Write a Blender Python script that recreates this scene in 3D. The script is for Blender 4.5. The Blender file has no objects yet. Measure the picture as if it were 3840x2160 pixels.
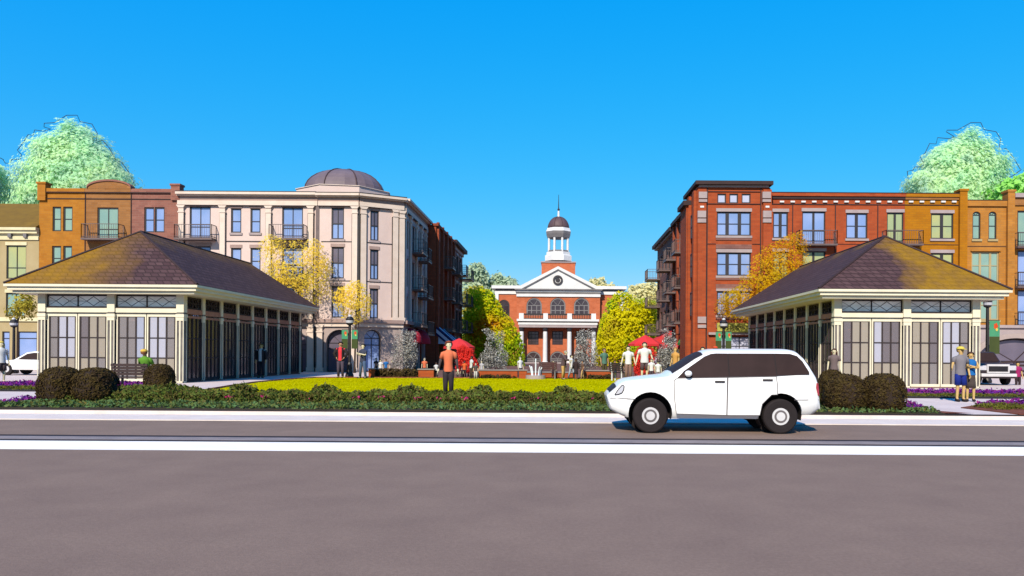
import bpy, bmesh, math, random
import numpy as np
from mathutils import Vector, Matrix

R = math.radians
random.seed(7)
rng = np.random.default_rng(7)
SC = bpy.context.scene
COL = SC.collection
FPX, VX, VY, EYE, ROLL, G = 2880.0, 2097.0, 1325.0, 1.6, 0.0065, 0.16

# ---- photograph measurements -> metres at a given distance -------------------------------------
def X(px, d, py=1325):
    return (px - VX + (py - VY) * ROLL) / FPX * d

def Z(py, d, px=2097):
    return EYE - ((py - VY) - (px - VX) * ROLL) / FPX * d

def gdist(px, py, z=G):
    return (EYE - z) * FPX / ((py - VY) - (px - VX) * ROLL)

def gpt(px, py, z=G):
    d = gdist(px, py, z)
    return (X(px, d, py), d)

def rect(x0, y0, x1, y1, d):
    mx, my = (x0 + x1) / 2, (y0 + y1) / 2
    return X(x0, d, my), X(x1, d, my), Z(y1, d, mx), Z(y0, d, mx)

# ---- colour ------------------------------------------------------------------------------------
KA = 0.50
def lin(v):
    v = v / 255.0
    return v / 12.92 if v <= 0.04045 else ((v + 0.055) / 1.055) ** 2.4

def c(r, g, b, k=None):
    k = KA if k is None else k * 0.68
    return (lin(r) * k, lin(g) * k, lin(b) * k, 1.0)

# ---- materials ---------------------------------------------------------------------------------
def newmat(name):
    m = bpy.data.materials.new(name)
    m.use_nodes = True
    nt = m.node_tree
    b = nt.nodes['Principled BSDF']
    return m, nt, b

def vec_obj(nt):
    n = nt.nodes.new('ShaderNodeTexCoord')
    return n.outputs['Object']

def mat(name, col, col2=None, scale=6.0, rough=0.75, spec=0.3, metal=0.0, bump=0.0, bscale=40.0, coat=0.0):
    m, nt, b = newmat(name)
    b.inputs['Roughness'].default_value = rough
    b.inputs['Specular IOR Level'].default_value = spec
    b.inputs['Metallic'].default_value = metal
    if coat:
        b.inputs['Coat Weight'].default_value = coat
    col2 = col2 or tuple([v * 0.82 for v in col[:3]] + [1.0])
    v = vec_obj(nt)
    n = nt.nodes.new('ShaderNodeTexNoise')
    n.inputs['Scale'].default_value = scale
    n.inputs['Detail'].default_value = 5
    n.inputs['Roughness'].default_value = 0.65
    nt.links.new(v, n.inputs['Vector'])
    r = nt.nodes.new('ShaderNodeValToRGB')
    r.color_ramp.elements[0].position = 0.32
    r.color_ramp.elements[1].position = 0.68
    r.color_ramp.elements[0].color = col2
    r.color_ramp.elements[1].color = col
    nt.links.new(n.outputs['Fac'], r.inputs['Fac'])
    nt.links.new(r.outputs['Color'], b.inputs['Base Color'])
    if bump:
        n2 = nt.nodes.new('ShaderNodeTexNoise')
        n2.inputs['Scale'].default_value = bscale
        n2.inputs['Detail'].default_value = 4
        nt.links.new(v, n2.inputs['Vector'])
        bp = nt.nodes.new('ShaderNodeBump')
        bp.inputs['Strength'].default_value = bump
        bp.inputs['Distance'].default_value = 0.02
        nt.links.new(n2.outputs['Fac'], bp.inputs['Height'])
        nt.links.new(bp.outputs['Normal'], b.inputs['Normal'])
    return m

def grain(m, scale, amt):
    """stone grain: multiply the base colour by a fine speckle"""
    nt = m.node_tree
    b = nt.nodes['Principled BSDF']
    src = b.inputs['Base Color'].links[0].from_socket
    n = nt.nodes.new('ShaderNodeTexNoise')
    n.inputs['Scale'].default_value = scale
    n.inputs['Detail'].default_value = 8
    n.inputs['Roughness'].default_value = 0.8
    nt.links.new(vec_obj(nt), n.inputs['Vector'])
    r = nt.nodes.new('ShaderNodeMapRange')
    r.inputs[1].default_value = 0.3
    r.inputs[2].default_value = 0.7
    r.inputs[3].default_value = 1 - amt
    r.inputs[4].default_value = 1 + amt
    nt.links.new(n.outputs['Fac'], r.inputs[0])
    mx = nt.nodes.new('ShaderNodeMix')
    mx.data_type = 'RGBA'
    mx.blend_type = 'MULTIPLY'
    mx.inputs[0].default_value = 1.0
    nt.links.new(src, mx.inputs[6])
    nt.links.new(r.outputs[0], mx.inputs[7])
    nt.links.new(mx.outputs[2], b.inputs['Base Color'])

def brick(name, c1, c2, mortar, bw=0.46, bh=0.17, vary=0.5):
    """running-bond masonry laid over the (x+y, z) plane of the object"""
    m, nt, b = newmat(name)
    b.inputs['Roughness'].default_value = 0.85
    b.inputs['Specular IOR Level'].default_value = 0.2
    v = vec_obj(nt)
    s = nt.nodes.new('ShaderNodeSeparateXYZ')
    nt.links.new(v, s.inputs[0])
    a = nt.nodes.new('ShaderNodeMath')
    nt.links.new(s.outputs['X'], a.inputs[0])
    nt.links.new(s.outputs['Y'], a.inputs[1])
    cb = nt.nodes.new('ShaderNodeCombineXYZ')
    nt.links.new(a.outputs[0], cb.inputs['X'])
    nt.links.new(s.outputs['Z'], cb.inputs['Y'])
    t = nt.nodes.new('ShaderNodeTexBrick')
    t.inputs['Scale'].default_value = 1.0
    t.inputs['Brick Width'].default_value = bw
    t.inputs['Row Height'].default_value = bh
    t.inputs['Mortar Size'].default_value = 0.012
    t.inputs['Color1'].default_value = c1
    t.inputs['Color2'].default_value = c2
    t.inputs['Mortar'].default_value = mortar
    nt.links.new(cb.outputs[0], t.inputs['Vector'])
    n = nt.nodes.new('ShaderNodeTexNoise')
    n.inputs['Scale'].default_value = 0.9
    n.inputs['Detail'].default_value = 6
    n.inputs['Roughness'].default_value = 0.7
    nt.links.new(v, n.inputs['Vector'])
    r = nt.nodes.new('ShaderNodeValToRGB')
    r.color_ramp.elements[0].position = 0.3
    r.color_ramp.elements[1].position = 0.7
    lo = 1.0 - 0.35 * vary
    r.color_ramp.elements[0].color = (lo, lo, lo, 1)
    r.color_ramp.elements[1].color = (1.08, 1.06, 1.04, 1)
    nt.links.new(n.outputs['Fac'], r.inputs['Fac'])
    mx = nt.nodes.new('ShaderNodeMix')
    mx.data_type = 'RGBA'
    mx.blend_type = 'MULTIPLY'
    mx.inputs[0].default_value = 1.0
    nt.links.new(t.outputs['Color'], mx.inputs[6])
    nt.links.new(r.outputs['Color'], mx.inputs[7])
    nt.links.new(mx.outputs[2], b.inputs['Base Color'])
    bp = nt.nodes.new('ShaderNodeBump')
    bp.inputs['Strength'].default_value = 0.35
    bp.inputs['Distance'].default_value = 0.01
    nt.links.new(t.outputs['Fac'], bp.inputs['Height'])
    bp.invert = True
    nt.links.new(bp.outputs['Normal'], b.inputs['Normal'])
    return m

def glass(name, col, col2=None, rough=0.12, see=0.0, scale=0.5):
    """window glass: a tinted, mirror-bright sheet, partly see-through when see > 0"""
    m, nt, b = newmat(name)
    b.inputs['Roughness'].default_value = rough
    b.inputs['Specular IOR Level'].default_value = 0.6
    v = vec_obj(nt)
    n = nt.nodes.new('ShaderNodeTexNoise')
    n.inputs['Scale'].default_value = scale
    n.inputs['Detail'].default_value = 2
    nt.links.new(v, n.inputs['Vector'])
    r = nt.nodes.new('ShaderNodeValToRGB')
    r.color_ramp.elements[0].position = 0.4
    r.color_ramp.elements[1].position = 0.6
    r.color_ramp.elements[0].color = col
    r.color_ramp.elements[1].color = col2 or col
    nt.links.new(n.outputs['Fac'], r.inputs['Fac'])
    nt.links.new(r.outputs['Color'], b.inputs['Base Color'])
    if see:
        t = nt.nodes.new('ShaderNodeBsdfTransparent')
        t.inputs['Color'].default_value = (0.92, 0.94, 0.96, 1)
        mx = nt.nodes.new('ShaderNodeMixShader')
        mx.inputs[0].default_value = see
        nt.links.new(b.outputs[0], mx.inputs[1])
        nt.links.new(t.outputs[0], mx.inputs[2])
        nt.links.new(mx.outputs[0], nt.nodes['Material Output'].inputs['Surface'])
    return m

def leafmat(name, cols, nscale=0.6, trans=0.35, mixisl=0.5, thin=0.0):
    """leaves: every leaf its own shade, drifting over the crown between the given colours"""
    m, nt, b = newmat(name)
    b.inputs['Roughness'].default_value = 0.6
    b.inputs['Specular IOR Level'].default_value = 0.06
    v = vec_obj(nt)
    g = nt.nodes.new('ShaderNodeNewGeometry')
    n = nt.nodes.new('ShaderNodeTexNoise')
    n.inputs['Scale'].default_value = nscale
    n.inputs['Detail'].default_value = 3
    nt.links.new(v, n.inputs['Vector'])
    mr = nt.nodes.new('ShaderNodeMapRange')
    mr.inputs[1].default_value = 0.3
    mr.inputs[2].default_value = 0.7
    nt.links.new(n.outputs['Fac'], mr.inputs[0])
    mf = nt.nodes.new('ShaderNodeMix')
    mf.inputs[0].default_value = mixisl
    nt.links.new(mr.outputs[0], mf.inputs[2])
    nt.links.new(g.outputs['Random Per Island'], mf.inputs[3])
    r = nt.nodes.new('ShaderNodeValToRGB')
    els = r.color_ramp.elements
    k = len(cols)
    els[0].position, els[0].color = 0.12, cols[0]
    els[1].position, els[1].color = 0.88, cols[-1]
    for i in range(1, k - 1):
        e = els.new(0.12 + 0.76 * i / (k - 1))
        e.color = cols[i]
    nt.links.new(mf.outputs[0], r.inputs['Fac'])
    nt.links.new(r.outputs['Color'], b.inputs['Base Color'])
    if trans:
        t = nt.nodes.new('ShaderNodeBsdfTranslucent')
        nt.links.new(r.outputs['Color'], t.inputs['Color'])
        mx = nt.nodes.new('ShaderNodeMixShader')
        mx.inputs[0].default_value = trans
        nt.links.new(b.outputs[0], mx.inputs[1])
        nt.links.new(t.outputs[0], mx.inputs[2])
        nt.links.new(mx.outputs[0], nt.nodes['Material Output'].inputs['Surface'])
        if thin:
            # tender, see-through leaves let part of what is behind them show
            tp = nt.nodes.new('ShaderNodeBsdfTransparent')
            m2 = nt.nodes.new('ShaderNodeMixShader')
            m2.inputs[0].default_value = thin
            nt.links.new(mx.outputs[0], m2.inputs[1])
            nt.links.new(tp.outputs[0], m2.inputs[2])
            nt.links.new(m2.outputs[0], nt.nodes['Material Output'].inputs['Surface'])
    return m

def tilemat(name, c1, c2, wash_tint, x0, x1):
    """clay roof tiles; the tint of a see-through tree wash, painted in with a ragged edge, covers the part between x0 and x1 (object x)"""
    m, nt, b = newmat(name)
    b.inputs['Roughness'].default_value = 0.8
    b.inputs['Specular IOR Level'].default_value = 0.15
    v = vec_obj(nt)
    s = nt.nodes.new('ShaderNodeSeparateXYZ')
    nt.links.new(v, s.inputs[0])
    def math_(op, a, bb):
        q = nt.nodes.new('ShaderNodeMath')
        q.operation = op
        for i, t in enumerate((a, bb)):
            if hasattr(t, 'links'):
                nt.links.new(t, q.inputs[i])
            else:
                q.inputs[i].default_value = t
        return q.outputs[0]
    cb = nt.nodes.new('ShaderNodeCombineXYZ')
    nt.links.new(math_('ADD', s.outputs['X'], s.outputs['Y']), cb.inputs['X'])
    nt.links.new(s.outputs['Z'], cb.inputs['Y'])
    t = nt.nodes.new('ShaderNodeTexBrick')
    t.inputs['Scale'].default_value = 1.0
    t.inputs['Brick Width'].default_value = 0.34
    t.inputs['Row Height'].default_value = 0.19
    t.inputs['Mortar Size'].default_value = 0.022
    t.inputs['Color1'].default_value = c1
    t.inputs['Color2'].default_value = c2
    t.inputs['Mortar'].default_value = tuple([q * 0.45 for q in c1[:3]] + [1])
    nt.links.new(cb.outputs[0], t.inputs['Vector'])
    n = nt.nodes.new('ShaderNodeTexNoise')
    n.inputs['Scale'].default_value = 0.8
    n.inputs['Detail'].default_value = 6
    nt.links.new(v, n.inputs['Vector'])
    wob = math_('MULTIPLY', math_('SUBTRACT', n.outputs['Fac'], 0.5), 4.0)
    mr = nt.nodes.new('ShaderNodeMapRange')
    mr.inputs[1].default_value = x0
    mr.inputs[2].default_value = x1
    nt.links.new(math_('ADD', s.outputs['X'], wob), mr.inputs[0])
    n3 = nt.nodes.new('ShaderNodeTexNoise')
    n3.inputs['Scale'].default_value = 2.2
    n3.inputs['Detail'].default_value = 5
    nt.links.new(v, n3.inputs['Vector'])
    amt = math_('MULTIPLY', mr.outputs[0], math_('ADD', math_('MULTIPLY', n3.outputs['Fac'], 0.8), 0.35))
    amt2 = math_('MINIMUM', amt, 0.92)
    mx = nt.nodes.new('ShaderNodeMix')
    mx.data_type = 'RGBA'
    nt.links.new(amt2, mx.inputs[0])
    nt.links.new(t.outputs['Color'], mx.inputs[6])
    mx.inputs[7].default_value = wash_tint
    nt.links.new(mx.outputs[2], b.inputs['Base Color'])
    bp = nt.nodes.new('ShaderNodeBump')
    bp.inputs['Strength'].default_value = 0.9
    bp.inputs['Distance'].default_value = 0.05
    bp.invert = True
    nt.links.new(t.outputs['Fac'], bp.inputs['Height'])
    nt.links.new(bp.outputs['Normal'], b.inputs['Normal'])
    return m

# ---- things ------------------------------------------------------------------------------------
OFF = {}
def tag(o, label=None, cat=None, group=None, kind=None):
    if label: o['label'] = label
    if cat: o['category'] = cat
    if group: o['group'] = group
    if kind: o['kind'] = kind
    return o

def thing(name, label, cat, loc=(0, 0, 0), group=None):
    o = bpy.data.objects.new(name, None)
    o.empty_display_size = 0.2
    COL.objects.link(o)
    o.location = loc
    OFF[o.name] = Vector(loc)
    return tag(o, label, cat, group)

def front(d):
    return lambda u, v, w: (u, d - w, v)

def facing_east(x0):
    return lambda u, v, w: (x0 + w, u, v)

def facing_west(x0):
    return lambda u, v, w: (x0 - w, u, v)

def slanted(p0, p1):
    """a facade running from p0 to p1 (plan points, left to right seen from the street side)"""
    dx, dy = p1[0] - p0[0], p1[1] - p0[1]
    L = math.hypot(dx, dy)
    ex, ey = dx / L, dy / L
    nx, ny = ey, -ex
    return (lambda u, v, w: (p0[0] + ex * u + nx * w, p0[1] + ey * u + ny * w, v)), L

class MB:
    def __init__(s, fr=None):
        s.v, s.f, s.mi = [], [], []
        s.fr = fr or (lambda a, b, cc: (a, b, cc))
    def add(s, pts, faces, mi=0):
        n = len(s.v)
        s.v += [s.fr(*p) for p in pts]
        for f in faces:
            s.f.append(tuple(n + i for i in f))
            s.mi.append(mi)
        return s
    def box(s, a0, a1, b0, b1, c0, c1, mi=0):
        return s.add([(a0, b0, c0), (a1, b0, c0), (a1, b1, c0), (a0, b1, c0), (a0, b0, c1), (a1, b0, c1), (a1, b1, c1), (a0, b1, c1)],
                     [(0, 3, 2, 1), (4, 5, 6, 7), (0, 1, 5, 4), (1, 2, 6, 5), (2, 3, 7, 6), (3, 0, 4, 7)], mi)
    def quad(s, *p, mi=0):
        return s.add(list(p), [tuple(range(len(p)))], mi)
    def prism(s, pts, w0, w1, mi=0):
        """outline in (u, v) extruded from w0 to w1"""
        n = len(pts)
        s.add([(p[0], p[1], w0) for p in pts] + [(p[0], p[1], w1) for p in pts],
              [tuple(range(n))[::-1], tuple(range(n, 2 * n))] + [(i, (i + 1) % n, n + (i + 1) % n, n + i) for i in range(n)], mi)
        return s
    def slab(s, pts, z0, z1, mi=0):
        """plan outline (x, y) extruded upwards"""
        n = len(pts)
        s.add([(p[0], p[1], z0) for p in pts] + [(p[0], p[1], z1) for p in pts],
              [tuple(range(n))[::-1], tuple(range(n, 2 * n))] + [(i, (i + 1) % n, n + (i + 1) % n, n + i) for i in range(n)], mi)
        return s
    def tube(s, p0, p1, r0, r1=None, n=8, mi=0, cap=True):
        r1 = r0 if r1 is None else r1
        a, b = Vector(p0), Vector(p1)
        d = (b - a).normalized()
        q = Vector((0, 0, 1)) if abs(d.z) < 0.9 else Vector((1, 0, 0))
        e1 = d.cross(q).normalized()
        e2 = d.cross(e1)
        pts = []
        for cpt, r in ((a, r0), (b, r1)):
            for i in range(n):
                t = 2 * math.pi * i / n
                pts.append(tuple(cpt + e1 * (r * math.cos(t)) + e2 * (r * math.sin(t))))
        fs = [(i, (i + 1) % n, n + (i + 1) % n, n + i) for i in range(n)]
        if cap:
            fs += [tuple(range(n))[::-1], tuple(range(n, 2 * n))]
        return s.add(pts, fs, mi)
    def path(s, pts, r, n=6, mi=0):
        """one continuous tube swept through the points"""
        V = [Vector(p) for p in pts]
        k = len(V)
        P, e1 = [], None
        for i in range(k):
            t = (V[min(i + 1, k - 1)] - V[max(i - 1, 0)])
            t = t.normalized() if t.length > 1e-9 else Vector((0, 0, 1))
            if e1 is None:
                q = Vector((0, 0, 1)) if abs(t.z) < 0.9 else Vector((1, 0, 0))
                e1 = t.cross(q).normalized()
            e1 = e1 - t * e1.dot(t)
            e1 = e1.normalized() if e1.length > 1e-6 else t.orthogonal().normalized()
            e2 = t.cross(e1)
            ri = r[i] if isinstance(r, (list, tuple)) else r
            for j in range(n):
                a = 2 * math.pi * j / n
                P.append(tuple(V[i] + e1 * (ri * math.cos(a)) + e2 * (ri * math.sin(a))))
        fs = [(i * n + j, i * n + (j + 1) % n, (i + 1) * n + (j + 1) % n, (i + 1) * n + j) for i in range(k - 1) for j in range(n)]
        fs += [tuple(range(n))[::-1], tuple(range((k - 1) * n, k * n))]
        return s.add(P, fs, mi)
    def lathe(s, ctr, prof, n=24, mi=0, rot=0.0, sx=1.0, sy=1.0):
        """profile of (radius, z) turned about the vertical through ctr"""
        pts, fs = [], []
        for r, z in prof:
            for i in range(n):
                t = 2 * math.pi * i / n + rot
                pts.append((ctr[0] + r * sx * math.cos(t), ctr[1] + r * sy * math.sin(t), ctr[2] + z))
        k = len(prof)
        for j in range(k - 1):
            for i in range(n):
                fs.append((j * n + i, j * n + (i + 1) % n, (j + 1) * n + (i + 1) % n, (j + 1) * n + i))
        fs.append(tuple(range(n))[::-1])
        fs.append(tuple(range((k - 1) * n, k * n)))
        return s.add(pts, fs, mi)
    def ball(s, ctr, r, n=12, m=8, mi=0):
        rx, ry, rz = (r, r, r) if not isinstance(r, (tuple, list)) else r
        prof = [(math.sin(math.pi * j / m), -math.cos(math.pi * j / m)) for j in range(m + 1)]
        prof[0] = (0.02, -1.0)
        prof[-1] = (0.02, 1.0)
        pts, fs = [], []
        for rr, z in prof:
            for i in range(n):
                t = 2 * math.pi * i / n
                pts.append((ctr[0] + rr * rx * math.cos(t), ctr[1] + rr * ry * math.sin(t), ctr[2] + z * rz))
        for j in range(m):
            for i in range(n):
                fs.append((j * n + i, j * n + (i + 1) % n, (j + 1) * n + (i + 1) % n, (j + 1) * n + i))
        fs.append(tuple(range(n))[::-1])
        fs.append(tuple(range(m * n, (m + 1) * n)))
        return s.add(pts, fs, mi)
    def build(s, name, m, parent=None, smooth=False, loc=None, recalc=True, bevel=0.0, label=None):
        off = OFF[parent.name] if parent is not None else Vector(loc or (0, 0, 0))
        me = bpy.data.meshes.new(name)
        a = np.array(s.v, dtype=np.float64) - np.array(off)
        me.from_pydata(a.tolist(), [], s.f)
        for q in (m if isinstance(m, (list, tuple)) else [m]):
            me.materials.append(q)
        if any(s.mi):
            me.polygons.foreach_set('material_index', s.mi)
        if recalc and len(s.f) < 20000:
            bm = bmesh.new()
            bm.from_mesh(me)
            bmesh.ops.recalc_face_normals(bm, faces=bm.faces)
            bm.to_mesh(me)
            bm.free()
        if smooth:
            me.polygons.foreach_set('use_smooth', [True] * len(me.polygons))
        me.update()
        o = bpy.data.objects.new(name, me)
        COL.objects.link(o)
        if parent is not None:
            o.parent = parent
        else:
            o.location = off
        OFF[o.name] = off
        if bevel:
            bv = o.modifiers.new('bevel', 'BEVEL')
            bv.width = bevel
            bv.segments = 2
            bv.limit_method = 'ANGLE'
        if label:
            o['label'] = label
        return o

def copy_tree(o, parent=None):
    q = o.copy()
    COL.objects.link(q)
    if parent is not None:
        q.parent = parent
    for ch in list(o.children):
        copy_tree(ch, q)
    return q

# ---- building pieces ---------------------------------------------------------------------------
def arc(a0, a1, b1, n=12, rise=None):
    """arch curve over a0..a1 whose crown touches b1, left to right"""
    r = (a1 - a0) / 2
    h = r if rise is None else rise
    cx, cy = (a0 + a1) / 2, b1 - h
    return [(cx - r * math.cos(math.pi * i / n), cy + h * math.sin(math.pi * i / n)) for i in range(n + 1)]

def wall(T, fr, u0, u1, v0, v1, ops, m, rec=0.22, depth=None, name='wall', label=None):
    mb = MB(fr)
    us = sorted(set([u0, u1] + [min(max(o[k], u0), u1) for o in ops for k in (0, 1)]))
    vs = sorted(set([v0, v1] + [min(max(o[k], v0), v1) for o in ops for k in (2, 3)]))
    for i in range(len(us) - 1):
        for j in range(len(vs) - 1):
            mu, mv = (us[i] + us[i + 1]) / 2, (vs[j] + vs[j + 1]) / 2
            if any(o[0] < mu < o[1] and o[2] < mv < o[3] for o in ops):
                continue
            mb.quad((us[i], vs[j], 0), (us[i + 1], vs[j], 0), (us[i + 1], vs[j + 1], 0), (us[i], vs[j + 1], 0))
    for o in ops:
        a0, a1, b0, b1 = o[:4]
        rise = o[4] if len(o) > 4 else 0
        spring = b1
        if rise:
            ar = arc(a0, a1, b1, 12, rise)
            spring = b1 - rise
            h = len(ar) // 2
            for k in range(h):
                mb.quad((a0, b1, 0), (ar[k][0], ar[k][1], 0), (ar[k + 1][0], ar[k + 1][1], 0))
            for k in range(h, len(ar) - 1):
                mb.quad((a1, b1, 0), (ar[k][0], ar[k][1], 0), (ar[k + 1][0], ar[k + 1][1], 0))
            for k in range(len(ar) - 1):
                mb.quad((ar[k][0], ar[k][1], 0), (ar[k + 1][0], ar[k + 1][1], 0), (ar[k + 1][0], ar[k + 1][1], -rec), (ar[k][0], ar[k][1], -rec))
        else:
            mb.quad((a0, b1, 0), (a1, b1, 0), (a1, b1, -rec), (a0, b1, -rec))
        mb.quad((a0, b0, 0), (a0, spring, 0), (a0, spring, -rec), (a0, b0, -rec))
        mb.quad((a1, b0, 0), (a1, spring, 0), (a1, spring, -rec), (a1, b0, -rec))
        mb.quad((a0, b0, 0), (a1, b0, 0), (a1, b0, -rec), (a0, b0, -rec))
    if depth:
        mb.quad((u0, v1, 0), (u1, v1, 0), (u1, v1, -depth), (u0, v1, -depth))
        mb.quad((u0, v0, 0), (u0, v1, 0), (u0, v1, -depth), (u0, v0, -depth))
        mb.quad((u1, v0, 0), (u1, v1, 0), (u1, v1, -depth), (u1, v0, -depth))
        mb.quad((u0, v0, -depth), (u1, v0, -depth), (u1, v1, -depth), (u0, v1, -depth))
    return mb.build(name, m, T, recalc=False, label=label)

def window(T, fr, a0, a1, b0, b1, fm, pm, cols=1, rows=(0.5,), fw=0.07, mw=0.05, rise=0.0, rec=0.10,
           sill=None, lintel=None, trim=0.0, colbars=None, name='window'):
    mb = MB(fr)
    w0, w1 = -rec - 0.05, -rec + 0.03
    top = b1 - rise
    mb.box(a0, a0 + fw, b0, top, w0, w1)
    mb.box(a1 - fw, a1, b0, top, w0, w1)
    mb.box(a0 + fw, a1 - fw, b0, b0 + fw, w0, w1)
    if rise:
        o = arc(a0, a1, b1, 12, rise)
        i_ = arc(a0 + fw, a1 - fw, b1 - fw, 12, max(rise - fw, 0.02))
        for k in range(12):
            mb.prism([o[k], o[k + 1], i_[k + 1], i_[k]], w0, w1)
        mb.box(a0 + fw, a1 - fw, top - mw / 2, top + mw / 2, w0, w1 - 0.01)
        for tt in (0.33, 0.67):
            k = int(12 * tt)
            mb.prism([((a0 + a1) / 2 - mw / 3, top), ((a0 + a1) / 2 + mw / 3, top), (i_[k][0] + mw / 3, i_[k][1]), (i_[k][0] - mw / 3, i_[k][1])], w0, w1 - 0.012)
    else:
        mb.box(a0 + fw, a1 - fw, b1 - fw, b1, w0, w1)
    bars = colbars if colbars is not None else [(i / cols, mw) for i in range(1, cols)]
    for t, bw in bars:
        x = a0 + (a1 - a0) * t
        mb.box(x - bw / 2, x + bw / 2, b0 + fw, top - (0 if rise else fw), w0, w1 - 0.004)
    for t in rows:
        y = b0 + (top - b0) * t
        mb.box(a0 + fw, a1 - fw, y - mw / 2, y + mw / 2, w0, w1 - 0.008)
    f = mb.build(name, fm, T)
    p = MB(fr)
    if rise:
        p.prism([(a0 + 0.02, b0 + 0.02), (a1 - 0.02, b0 + 0.02)] + [(q[0], q[1]) for q in arc(a0 + 0.02, a1 - 0.02, b1 - 0.02, 12, rise)][::-1], w0 + 0.02, w0 + 0.035)
    else:
        p.box(a0 + 0.02, a1 - 0.02, b0 + 0.02, b1 - 0.02, w0 + 0.02, w0 + 0.035)
    p.build('pane', pm, f)
    if sill:
        MB(fr).box(a0 - 0.08, a1 + 0.08, b0 - 0.16, b0 - 0.002, -0.05, 0.09).build('sill', sill, f)
    if lintel:
        MB(fr).box(a0 - 0.06, a1 + 0.06, b1 + 0.003, b1 + 0.24, -0.05, 0.05).build('lintel', lintel, f)
    return f

def balcony(T, fr, a0, a1, b0, h, proj, dm, rm, step=0.16):
    s = MB(fr).box(a0, a1, b0 - 0.14, b0, 0.004, proj).build('balcony', dm, T)
    r = MB(fr)
    t = 0.02
    for (p0, p1) in (((a0 + .03, proj - .03), (a1 - .03, proj - .03)), ((a0 + .03, .02), (a0 + .03, proj - .03)), ((a1 - .03, .02), (a1 - .03, proj - .03))):
        for z in (0.1, h):
            r.box(min(p0[0], p1[0]) - t, max(p0[0], p1[0]) + t, b0 + z - t, b0 + z + t, min(p0[1], p1[1]) - t, max(p0[1], p1[1]) + t)
        L = math.hypot(p1[0] - p0[0], p1[1] - p0[1])
        n = max(2, int(L / step))
        for i in range(n + 1):
            a = p0[0] + (p1[0] - p0[0]) * i / n
            w = p0[1] + (p1[1] - p0[1]) * i / n
            k = t if i in (0, n) else 0.008
            r.box(a - k, a + k, b0, b0 + h, w - k, w + k)
    r.build('railing', rm, s)
    return s

# ---- foliage -----------------------------------------------------------------------------------
def leaf_mesh(P, size, up=0.25, jit=0.5, asp=0.62, N=None, turn=0.45):
    """one small four-cornered leaf at every point of P"""
    n = len(P)
    nrm = rng.normal(size=(n, 3)) if N is None else N + rng.normal(size=(n, 3)) * turn
    nrm[:, 2] += up
    nrm /= np.linalg.norm(nrm, axis=1)[:, None] + 1e-9
    h = rng.normal(size=(n, 3))
    a = np.cross(nrm, h)
    a /= np.linalg.norm(a, axis=1)[:, None] + 1e-9
    b = np.cross(nrm, a)
    s = size * (1 + jit * (rng.random(n) - 0.5) * 2)
    a *= s[:, None]
    b *= (s * asp)[:, None]
    k = nrm * (s * 0.15)[:, None]
    V = np.stack([P - a, P - b * 0.9 + k, P + a, P + b * 0.9 + k], axis=1).reshape(-1, 3)
    F = np.arange(4 * n).reshape(-1, 4)
    return V, F

def np_obj(name, V, F, m, parent=None, loc=None):
    off = OFF[parent.name] if parent is not None else Vector(loc or (0, 0, 0))
    me = bpy.data.meshes.new(name)
    me.from_pydata((V - np.array(off)).tolist(), [], F.tolist())
    me.materials.append(m)
    me.update()
    o = bpy.data.objects.new(name, me)
    COL.objects.link(o)
    if parent is not None:
        o.parent = parent
    else:
        o.location = off
    OFF[o.name] = off
    return o

def in_poly(x, y, poly):
    r = np.zeros(len(x), bool)
    n = len(poly)
    for i in range(n):
        x0, y0 = poly[i]
        x1, y1 = poly[(i + 1) % n]
        if y0 == y1:
            continue
        k = ((y0 > y) != (y1 > y)) & (x < (x1 - x0) * (y - y0) / (y1 - y0) + x0)
        r ^= k
    return r

def edge_dist(x, y, poly):
    d = np.full(len(x), 1e9)
    n = len(poly)
    for i in range(n):
        x0, y0 = poly[i]
        x1, y1 = poly[(i + 1) % n]
        L2 = (x1 - x0) ** 2 + (y1 - y0) ** 2 + 1e-9
        t = np.clip(((x - x0) * (x1 - x0) + (y - y0) * (y1 - y0)) / L2, 0, 1)
        d = np.minimum(d, np.hypot(x - x0 - t * (x1 - x0), y - y0 - t * (y1 - y0)))
    return d

def crown_points(polypx, d, thick, n, clump, gap=0.0):
    """points filling a rounded crown whose silhouette is polypx, its depth swelling towards the middle"""
    dm_ = d - 0.45 * thick          # the silhouette is carried by the front half of the crown
    poly = [(X(p[0], dm_, p[1]), Z(p[1], dm_, p[0])) for p in polypx]
    xs = np.array([p[0] for p in poly])
    zs = np.array([p[1] for p in poly])
    nc = max(12, n // 45)
    cx = rng.uniform(xs.min(), xs.max(), nc * 6)
    cz = rng.uniform(zs.min(), zs.max(), nc * 6)
    k = in_poly(cx, cz, poly)
    cx, cz = cx[k][:nc], cz[k][:nc]
    rdist = np.minimum(edge_dist(cx, cz, poly), thick)
    sgn = np.where(rng.random(len(cx)) < 0.72, -1.0, 1.0)
    cy = d + sgn * rng.uniform(0.55, 1.0, len(cx)) * np.sqrt(np.maximum(rdist * (2 * thick - rdist), 0.01)) * 0.9
    i = rng.integers(0, len(cx), n * 2)
    P = np.stack([cx[i], cy[i], cz[i]], axis=1) + rng.normal(size=(n * 2, 3)) * clump
    P[:, 2] += 0.0
    k = in_poly(P[:, 0], P[:, 2], poly)
    soft = rng.random(len(P)) < 0.06
    near = edge_dist(P[:, 0], P[:, 2], poly) < clump * 0.5
    P = P[(k | (soft & near))][:n]
    return P, poly
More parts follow.
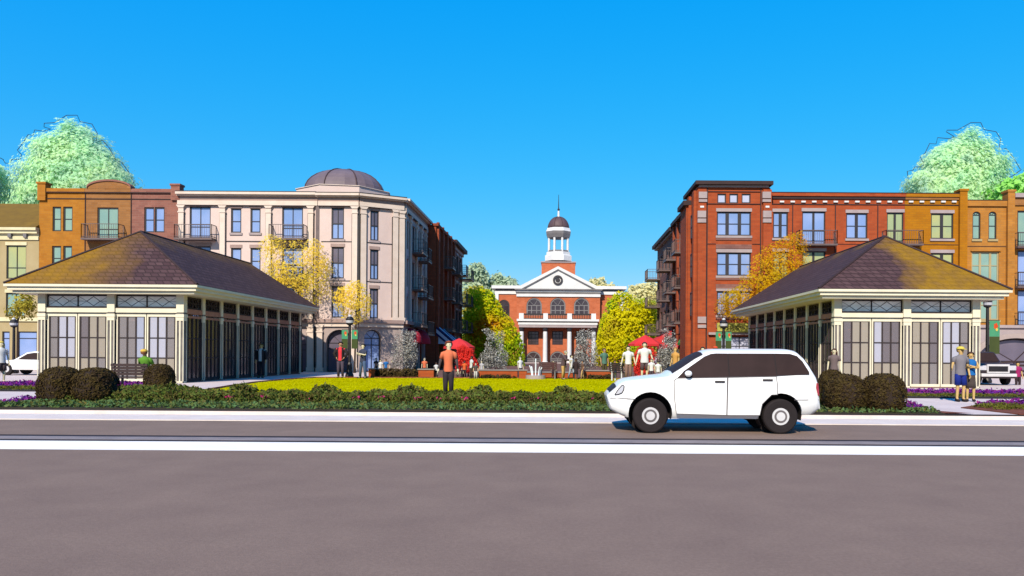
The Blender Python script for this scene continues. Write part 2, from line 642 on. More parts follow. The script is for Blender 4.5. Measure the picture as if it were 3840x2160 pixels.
# ---- palette -----------------------------------------------------------------------------------
M = {}
M['road'] = mat('asphalt', c(163, 138, 125), c(151, 127, 116), 1.0, 0.9, 0.15, bump=0.25, bscale=60)
M['lane'] = mat('asphalt_far', c(164, 139, 126), c(152, 129, 117), 1.0, 0.9, 0.15, bump=0.25, bscale=60)
grain(M['road'], 26, .20)
grain(M['lane'], 26, .16)
M['white_line'] = mat('road_paint', c(255, 250, 244, 1.15), c(244, 236, 230, 1.1), 1.2, 0.8)
M['seam'] = mat('tar_seam', c(62, 46, 52), c(45, 36, 40), 3)
M['gutter'] = mat('gutter_concrete', c(180, 165, 165), c(150, 138, 140), 2)
M['pale'] = mat('pale_concrete', c(244, 230, 224, .92), c(234, 218, 212, .88), 1.4, 0.9, bump=0.15)
grain(M['white_line'], 9, .05)
grain(M['pale'], 12, .07)
M['path'] = mat('path_concrete', c(236, 218, 214, .95), c(222, 204, 202, .9), 0.8, 0.9, bump=0.1)
M['kerbstone'] = mat('dark_kerb', c(50, 38, 42), c(38, 30, 32), 3)
M['ground'] = mat('far_ground', c(150, 135, 120), c(128, 112, 96), 0.05)
M['paver'] = brick('brown_pavers', c(150, 112, 100), c(128, 92, 84), c(110, 88, 84), 0.4, 0.2)
M['mulch'] = mat('red_mulch', c(160, 84, 56), c(110, 60, 44), 5, 0.95, bump=0.6)
M['soil'] = mat('bed_soil', c(74, 64, 40), c(52, 46, 32), 5, 0.95, bump=0.6)
M['lawn'] = mat('lawn_grass', c(206, 200, 0, .9), c(192, 182, 0, .86), 0.5, 0.95, 0.0, bump=0.5, bscale=25)
M['cream'] = mat('cream_stucco', c(248, 224, 216, .78), c(240, 214, 206, .76), 0.8, 0.85, bump=0.08)
M['cream_trim'] = mat('cream_stone', c(255, 236, 222, .78), c(246, 224, 208, .74), 1.5)
M['cream_frieze'] = mat('mauve_frieze', c(196, 170, 162), c(180, 150, 142), 1.5)  # mauve puts the shade under the cornice into the frieze colour
M['cream_base'] = mat('grey_stone_base', c(205, 186, 180), c(186, 166, 160), 1)
M['brick_pink'] = brick('pink_brown_brick', c(178, 120, 104), c(160, 104, 92), c(170, 128, 116))
M['brick_ochre'] = brick('ochre_brick', c(206, 138, 44), c(194, 124, 34), c(196, 134, 60))  # ochre holds the tint of a see-through tree crown over the brick
M['brick_umber'] = brick('umber_brick', c(188, 132, 78), c(172, 116, 62), c(170, 124, 84))  # weaker tint of the same see-through crown put into the brick
M['brick_red'] = brick('orange_red_brick', c(200, 94, 50), c(182, 82, 44), c(180, 96, 62))
M['brick_gold'] = brick('golden_brick', c(206, 134, 6), c(194, 122, 4), c(184, 124, 30))  # golden tone carries the right-hand tree's see-through wash
M['brick_tan'] = brick('tan_brick', c(214, 146, 62), c(200, 132, 52), c(190, 138, 80))
M['brick_court'] = brick('courthouse_brick', c(228, 128, 86), c(214, 114, 72), c(218, 134, 102), 0.5, 0.2)
M['brick_side'] = brick('rust_brick', c(186, 92, 58), c(164, 78, 50), c(150, 88, 66))
M['brick_street'] = brick('street_brick', c(166, 118, 108), c(146, 100, 92), c(140, 104, 98))
M['planter'] = brick('planter_brick', c(206, 96, 42), c(186, 80, 32), c(180, 100, 60), 0.3, 0.1)
M['beige'] = mat('beige_render', c(206, 186, 142), c(190, 168, 120), 0.7, 0.9)
M['beige_trim'] = mat('pale_yellow_trim', c(255, 246, 204, .78), c(240, 226, 180, .74), 1)
M['olive_roof'] = mat('olive_roof_sheet', c(150, 116, 26), c(128, 98, 22), 1.5, 0.8)
M['stone'] = mat('lilac_stone', c(200, 184, 184), c(184, 166, 168), 1.2)
M['dkstone'] = mat('brown_cornice', c(70, 48, 50), c(58, 40, 42), 1.2)
M['white'] = mat('white_paint', c(255, 255, 255, .8), c(240, 240, 242, .78), 1)
M['mid_grey'] = mat('grey_paint', c(150, 146, 148), c(128, 124, 126), 1)  # even mid grey for brackets, friezes, frames and bench legs
M['black'] = mat('black_iron', c(40, 32, 34), c(28, 22, 24), 3, 0.5, 0.4)
M['rail'] = mat('brown_iron', c(126, 106, 104), c(108, 90, 90), 3, 0.5, 0.4)
M['dkframe'] = mat('dark_window_frame', c(66, 62, 68), c(54, 50, 56), 2, 0.5)
M['greyframe'] = mat('grey_window_frame', c(120, 112, 104), c(100, 94, 88), 2, 0.6)
M['pane_blue'] = glass('sky_blue_pane', c(170, 194, 250), c(150, 180, 240))  # pale blue base colour stands in for the reflected sky
M['pane_pale'] = glass('pale_pane', c(226, 230, 255), c(212, 218, 250))
M['pane_sage'] = glass('sage_pane', c(168, 200, 180), c(150, 188, 178))
M['pane_olive'] = glass('straw_pane', c(206, 208, 140), c(186, 200, 150))
M['pane_mauve'] = glass('mauve_pane', c(130, 120, 138), c(112, 104, 122))
M['pane_dark'] = glass('dark_pane', c(66, 50, 54), c(84, 70, 74))
M['lead'] = mat('lead_dome', c(140, 122, 130), c(122, 106, 114), 0.8, 0.6)
M['lead_dark'] = mat('brown_dome', c(114, 90, 94), c(98, 76, 80), 0.8, 0.6)
M['dome_rib'] = mat('dome_rib', c(84, 60, 66), c(70, 50, 56), 2)

# ---- sky, sun, camera --------------------------------------------------------------------------
SUN_EL, SUN_AZ = R(37), R(-15)          # sun stands behind the viewer's left shoulder
w = bpy.data.worlds.new('World')
SC.world = w
w.use_nodes = True
nt = w.node_tree
bg = nt.nodes['Background']
sky = nt.nodes.new('ShaderNodeTexSky')
sky.sky_type = 'NISHITA'
sky.sun_disc = False
sky.sun_elevation = SUN_EL
sky.sun_rotation = R(180) + SUN_AZ * -1
sky.air_density = 1.0
sky.dust_density = 0.0
sky.ozone_density = 5.0
hs = nt.nodes.new('ShaderNodeHueSaturation')
hs.inputs['Hue'].default_value = 0.475
hs.inputs['Saturation'].default_value = 1.35
hs.inputs['Value'].default_value = 1.0
nt.links.new(sky.outputs[0], hs.inputs['Color'])
# deepen the clear-sky blue: each channel gets its own slope and gain
SKYS, EXPF = 0.13, 2 ** 0.2
sp_ = nt.nodes.new('ShaderNodeSeparateColor')
cb_ = nt.nodes.new('ShaderNodeCombineColor')
nt.links.new(hs.outputs[0], sp_.inputs[0])
for i, (p_, k_) in enumerate(((1.0, .62), (.485, .66), (.10, 1.0))):
    a_ = nt.nodes.new('ShaderNodeMath'); a_.operation = 'MULTIPLY'
    a_.inputs[1].default_value = SKYS * EXPF
    b_ = nt.nodes.new('ShaderNodeMath'); b_.operation = 'POWER'
    b_.inputs[1].default_value = p_
    d_ = nt.nodes.new('ShaderNodeMath'); d_.operation = 'MULTIPLY'
    d_.inputs[1].default_value = k_ / (0.10 * 2 ** 0.6)
    nt.links.new(sp_.outputs[i], a_.inputs[0])
    nt.links.new(a_.outputs[0], b_.inputs[0])
    nt.links.new(b_.outputs[0], d_.inputs[0])
    nt.links.new(d_.outputs[0], cb_.inputs[i])
nt.links.new(cb_.outputs[0], bg.inputs['Color'])
bg.inputs['Strength'].default_value = 0.10

sl = bpy.data.lights.new('sun', 'SUN')
sl.energy = 5.0
sl.angle = R(0.5)
sl.color = (1.0, 0.89, 0.73)
so = bpy.data.objects.new('sun', sl)
COL.objects.link(so)
# light travels towards +y, +x, -z
dirv = Vector((math.sin(-SUN_AZ) * math.cos(SUN_EL), math.cos(SUN_AZ) * math.cos(SUN_EL), -math.sin(SUN_EL)))
so.rotation_euler = dirv.to_track_quat('-Z', 'Y').to_euler()
so.location = (-40, -60, 60)

cam = bpy.data.cameras.new('camera')
cam.sensor_width = 36
cam.lens = 36 * FPX / 3840
cam.shift_x = (1920 - VX) / 3840
cam.shift_y = (VY - 1080) / 3840
cam.clip_start = 0.1
cam.clip_end = 6000
co = bpy.data.objects.new('camera', cam)
COL.objects.link(co)
co.location = (0, 0, EYE)
co.rotation_euler = (R(90), -ROLL, 0)
SC.camera = co
SC.view_settings.view_transform = 'Standard'
SC.view_settings.look = 'None'
SC.view_settings.gamma = 1.0
SC.view_settings.exposure = 0.6
SC.cycles.max_bounces = 6
SC.cycles.transparent_max_bounces = 24
SC.cycles.use_denoising = True

# ---- ground, road, paths -----------------------------------------------------------------------
def sheet(name, pts, z, m, thick=0.0, kind='structure', label=None):
    mb = MB()
    if thick:
        mb.slab(pts, z - thick, z)
    else:
        mb.add([(p[0], p[1], z) for p in pts], [tuple(range(len(pts)))])
    o = mb.build(name, m)
    tag(o, kind=kind, label=label)
    return o

def strip(name, y0, y1, z, m, thick=0.0, x0=-90, x1=90):
    return sheet(name, [(x0, y0), (x1, y0), (x1, y1), (x0, y1)], z, m, thick)

sheet('ground', [(-2500, -300), (2500, -300), (2500, 3500), (-2500, 3500)], -0.03, M['ground'])
strip('road', -40, 12.37, 0.0, M['road'])
strip('road_marking', 12.37, 13.56, 0.0, M['white_line'], 0.06)
strip('road_seam', 13.56, 13.83, -0.004, M['seam'])
strip('gutter', 13.83, 14.28, 0.0, M['gutter'], 0.05)
strip('road_seam', 14.28, 14.52, -0.004, M['seam'])
strip('road', 14.52, 17.55, 0.0, M['lane'])
strip('sidewalk', 17.55, 19.0, 0.03, M['pale'], 0.1)
strip('road_seam', 17.5, 17.55, 0.004, M['seam'])
strip('kerb', 19.0, 19.02, 0.115, M['pale'], 0.2)
strip('kerb', 19.02, 19.08, 0.15, M['kerbstone'], 0.2)
strip('plaza', 19.08, 300, 0.145, M['path'], 0.2, -160, 160)
# brown pavers behind the lawn
sheet('street', [(-11.4, 43.2), (10.4, 43.2), (10.4, 114), (-11.4, 114)], 0.15, M['paver'])
# lawn, seen edge-on between the two pavilions
lawn_px = [(1180, 1418), (1300, 1418), (1700, 1419), (2100, 1420.5), (2500, 1423), (2850, 1427), (2990, 1440), (3060, 1462), (3080, 1490), (2300, 1492), (1500, 1488), (760, 1482), (740, 1472), (800, 1461), (870, 1449), (960, 1436), (1060, 1426)]
sheet('lawn', [gpt(*p) for p in lawn_px], 0.175, M['lawn'], 0.03)
# edging round the lawn
ed = MB()
pts = [gpt(*p) for p in lawn_px]
for i in range(len(pts)):
    a, b = pts[i], pts[(i + 1) % len(pts)]
    ed.tube((a[0], a[1], 0.155), (b[0], b[1], 0.155), 0.09, n=6)
tag(ed.build('lawn_edging', M['mulch']), kind='structure')
# beds: soil under the hedge, and the two strips in front of the pavilions
BED = [(-34, 19.08), (4.9, 19.08), (9.6, 19.08), (9.75, 20.1), (9.9, 22.2), (8.4, 23.4), (6.6, 24.6), (1, 25.6), (-11.4, 26.2), (-14.2, 26.2), (-15.2, 24.4), (-14.9, 22.2), (-14.6, 20.5), (-16.2, 20.0), (-34, 19.8)]
sheet('planting_bed', BED, 0.17, M['soil'], 0.02)
sheet('mulch', [(9.6, 19.09), (10.35, 19.09), (9.85, 19.9), (9.76, 20.1)], 0.1745, M['mulch'])
RB = [gpt(3600, 1531), gpt(3700, 1524), gpt(3800, 1514), (22, 26.4), (40, 26.4), (40, 21.6), gpt(3840, 1566)]
RB = [(11.2, 21.4), (13.0, 23.35), (36, 23.5), (36, 19.09), (11.45, 19.09)]
sheet('planting_bed', RB, 0.17, M['mulch'], 0.02)
strip('path', 26.2, 26.5, 0.19, M['kerbstone'], 0.03, 8.0, 60)
strip('planting_bed', 26.6, 31.4, 0.18, M['soil'], 0.02, 8.2, 60)
strip('planting_bed', 27.1, 33.3, 0.18, M['soil'], 0.02, -60, -17.2)
strip('path', 26.8, 27.05, 0.19, M['kerbstone'], 0.03, -60, -17.2)

# ---- hip-roofed pavilions ----------------------------------------------------------------------
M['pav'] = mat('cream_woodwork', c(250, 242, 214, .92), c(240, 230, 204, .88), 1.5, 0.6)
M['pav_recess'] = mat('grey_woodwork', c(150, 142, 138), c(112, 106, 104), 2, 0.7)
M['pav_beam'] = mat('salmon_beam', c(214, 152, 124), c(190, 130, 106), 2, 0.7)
M['pav_glass'] = glass('pavilion_pane', c(120, 108, 106), c(206, 204, 222, .8), see=0.5, scale=1.1)
M['pav_sideglass'] = glass('dark_pavilion_pane', c(88, 74, 76), c(112, 98, 102), see=0.3)
M['pav_tints'] = [glass('pavilion_pane_%s' % nm, c(*col), see=sv) for nm, col, sv in (('grey', (176, 168, 170, .8), .4), ('blue', (196, 202, 226, .9), .3), ('sand', (202, 190, 174, .85), .35), ('dusk', (152, 142, 148, .8), .4), ('pale', (214, 214, 232, .9), .3))]
M['pav_lat'] = glass('lattice_pane', c(220, 212, 202, 1.35), c(240, 236, 228, 1.4), see=0.05, scale=1.2)
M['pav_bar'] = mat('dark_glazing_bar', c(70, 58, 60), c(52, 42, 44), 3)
M['pav_floor'] = mat('brown_floor', c(150, 112, 96), c(124, 92, 80), 2)
M['pav_ceiling'] = mat('pavilion_ceiling', c(210, 196, 180), c(190, 176, 160), 1)
M['pav_cloth'] = mat('lilac_grey_counter', c(190, 190, 206), c(160, 156, 170), 0.8)
M['pav_wood'] = mat('tan_counter', c(206, 190, 164), c(176, 158, 130), 1.1)

def pavilion(cx, mirror, label, tiles, beam_east, beam_west):
    D1, L, N = 34.7, 15.68, 8
    T = thing('pavilion', label, 'pavilion', (cx, D1, G))
    F = lambda: MB(lambda a, b, z: (cx + a, D1 + b, G + z))     # a across, b back, z up
    hw, bay = 3.3, L / 8
    EV0, EV1 = 3.97, 4.37
    # roof: hipped, front slope towards the road
    ov, of = 0.98, 0.8
    x0, x1, y0, y1 = -hw - ov, hw + ov, -of, L + of
    rz, ry0, ry1 = 7.2, 2.45, L - 0.1
    r = F()
    r.add([(x0, y0, EV1), (x1, y0, EV1), (x1, y1, EV1), (x0, y1, EV1), (0, ry0, rz), (0, ry1, rz)],
          [(0, 1, 4), (1, 2, 5, 4), (2, 3, 5), (3, 0, 4, 5), (0, 3, 2, 1)])
    ro = r.build('roof', tiles, T)
    rd = F()
    for p, q in (((0, ry0, rz), (0, ry1, rz)), ((x0, y0, EV1 + .02), (0, ry0, rz)), ((x1, y0, EV1 + .02), (0, ry0, rz))):
        rd.tube(p, q, 0.06, n=6)
    rd.build('ridge_cap', M['dkstone'], ro)
    # stepped eave moulding on all sides
    ev = F()
    for k, (o, za, zb) in enumerate(((0.0, EV0 + .28, EV1 - .01), (0.10, EV0 + .13, EV0 + .28), (0.24, EV0, EV0 + .13))):
        ev.box(x0 + o, x1 - o, y0 + o, y1 - o, za, zb)
    ev.build('eave', M['pav'], T)
    fl = F().box(-hw + .02, hw - .02, .02, L - .02, -0.155, 0.03)
    fl.build('floor', M['pav_floor'], T)
    # columns: plinth, recessed shaft, band and upper block
    def column(mb_w, mb_r, a, b, s=0.17):
        mb_w.box(a - s, a + s, b - s, b + s, 3.18, 3.97)
        mb_w.box(a - s - .02, a + s + .02, b - s - .02, b + s + .02, 2.96, 3.10)
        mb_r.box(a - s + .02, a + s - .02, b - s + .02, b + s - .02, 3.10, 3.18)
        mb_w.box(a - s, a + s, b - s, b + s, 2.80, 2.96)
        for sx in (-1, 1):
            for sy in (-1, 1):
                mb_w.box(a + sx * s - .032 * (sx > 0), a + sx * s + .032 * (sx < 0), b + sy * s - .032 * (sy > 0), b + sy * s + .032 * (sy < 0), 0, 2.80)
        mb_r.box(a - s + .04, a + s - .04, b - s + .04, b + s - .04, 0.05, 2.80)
        mb_w.box(a - .03, a + .03, b - s + .01, b + s - .01, 0.05, 2.80)
        mb_w.box(a - s, a + s, b - s, b + s, 0, 0.06)
    pos = [(-hw + .17, 0.17), (0, 0.17), (hw - .17, 0.17)] + [(s * (hw - .17), .17 + bay * k) for s in (-1, 1) for k in range(1, 9)] + [(0, .17 + bay * 8)]
    for a, b in pos:
        A, B = F(), F()
        column(A, B, a, b, 0.17 if b < 1 else 0.12)
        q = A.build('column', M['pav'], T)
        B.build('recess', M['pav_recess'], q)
    # front and back bays
    for side in (0, 1):
        yb = 0.17 if side == 0 else L + .17
        for k in (0, 1):
            a0, a1 = (-hw + .34, -.17) if k == 0 else (.17, hw - .34)
            bq = F().box(a0, a1, yb - .10, yb + .10, 3.14, 3.37).build('beam', M['pav'], T)
            F().box(a0, a1, yb - .115, yb + .09, 3.132, 3.158).box(a0, a1, yb - .115, yb + .09, 3.366, 3.392).build('shadow_line', M['pav_bar'], bq)  # dark strips draw painted shadow lines along the beam edges
            # lozenge lattice over the beam
            lt, bk = F(), F()
            bk.box(a0, a1, yb - .012, yb + .012, 3.37, 3.97)
            lt.box(a0, a1, yb - .03, yb + .03, 3.372, 3.44)
            lt.box(a0, a1, yb - .03, yb + .03, 3.90, 3.968)
            mid = (a0 + a1) / 2
            for m_ in (a0 + .03, mid, a1 - .03):
                lt.box(m_ - .028, m_ + .028, yb - .034, yb + .034, 3.44, 3.90)
            for c0, c1 in ((a0, mid), (mid, a1)):
                cm, zc, hr, vr = (c0 + c1) / 2, 3.67, .30, .21
                P = [(cm - hr, zc), (cm, zc + vr), (cm + hr, zc), (cm, zc - vr)]
                for i in range(4):
                    lt.tube((P[i][0], yb, P[i][1]), (P[(i + 1) % 4][0], yb, P[(i + 1) % 4][1]), 0.026, n=4)
                for (p, q) in ((P[0], (c0, 3.90)), (P[0], (c0, 3.44)), (P[2], (c1, 3.90)), (P[2], (c1, 3.44)), (P[0], (c0, zc)), (P[2], (c1, zc))):
                    lt.tube((p[0], yb, p[1]), (q[0], yb, q[1]), 0.02, n=4)
            q = lt.build('lattice', M['pav_bar'], T)
            bk.build('pane', M['pav_lat'], q)
            # two glazed leaves
            for c0, c1 in ((a0 + .03, mid - .02), (mid + .02, a1 - .03)):
                fr_, br, gl = F(), F(), F()
                fr_.box(c0, c1, yb - .05, yb + .05, 2.98, 3.13)
                fr_.box(c0, c1, yb - .05, yb + .05, 0.03, 0.15)
                fr_.box(c0, c0 + .055, yb - .05, yb + .05, 0.15, 2.98)
                fr_.box(c1 - .055, c1, yb - .05, yb + .05, 0.15, 2.98)
                for t in (0, 1, 2, 3):
                    xx = c0 + .085 + (c1 - c0 - .17) * t / 3
                    br.box(xx - .035, xx + .035, yb - .03, yb + .03, .15, 2.98)
                for t in (.34, .66):
                    zz = .15 + 2.83 * t
                    br.box(c0 + .055, c1 - .055, yb - .026, yb + .026, zz - .025, zz + .025)
                base_ = int(rng.integers(0, 5))
                for t in range(3):
                    for t2 in range(3):
                        xa_ = c0 + .055 + (c1 - c0 - .11) * t / 3
                        xb_ = c0 + .055 + (c1 - c0 - .11) * (t + 1) / 3
                        gl.box(xa_, xb_ - .002, yb - .006, yb + .006, .15 + 2.83 * t2 / 3, .148 + 2.83 * (t2 + 1) / 3, mi=int((base_ + (1 if t == k * 2 else 0)) % 5) if t2 else int(rng.choice([0, 2, 2])))
                d_ = fr_.build('door', M['pav'], T)
                br.build('glazing_bar', M['pav_bar'], d_)
                gl.build('pane', M['pav_tints'], d_)
    # long sides: eight narrow bays
    for s in (-1, 1):
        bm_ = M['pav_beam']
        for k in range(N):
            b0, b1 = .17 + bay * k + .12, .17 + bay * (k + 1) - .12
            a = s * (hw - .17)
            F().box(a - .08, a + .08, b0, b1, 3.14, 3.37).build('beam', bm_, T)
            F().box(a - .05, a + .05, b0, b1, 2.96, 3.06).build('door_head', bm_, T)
            lt = F()
            lt.box(a - .03, a + .03, b0, b1, 3.86, 3.97)
            lt.box(a - .03, a + .03, b0, b1, 3.372, 3.45)
            bm2 = (b0 + b1) / 2
            for m_ in (b0 + .04, bm2, b1 - .04):
                lt.box(a - .036, a + .036, m_ - .04, m_ + .04, 3.45, 3.86)
            for (c0, c1) in ((b0, bm2), (bm2, b1)):
                cm = (c0 + c1) / 2
                P = [(cm - .22, 3.655), (cm, 3.86), (cm + .22, 3.655), (cm, 3.45)]
                for i in range(4):
                    lt.tube((a, P[i][0], P[i][1]), (a, P[(i + 1) % 4][0], P[(i + 1) % 4][1]), 0.045, n=4)
                lt.box(a - .03, a + .03, c0, c1, 3.63, 3.68)
            lt.build('lattice', M['pav_bar'], T)
            br, gl = F(), F()
            for t in (0, .25, .5, .75, 1):
                yy = b0 + .03 + (b1 - b0 - .06) * t
                kx = .035 if t in (0, .5, 1) else .018
                br.box(a - .045, a + .045, yy - kx, yy + kx, .03, 2.96)
            for t in (.34, .66):
                zz = .15 + 2.83 * t
                br.box(a - .03, a + .03, b0, b1, zz - .025, zz + .025)
            br.box(a - .05, a + .05, b0, b1, .03, .16)
            gl.box(a - .006, a + .006, b0, b1, .16, 2.96)
            q = br.build('side_door', M['pav_bar'], T)
            gl.build('pane', M['pav_sideglass'], q)
    F().box(-hw + .1, hw - .1, .3, L, 3.93, 3.965).build('ceiling', M['pav_ceiling'], T)
    return T

M['tile_l'] = tilemat('brown_tiles_tinted_west', c(104, 78, 80), c(84, 60, 64), c(176, 130, 16), 1.2, -1.8)  # olive patch paints the see-through tree's wash into the tile colour
M['tile_r'] = tilemat('brown_tiles_tinted_east', c(104, 78, 80), c(84, 60, 64), c(176, 132, 14), -.5, .7)
pavilion(-20.28, False, 'cream pavilion with hipped tile roof behind the bench with the green-shirted person', M['tile_l'], None, None)
pavilion(15.72, True, 'cream pavilion with hipped tile roof behind the couple and the white car', M['tile_r'], None, None)

def counter(x, y, w_, label):
    t = thing('counter', label, 'counter', (x, y, G + .03))
    b = MB().box(x - w_, x + w_, y - .35, y + .35, G + .03, G + .95)
    b.build('cabinet', M['pav_wood'], t, bevel=.02)
    MB().box(x - w_ - .06, x + w_ + .06, y - .42, y + .42, G + .952, G + 1.02).build('worktop', M['pav_cloth'], t, bevel=.01)
    q = MB()
    for k in (-.5, .1, .6):
        q.lathe((x + k * w_, y - .1, G + 1.021), [(.07, 0), (.11, .12), (.09, .3), (.04, .36)], 12)
    q.build('jar', M['pav_cloth'], t, smooth=True)
counter(-20.9, 38.5, 1.1, 'tan serving counter seen through the glass of the pavilion behind the green-shirted bench sitter')
counter(16.4, 38.5, 1.3, 'tan serving counter seen through the glass of the pavilion behind the couple')
# ================================================================================================
# LEFT ROW
# ================================================================================================
DB = 56.0
FL = front(DB)
HB = 10.0          # how far the blocks run back

def rr(x0, y0, x1, y1, d=DB):
    return rect(x0, y0, x1, y1, d)

# ---- far-left beige house with sloping sheet roof ----------------------------------------------
T = thing('beige_building', 'beige house with olive sloping roof and pale yellow cornice at the left edge', 'building', (-46.5, DB, G))
u0, u1 = X(-330, DB, 1100), X(146, DB, 1100) - .01
zt = Z(900, DB, 70)
wins = [rr(24, 920, 98, 1045), rr(22, 1098, 92, 1185), rr(-150, 920, -76, 1045), rr(-150, 1098, -80, 1185)]
shops = [rr(8, 1243, 36, 1372), rr(66, 1243, 138, 1372), rr(-190, 1243, -40, 1372)]
wall(T, FL, u0, u1, G, zt, wins + shops, M['beige'], depth=HB)
for i, q in enumerate(wins):
    window(T, FL, *q, M['dkframe'], M['pane_olive'] if i % 2 == 0 else M['pane_sage'], cols=2, rows=(.33,), lintel=M['beige_trim'])
for q in shops:
    window(T, FL, *q, M['dkframe'], M['pane_blue'], cols=1, rows=(.8,), name='shop_window')
cz0, cz1 = zt, Z(855, DB, 70)
cb = MB(FL).box(u0, u1 + .0, cz0, cz0 + .25, -.3, .10).box(u0, u1, cz0 + .25, cz1 - .42, -.3, .04).box(u0, u1, cz1 - .42, cz1 - .2, -.3, .26).box(u0, u1, cz1 - .2, cz1, -.3, .40)
co_ = cb.build('cornice', M['beige_trim'], T)
for k in range(9):
    x = u1 - .9 - k * 1.12
    MB(FL).box(x - .12, x + .12, cz1 - .72, cz1 - .43, .042, .24).build('bracket', M['mid_grey'], co_)
rf = MB(FL)
rz = Z(764, DB + 4.0, 70)
rf.add([(u0 - .2, cz1 + .01, .42), (u1, cz1 + .01, .42), (u1, rz, -4.0), (u0 - .2, rz, -4.0), (u1, cz1 + .01, -9.5), (u0 - .2, cz1 + .01, -9.5)],
       [(0, 1, 2, 3), (3, 2, 4, 5), (1, 4, 2), (0, 3, 5), (0, 5, 4, 1)])
ro = rf.build('roof', M['olive_roof'], T)
MB(FL).box(u0, u1, Z(1205, DB, 70), Z(1190, DB, 70), 0.003, .12).build('string_course', M['beige_trim'], T)

# ---- brick house with arched parapet -----------------------------------------------------------
T = thing('brick_building', 'ochre and pink-brown brick house with rounded parapet arch, behind the left pavilion roof', 'building', (X(410, DB), DB, G))
e = [X(147, DB, 800), X(320, DB, 800), X(492, DB, 800), X(677, DB, 800)]
zp = Z(724, DB, 410)
bays = [('brick_ochre', [rr(197, 775, 229, 867), rr(237, 775, 272, 867), rr(195, 922, 229, 1014), rr(237, 922, 270, 1014), rr(195, 1071, 229, 1163), rr(237, 1071, 270, 1163)]),
        ('brick_umber', [rr(365, 778, 444, 897), rr(365, 927, 444, 1046), rr(365, 1076, 444, 1195)]),
        ('brick_pink', [rr(541, 777, 578, 871), rr(580, 777, 617, 871), rr(541, 926, 578, 1020), rr(580, 926, 617, 1020), rr(541, 1075, 578, 1168), rr(580, 1075, 617, 1168)])]
names = ['ochre brick bay', 'umber brick bay below the parapet arch', 'pink-brown brick bay']
for i, (bm_, ops) in enumerate(bays):
    lo = [rr(175 + 172 * i, 1240, 300 + 172 * i, 1400)]
    wall(T, FL, e[i], e[i + 1] - .012, G, zp, ops + lo, M[bm_], depth=HB, label=names[i])
    for q in ops:
        wide = q[1] - q[0] > 1.2
        window(T, FL, *q, M['dkframe'], (M['pane_sage'], M['pane_sage'], M['pane_blue'])[i], cols=2 if wide else 1, rows=(.32,) if wide else (.5,), fw=.09)
    for q in lo:
        window(T, FL, *q, M['dkframe'], M['pane_mauve'], cols=2, rows=(.75,), name='shop_window')
for k in range(3):
    a0, a1, b0, b1 = rr(326, 897 + 149 * k, 466, 897 + 149 * k)
    balcony(T, FL, a0, a1, b0, 1.0, .75, M['rail'], M['rail'])
seam = MB(FL)
for x in (320, 492):
    xx = X(x, DB, 900)
    seam.box(xx - .035, xx + .023, G, zp, .002, .05)
seam.build('joint_shade_strip', M['dkstone'], T)
# parapet: recessed panel between rails, corner piers, segmental arch
pz = Z(708, DB, 410)
for i in range(3):
    p = MB(FL)
    p.box(e[i], e[i + 1] - .012, zp + .002, pz, -.35, .10)
    p.build('parapet', M[bays[i][0]], T)
ln = MB(FL)
ln.box(X(168, DB), X(649, DB), Z(724, DB, 410), Z(721, DB, 410), .102, .14)
ln.box(X(168, DB), X(649, DB), Z(747.5, DB, 410), Z(744.5, DB, 410), .003, .05)
ln.box(X(166, DB), X(169, DB), Z(745, DB, 168), Z(722, DB, 168), .003, .11)
ln.box(X(646, DB), X(650, DB), Z(745, DB, 648), Z(722, DB, 648), .003, .11)
ln.build('parapet_moulding', M['dkstone'], T)
for x0, x1, yt, k in ((147, 176, 691, 0), (646, 678, 698, 2)):
    a0, a1, b0, b1 = rr(x0, yt, x1, 752)
    MB(FL).box(a0 - .02, a1, b0, b1, -.45, .18).build('pier', M[bays[k][0]], T)
    MB(FL).box(a0 - .08, a1 + .06, b1 + .002, b1 + .14, -.5, .24).build('pier_cap', M[bays[k][0]], T)
a0, a1 = X(326, DB), X(491, DB)
at = Z(681, DB, 408)
ar = arc(a0, a1, at, 18, at - pz + .02)
MB(FL).prism(ar, -.35, .12).build('arch_gable', M['brick_umber'], T)
cap = MB(FL)
for k in range(18):
    p, q = ar[k], ar[k + 1]
    cap.prism([p, q, (q[0], q[1] + .13), (p[0], p[1] + .13)], -.4, .2)
cap.build('arch_coping', M['brick_pink'], T)

# ---- cream building with turret and dome -------------------------------------------------------
T = thing('cream_building', 'cream four-storey corner building with pilasters, arcade and grey lead dome', 'building', (X(950, DB), DB, G))
u0, u1 = X(668, DB, 950), X(1192, DB, 950)
ztop = Z(771, DB, 930)
zc = Z(724, DB, 930)
ar_v = Z(1203, DB, 1180)          # top of the ground floor
pitch = 149
ops = []
kinds = []
for k in range(3):
    dy = pitch * k
    for (x0, y0, x1, y1, kd) in ((711, 774, 790, 893, 'd'), (866, 781, 905, 873, 'w'), (939, 781, 977, 873, 'w'), (1058, 777, 1136, 899, 'd')):
        ops.append(rr(x0, y0 + dy, x1, y1 + dy))
        kinds.append(kd)
arch_ops = []
for (x0, x1) in ((700, 800), (850, 985), (1040, 1148)):
    q = rr(x0, 1238, x1, 1406)
    arch_ops.append(q[:2] + (G + .001,) + q[3:] + ((q[1] - q[0]) / 2,))
wall(T, FL, u0, u1, ar_v, ztop, ops, M['cream'], depth=HB)
wall(T, FL, u0, u1, G, ar_v - .003, arch_ops, M['cream_base'], depth=HB, rec=.5)
panes = [M['pane_blue'], M['pane_blue'], M['pane_blue'], M['pane_blue']]
for q, kd in zip(ops, kinds):
    if kd == 'd':
        window(T, FL, *q, M['dkframe'], M['pane_blue'], cols=2, rows=(.36, .44), fw=.09, lintel=M['cream_frieze'])
    else:
        window(T, FL, *q, M['dkframe'], M['pane_blue'], cols=1, rows=(.47,), fw=.1, sill=M['stone'], lintel=M['cream_frieze'])
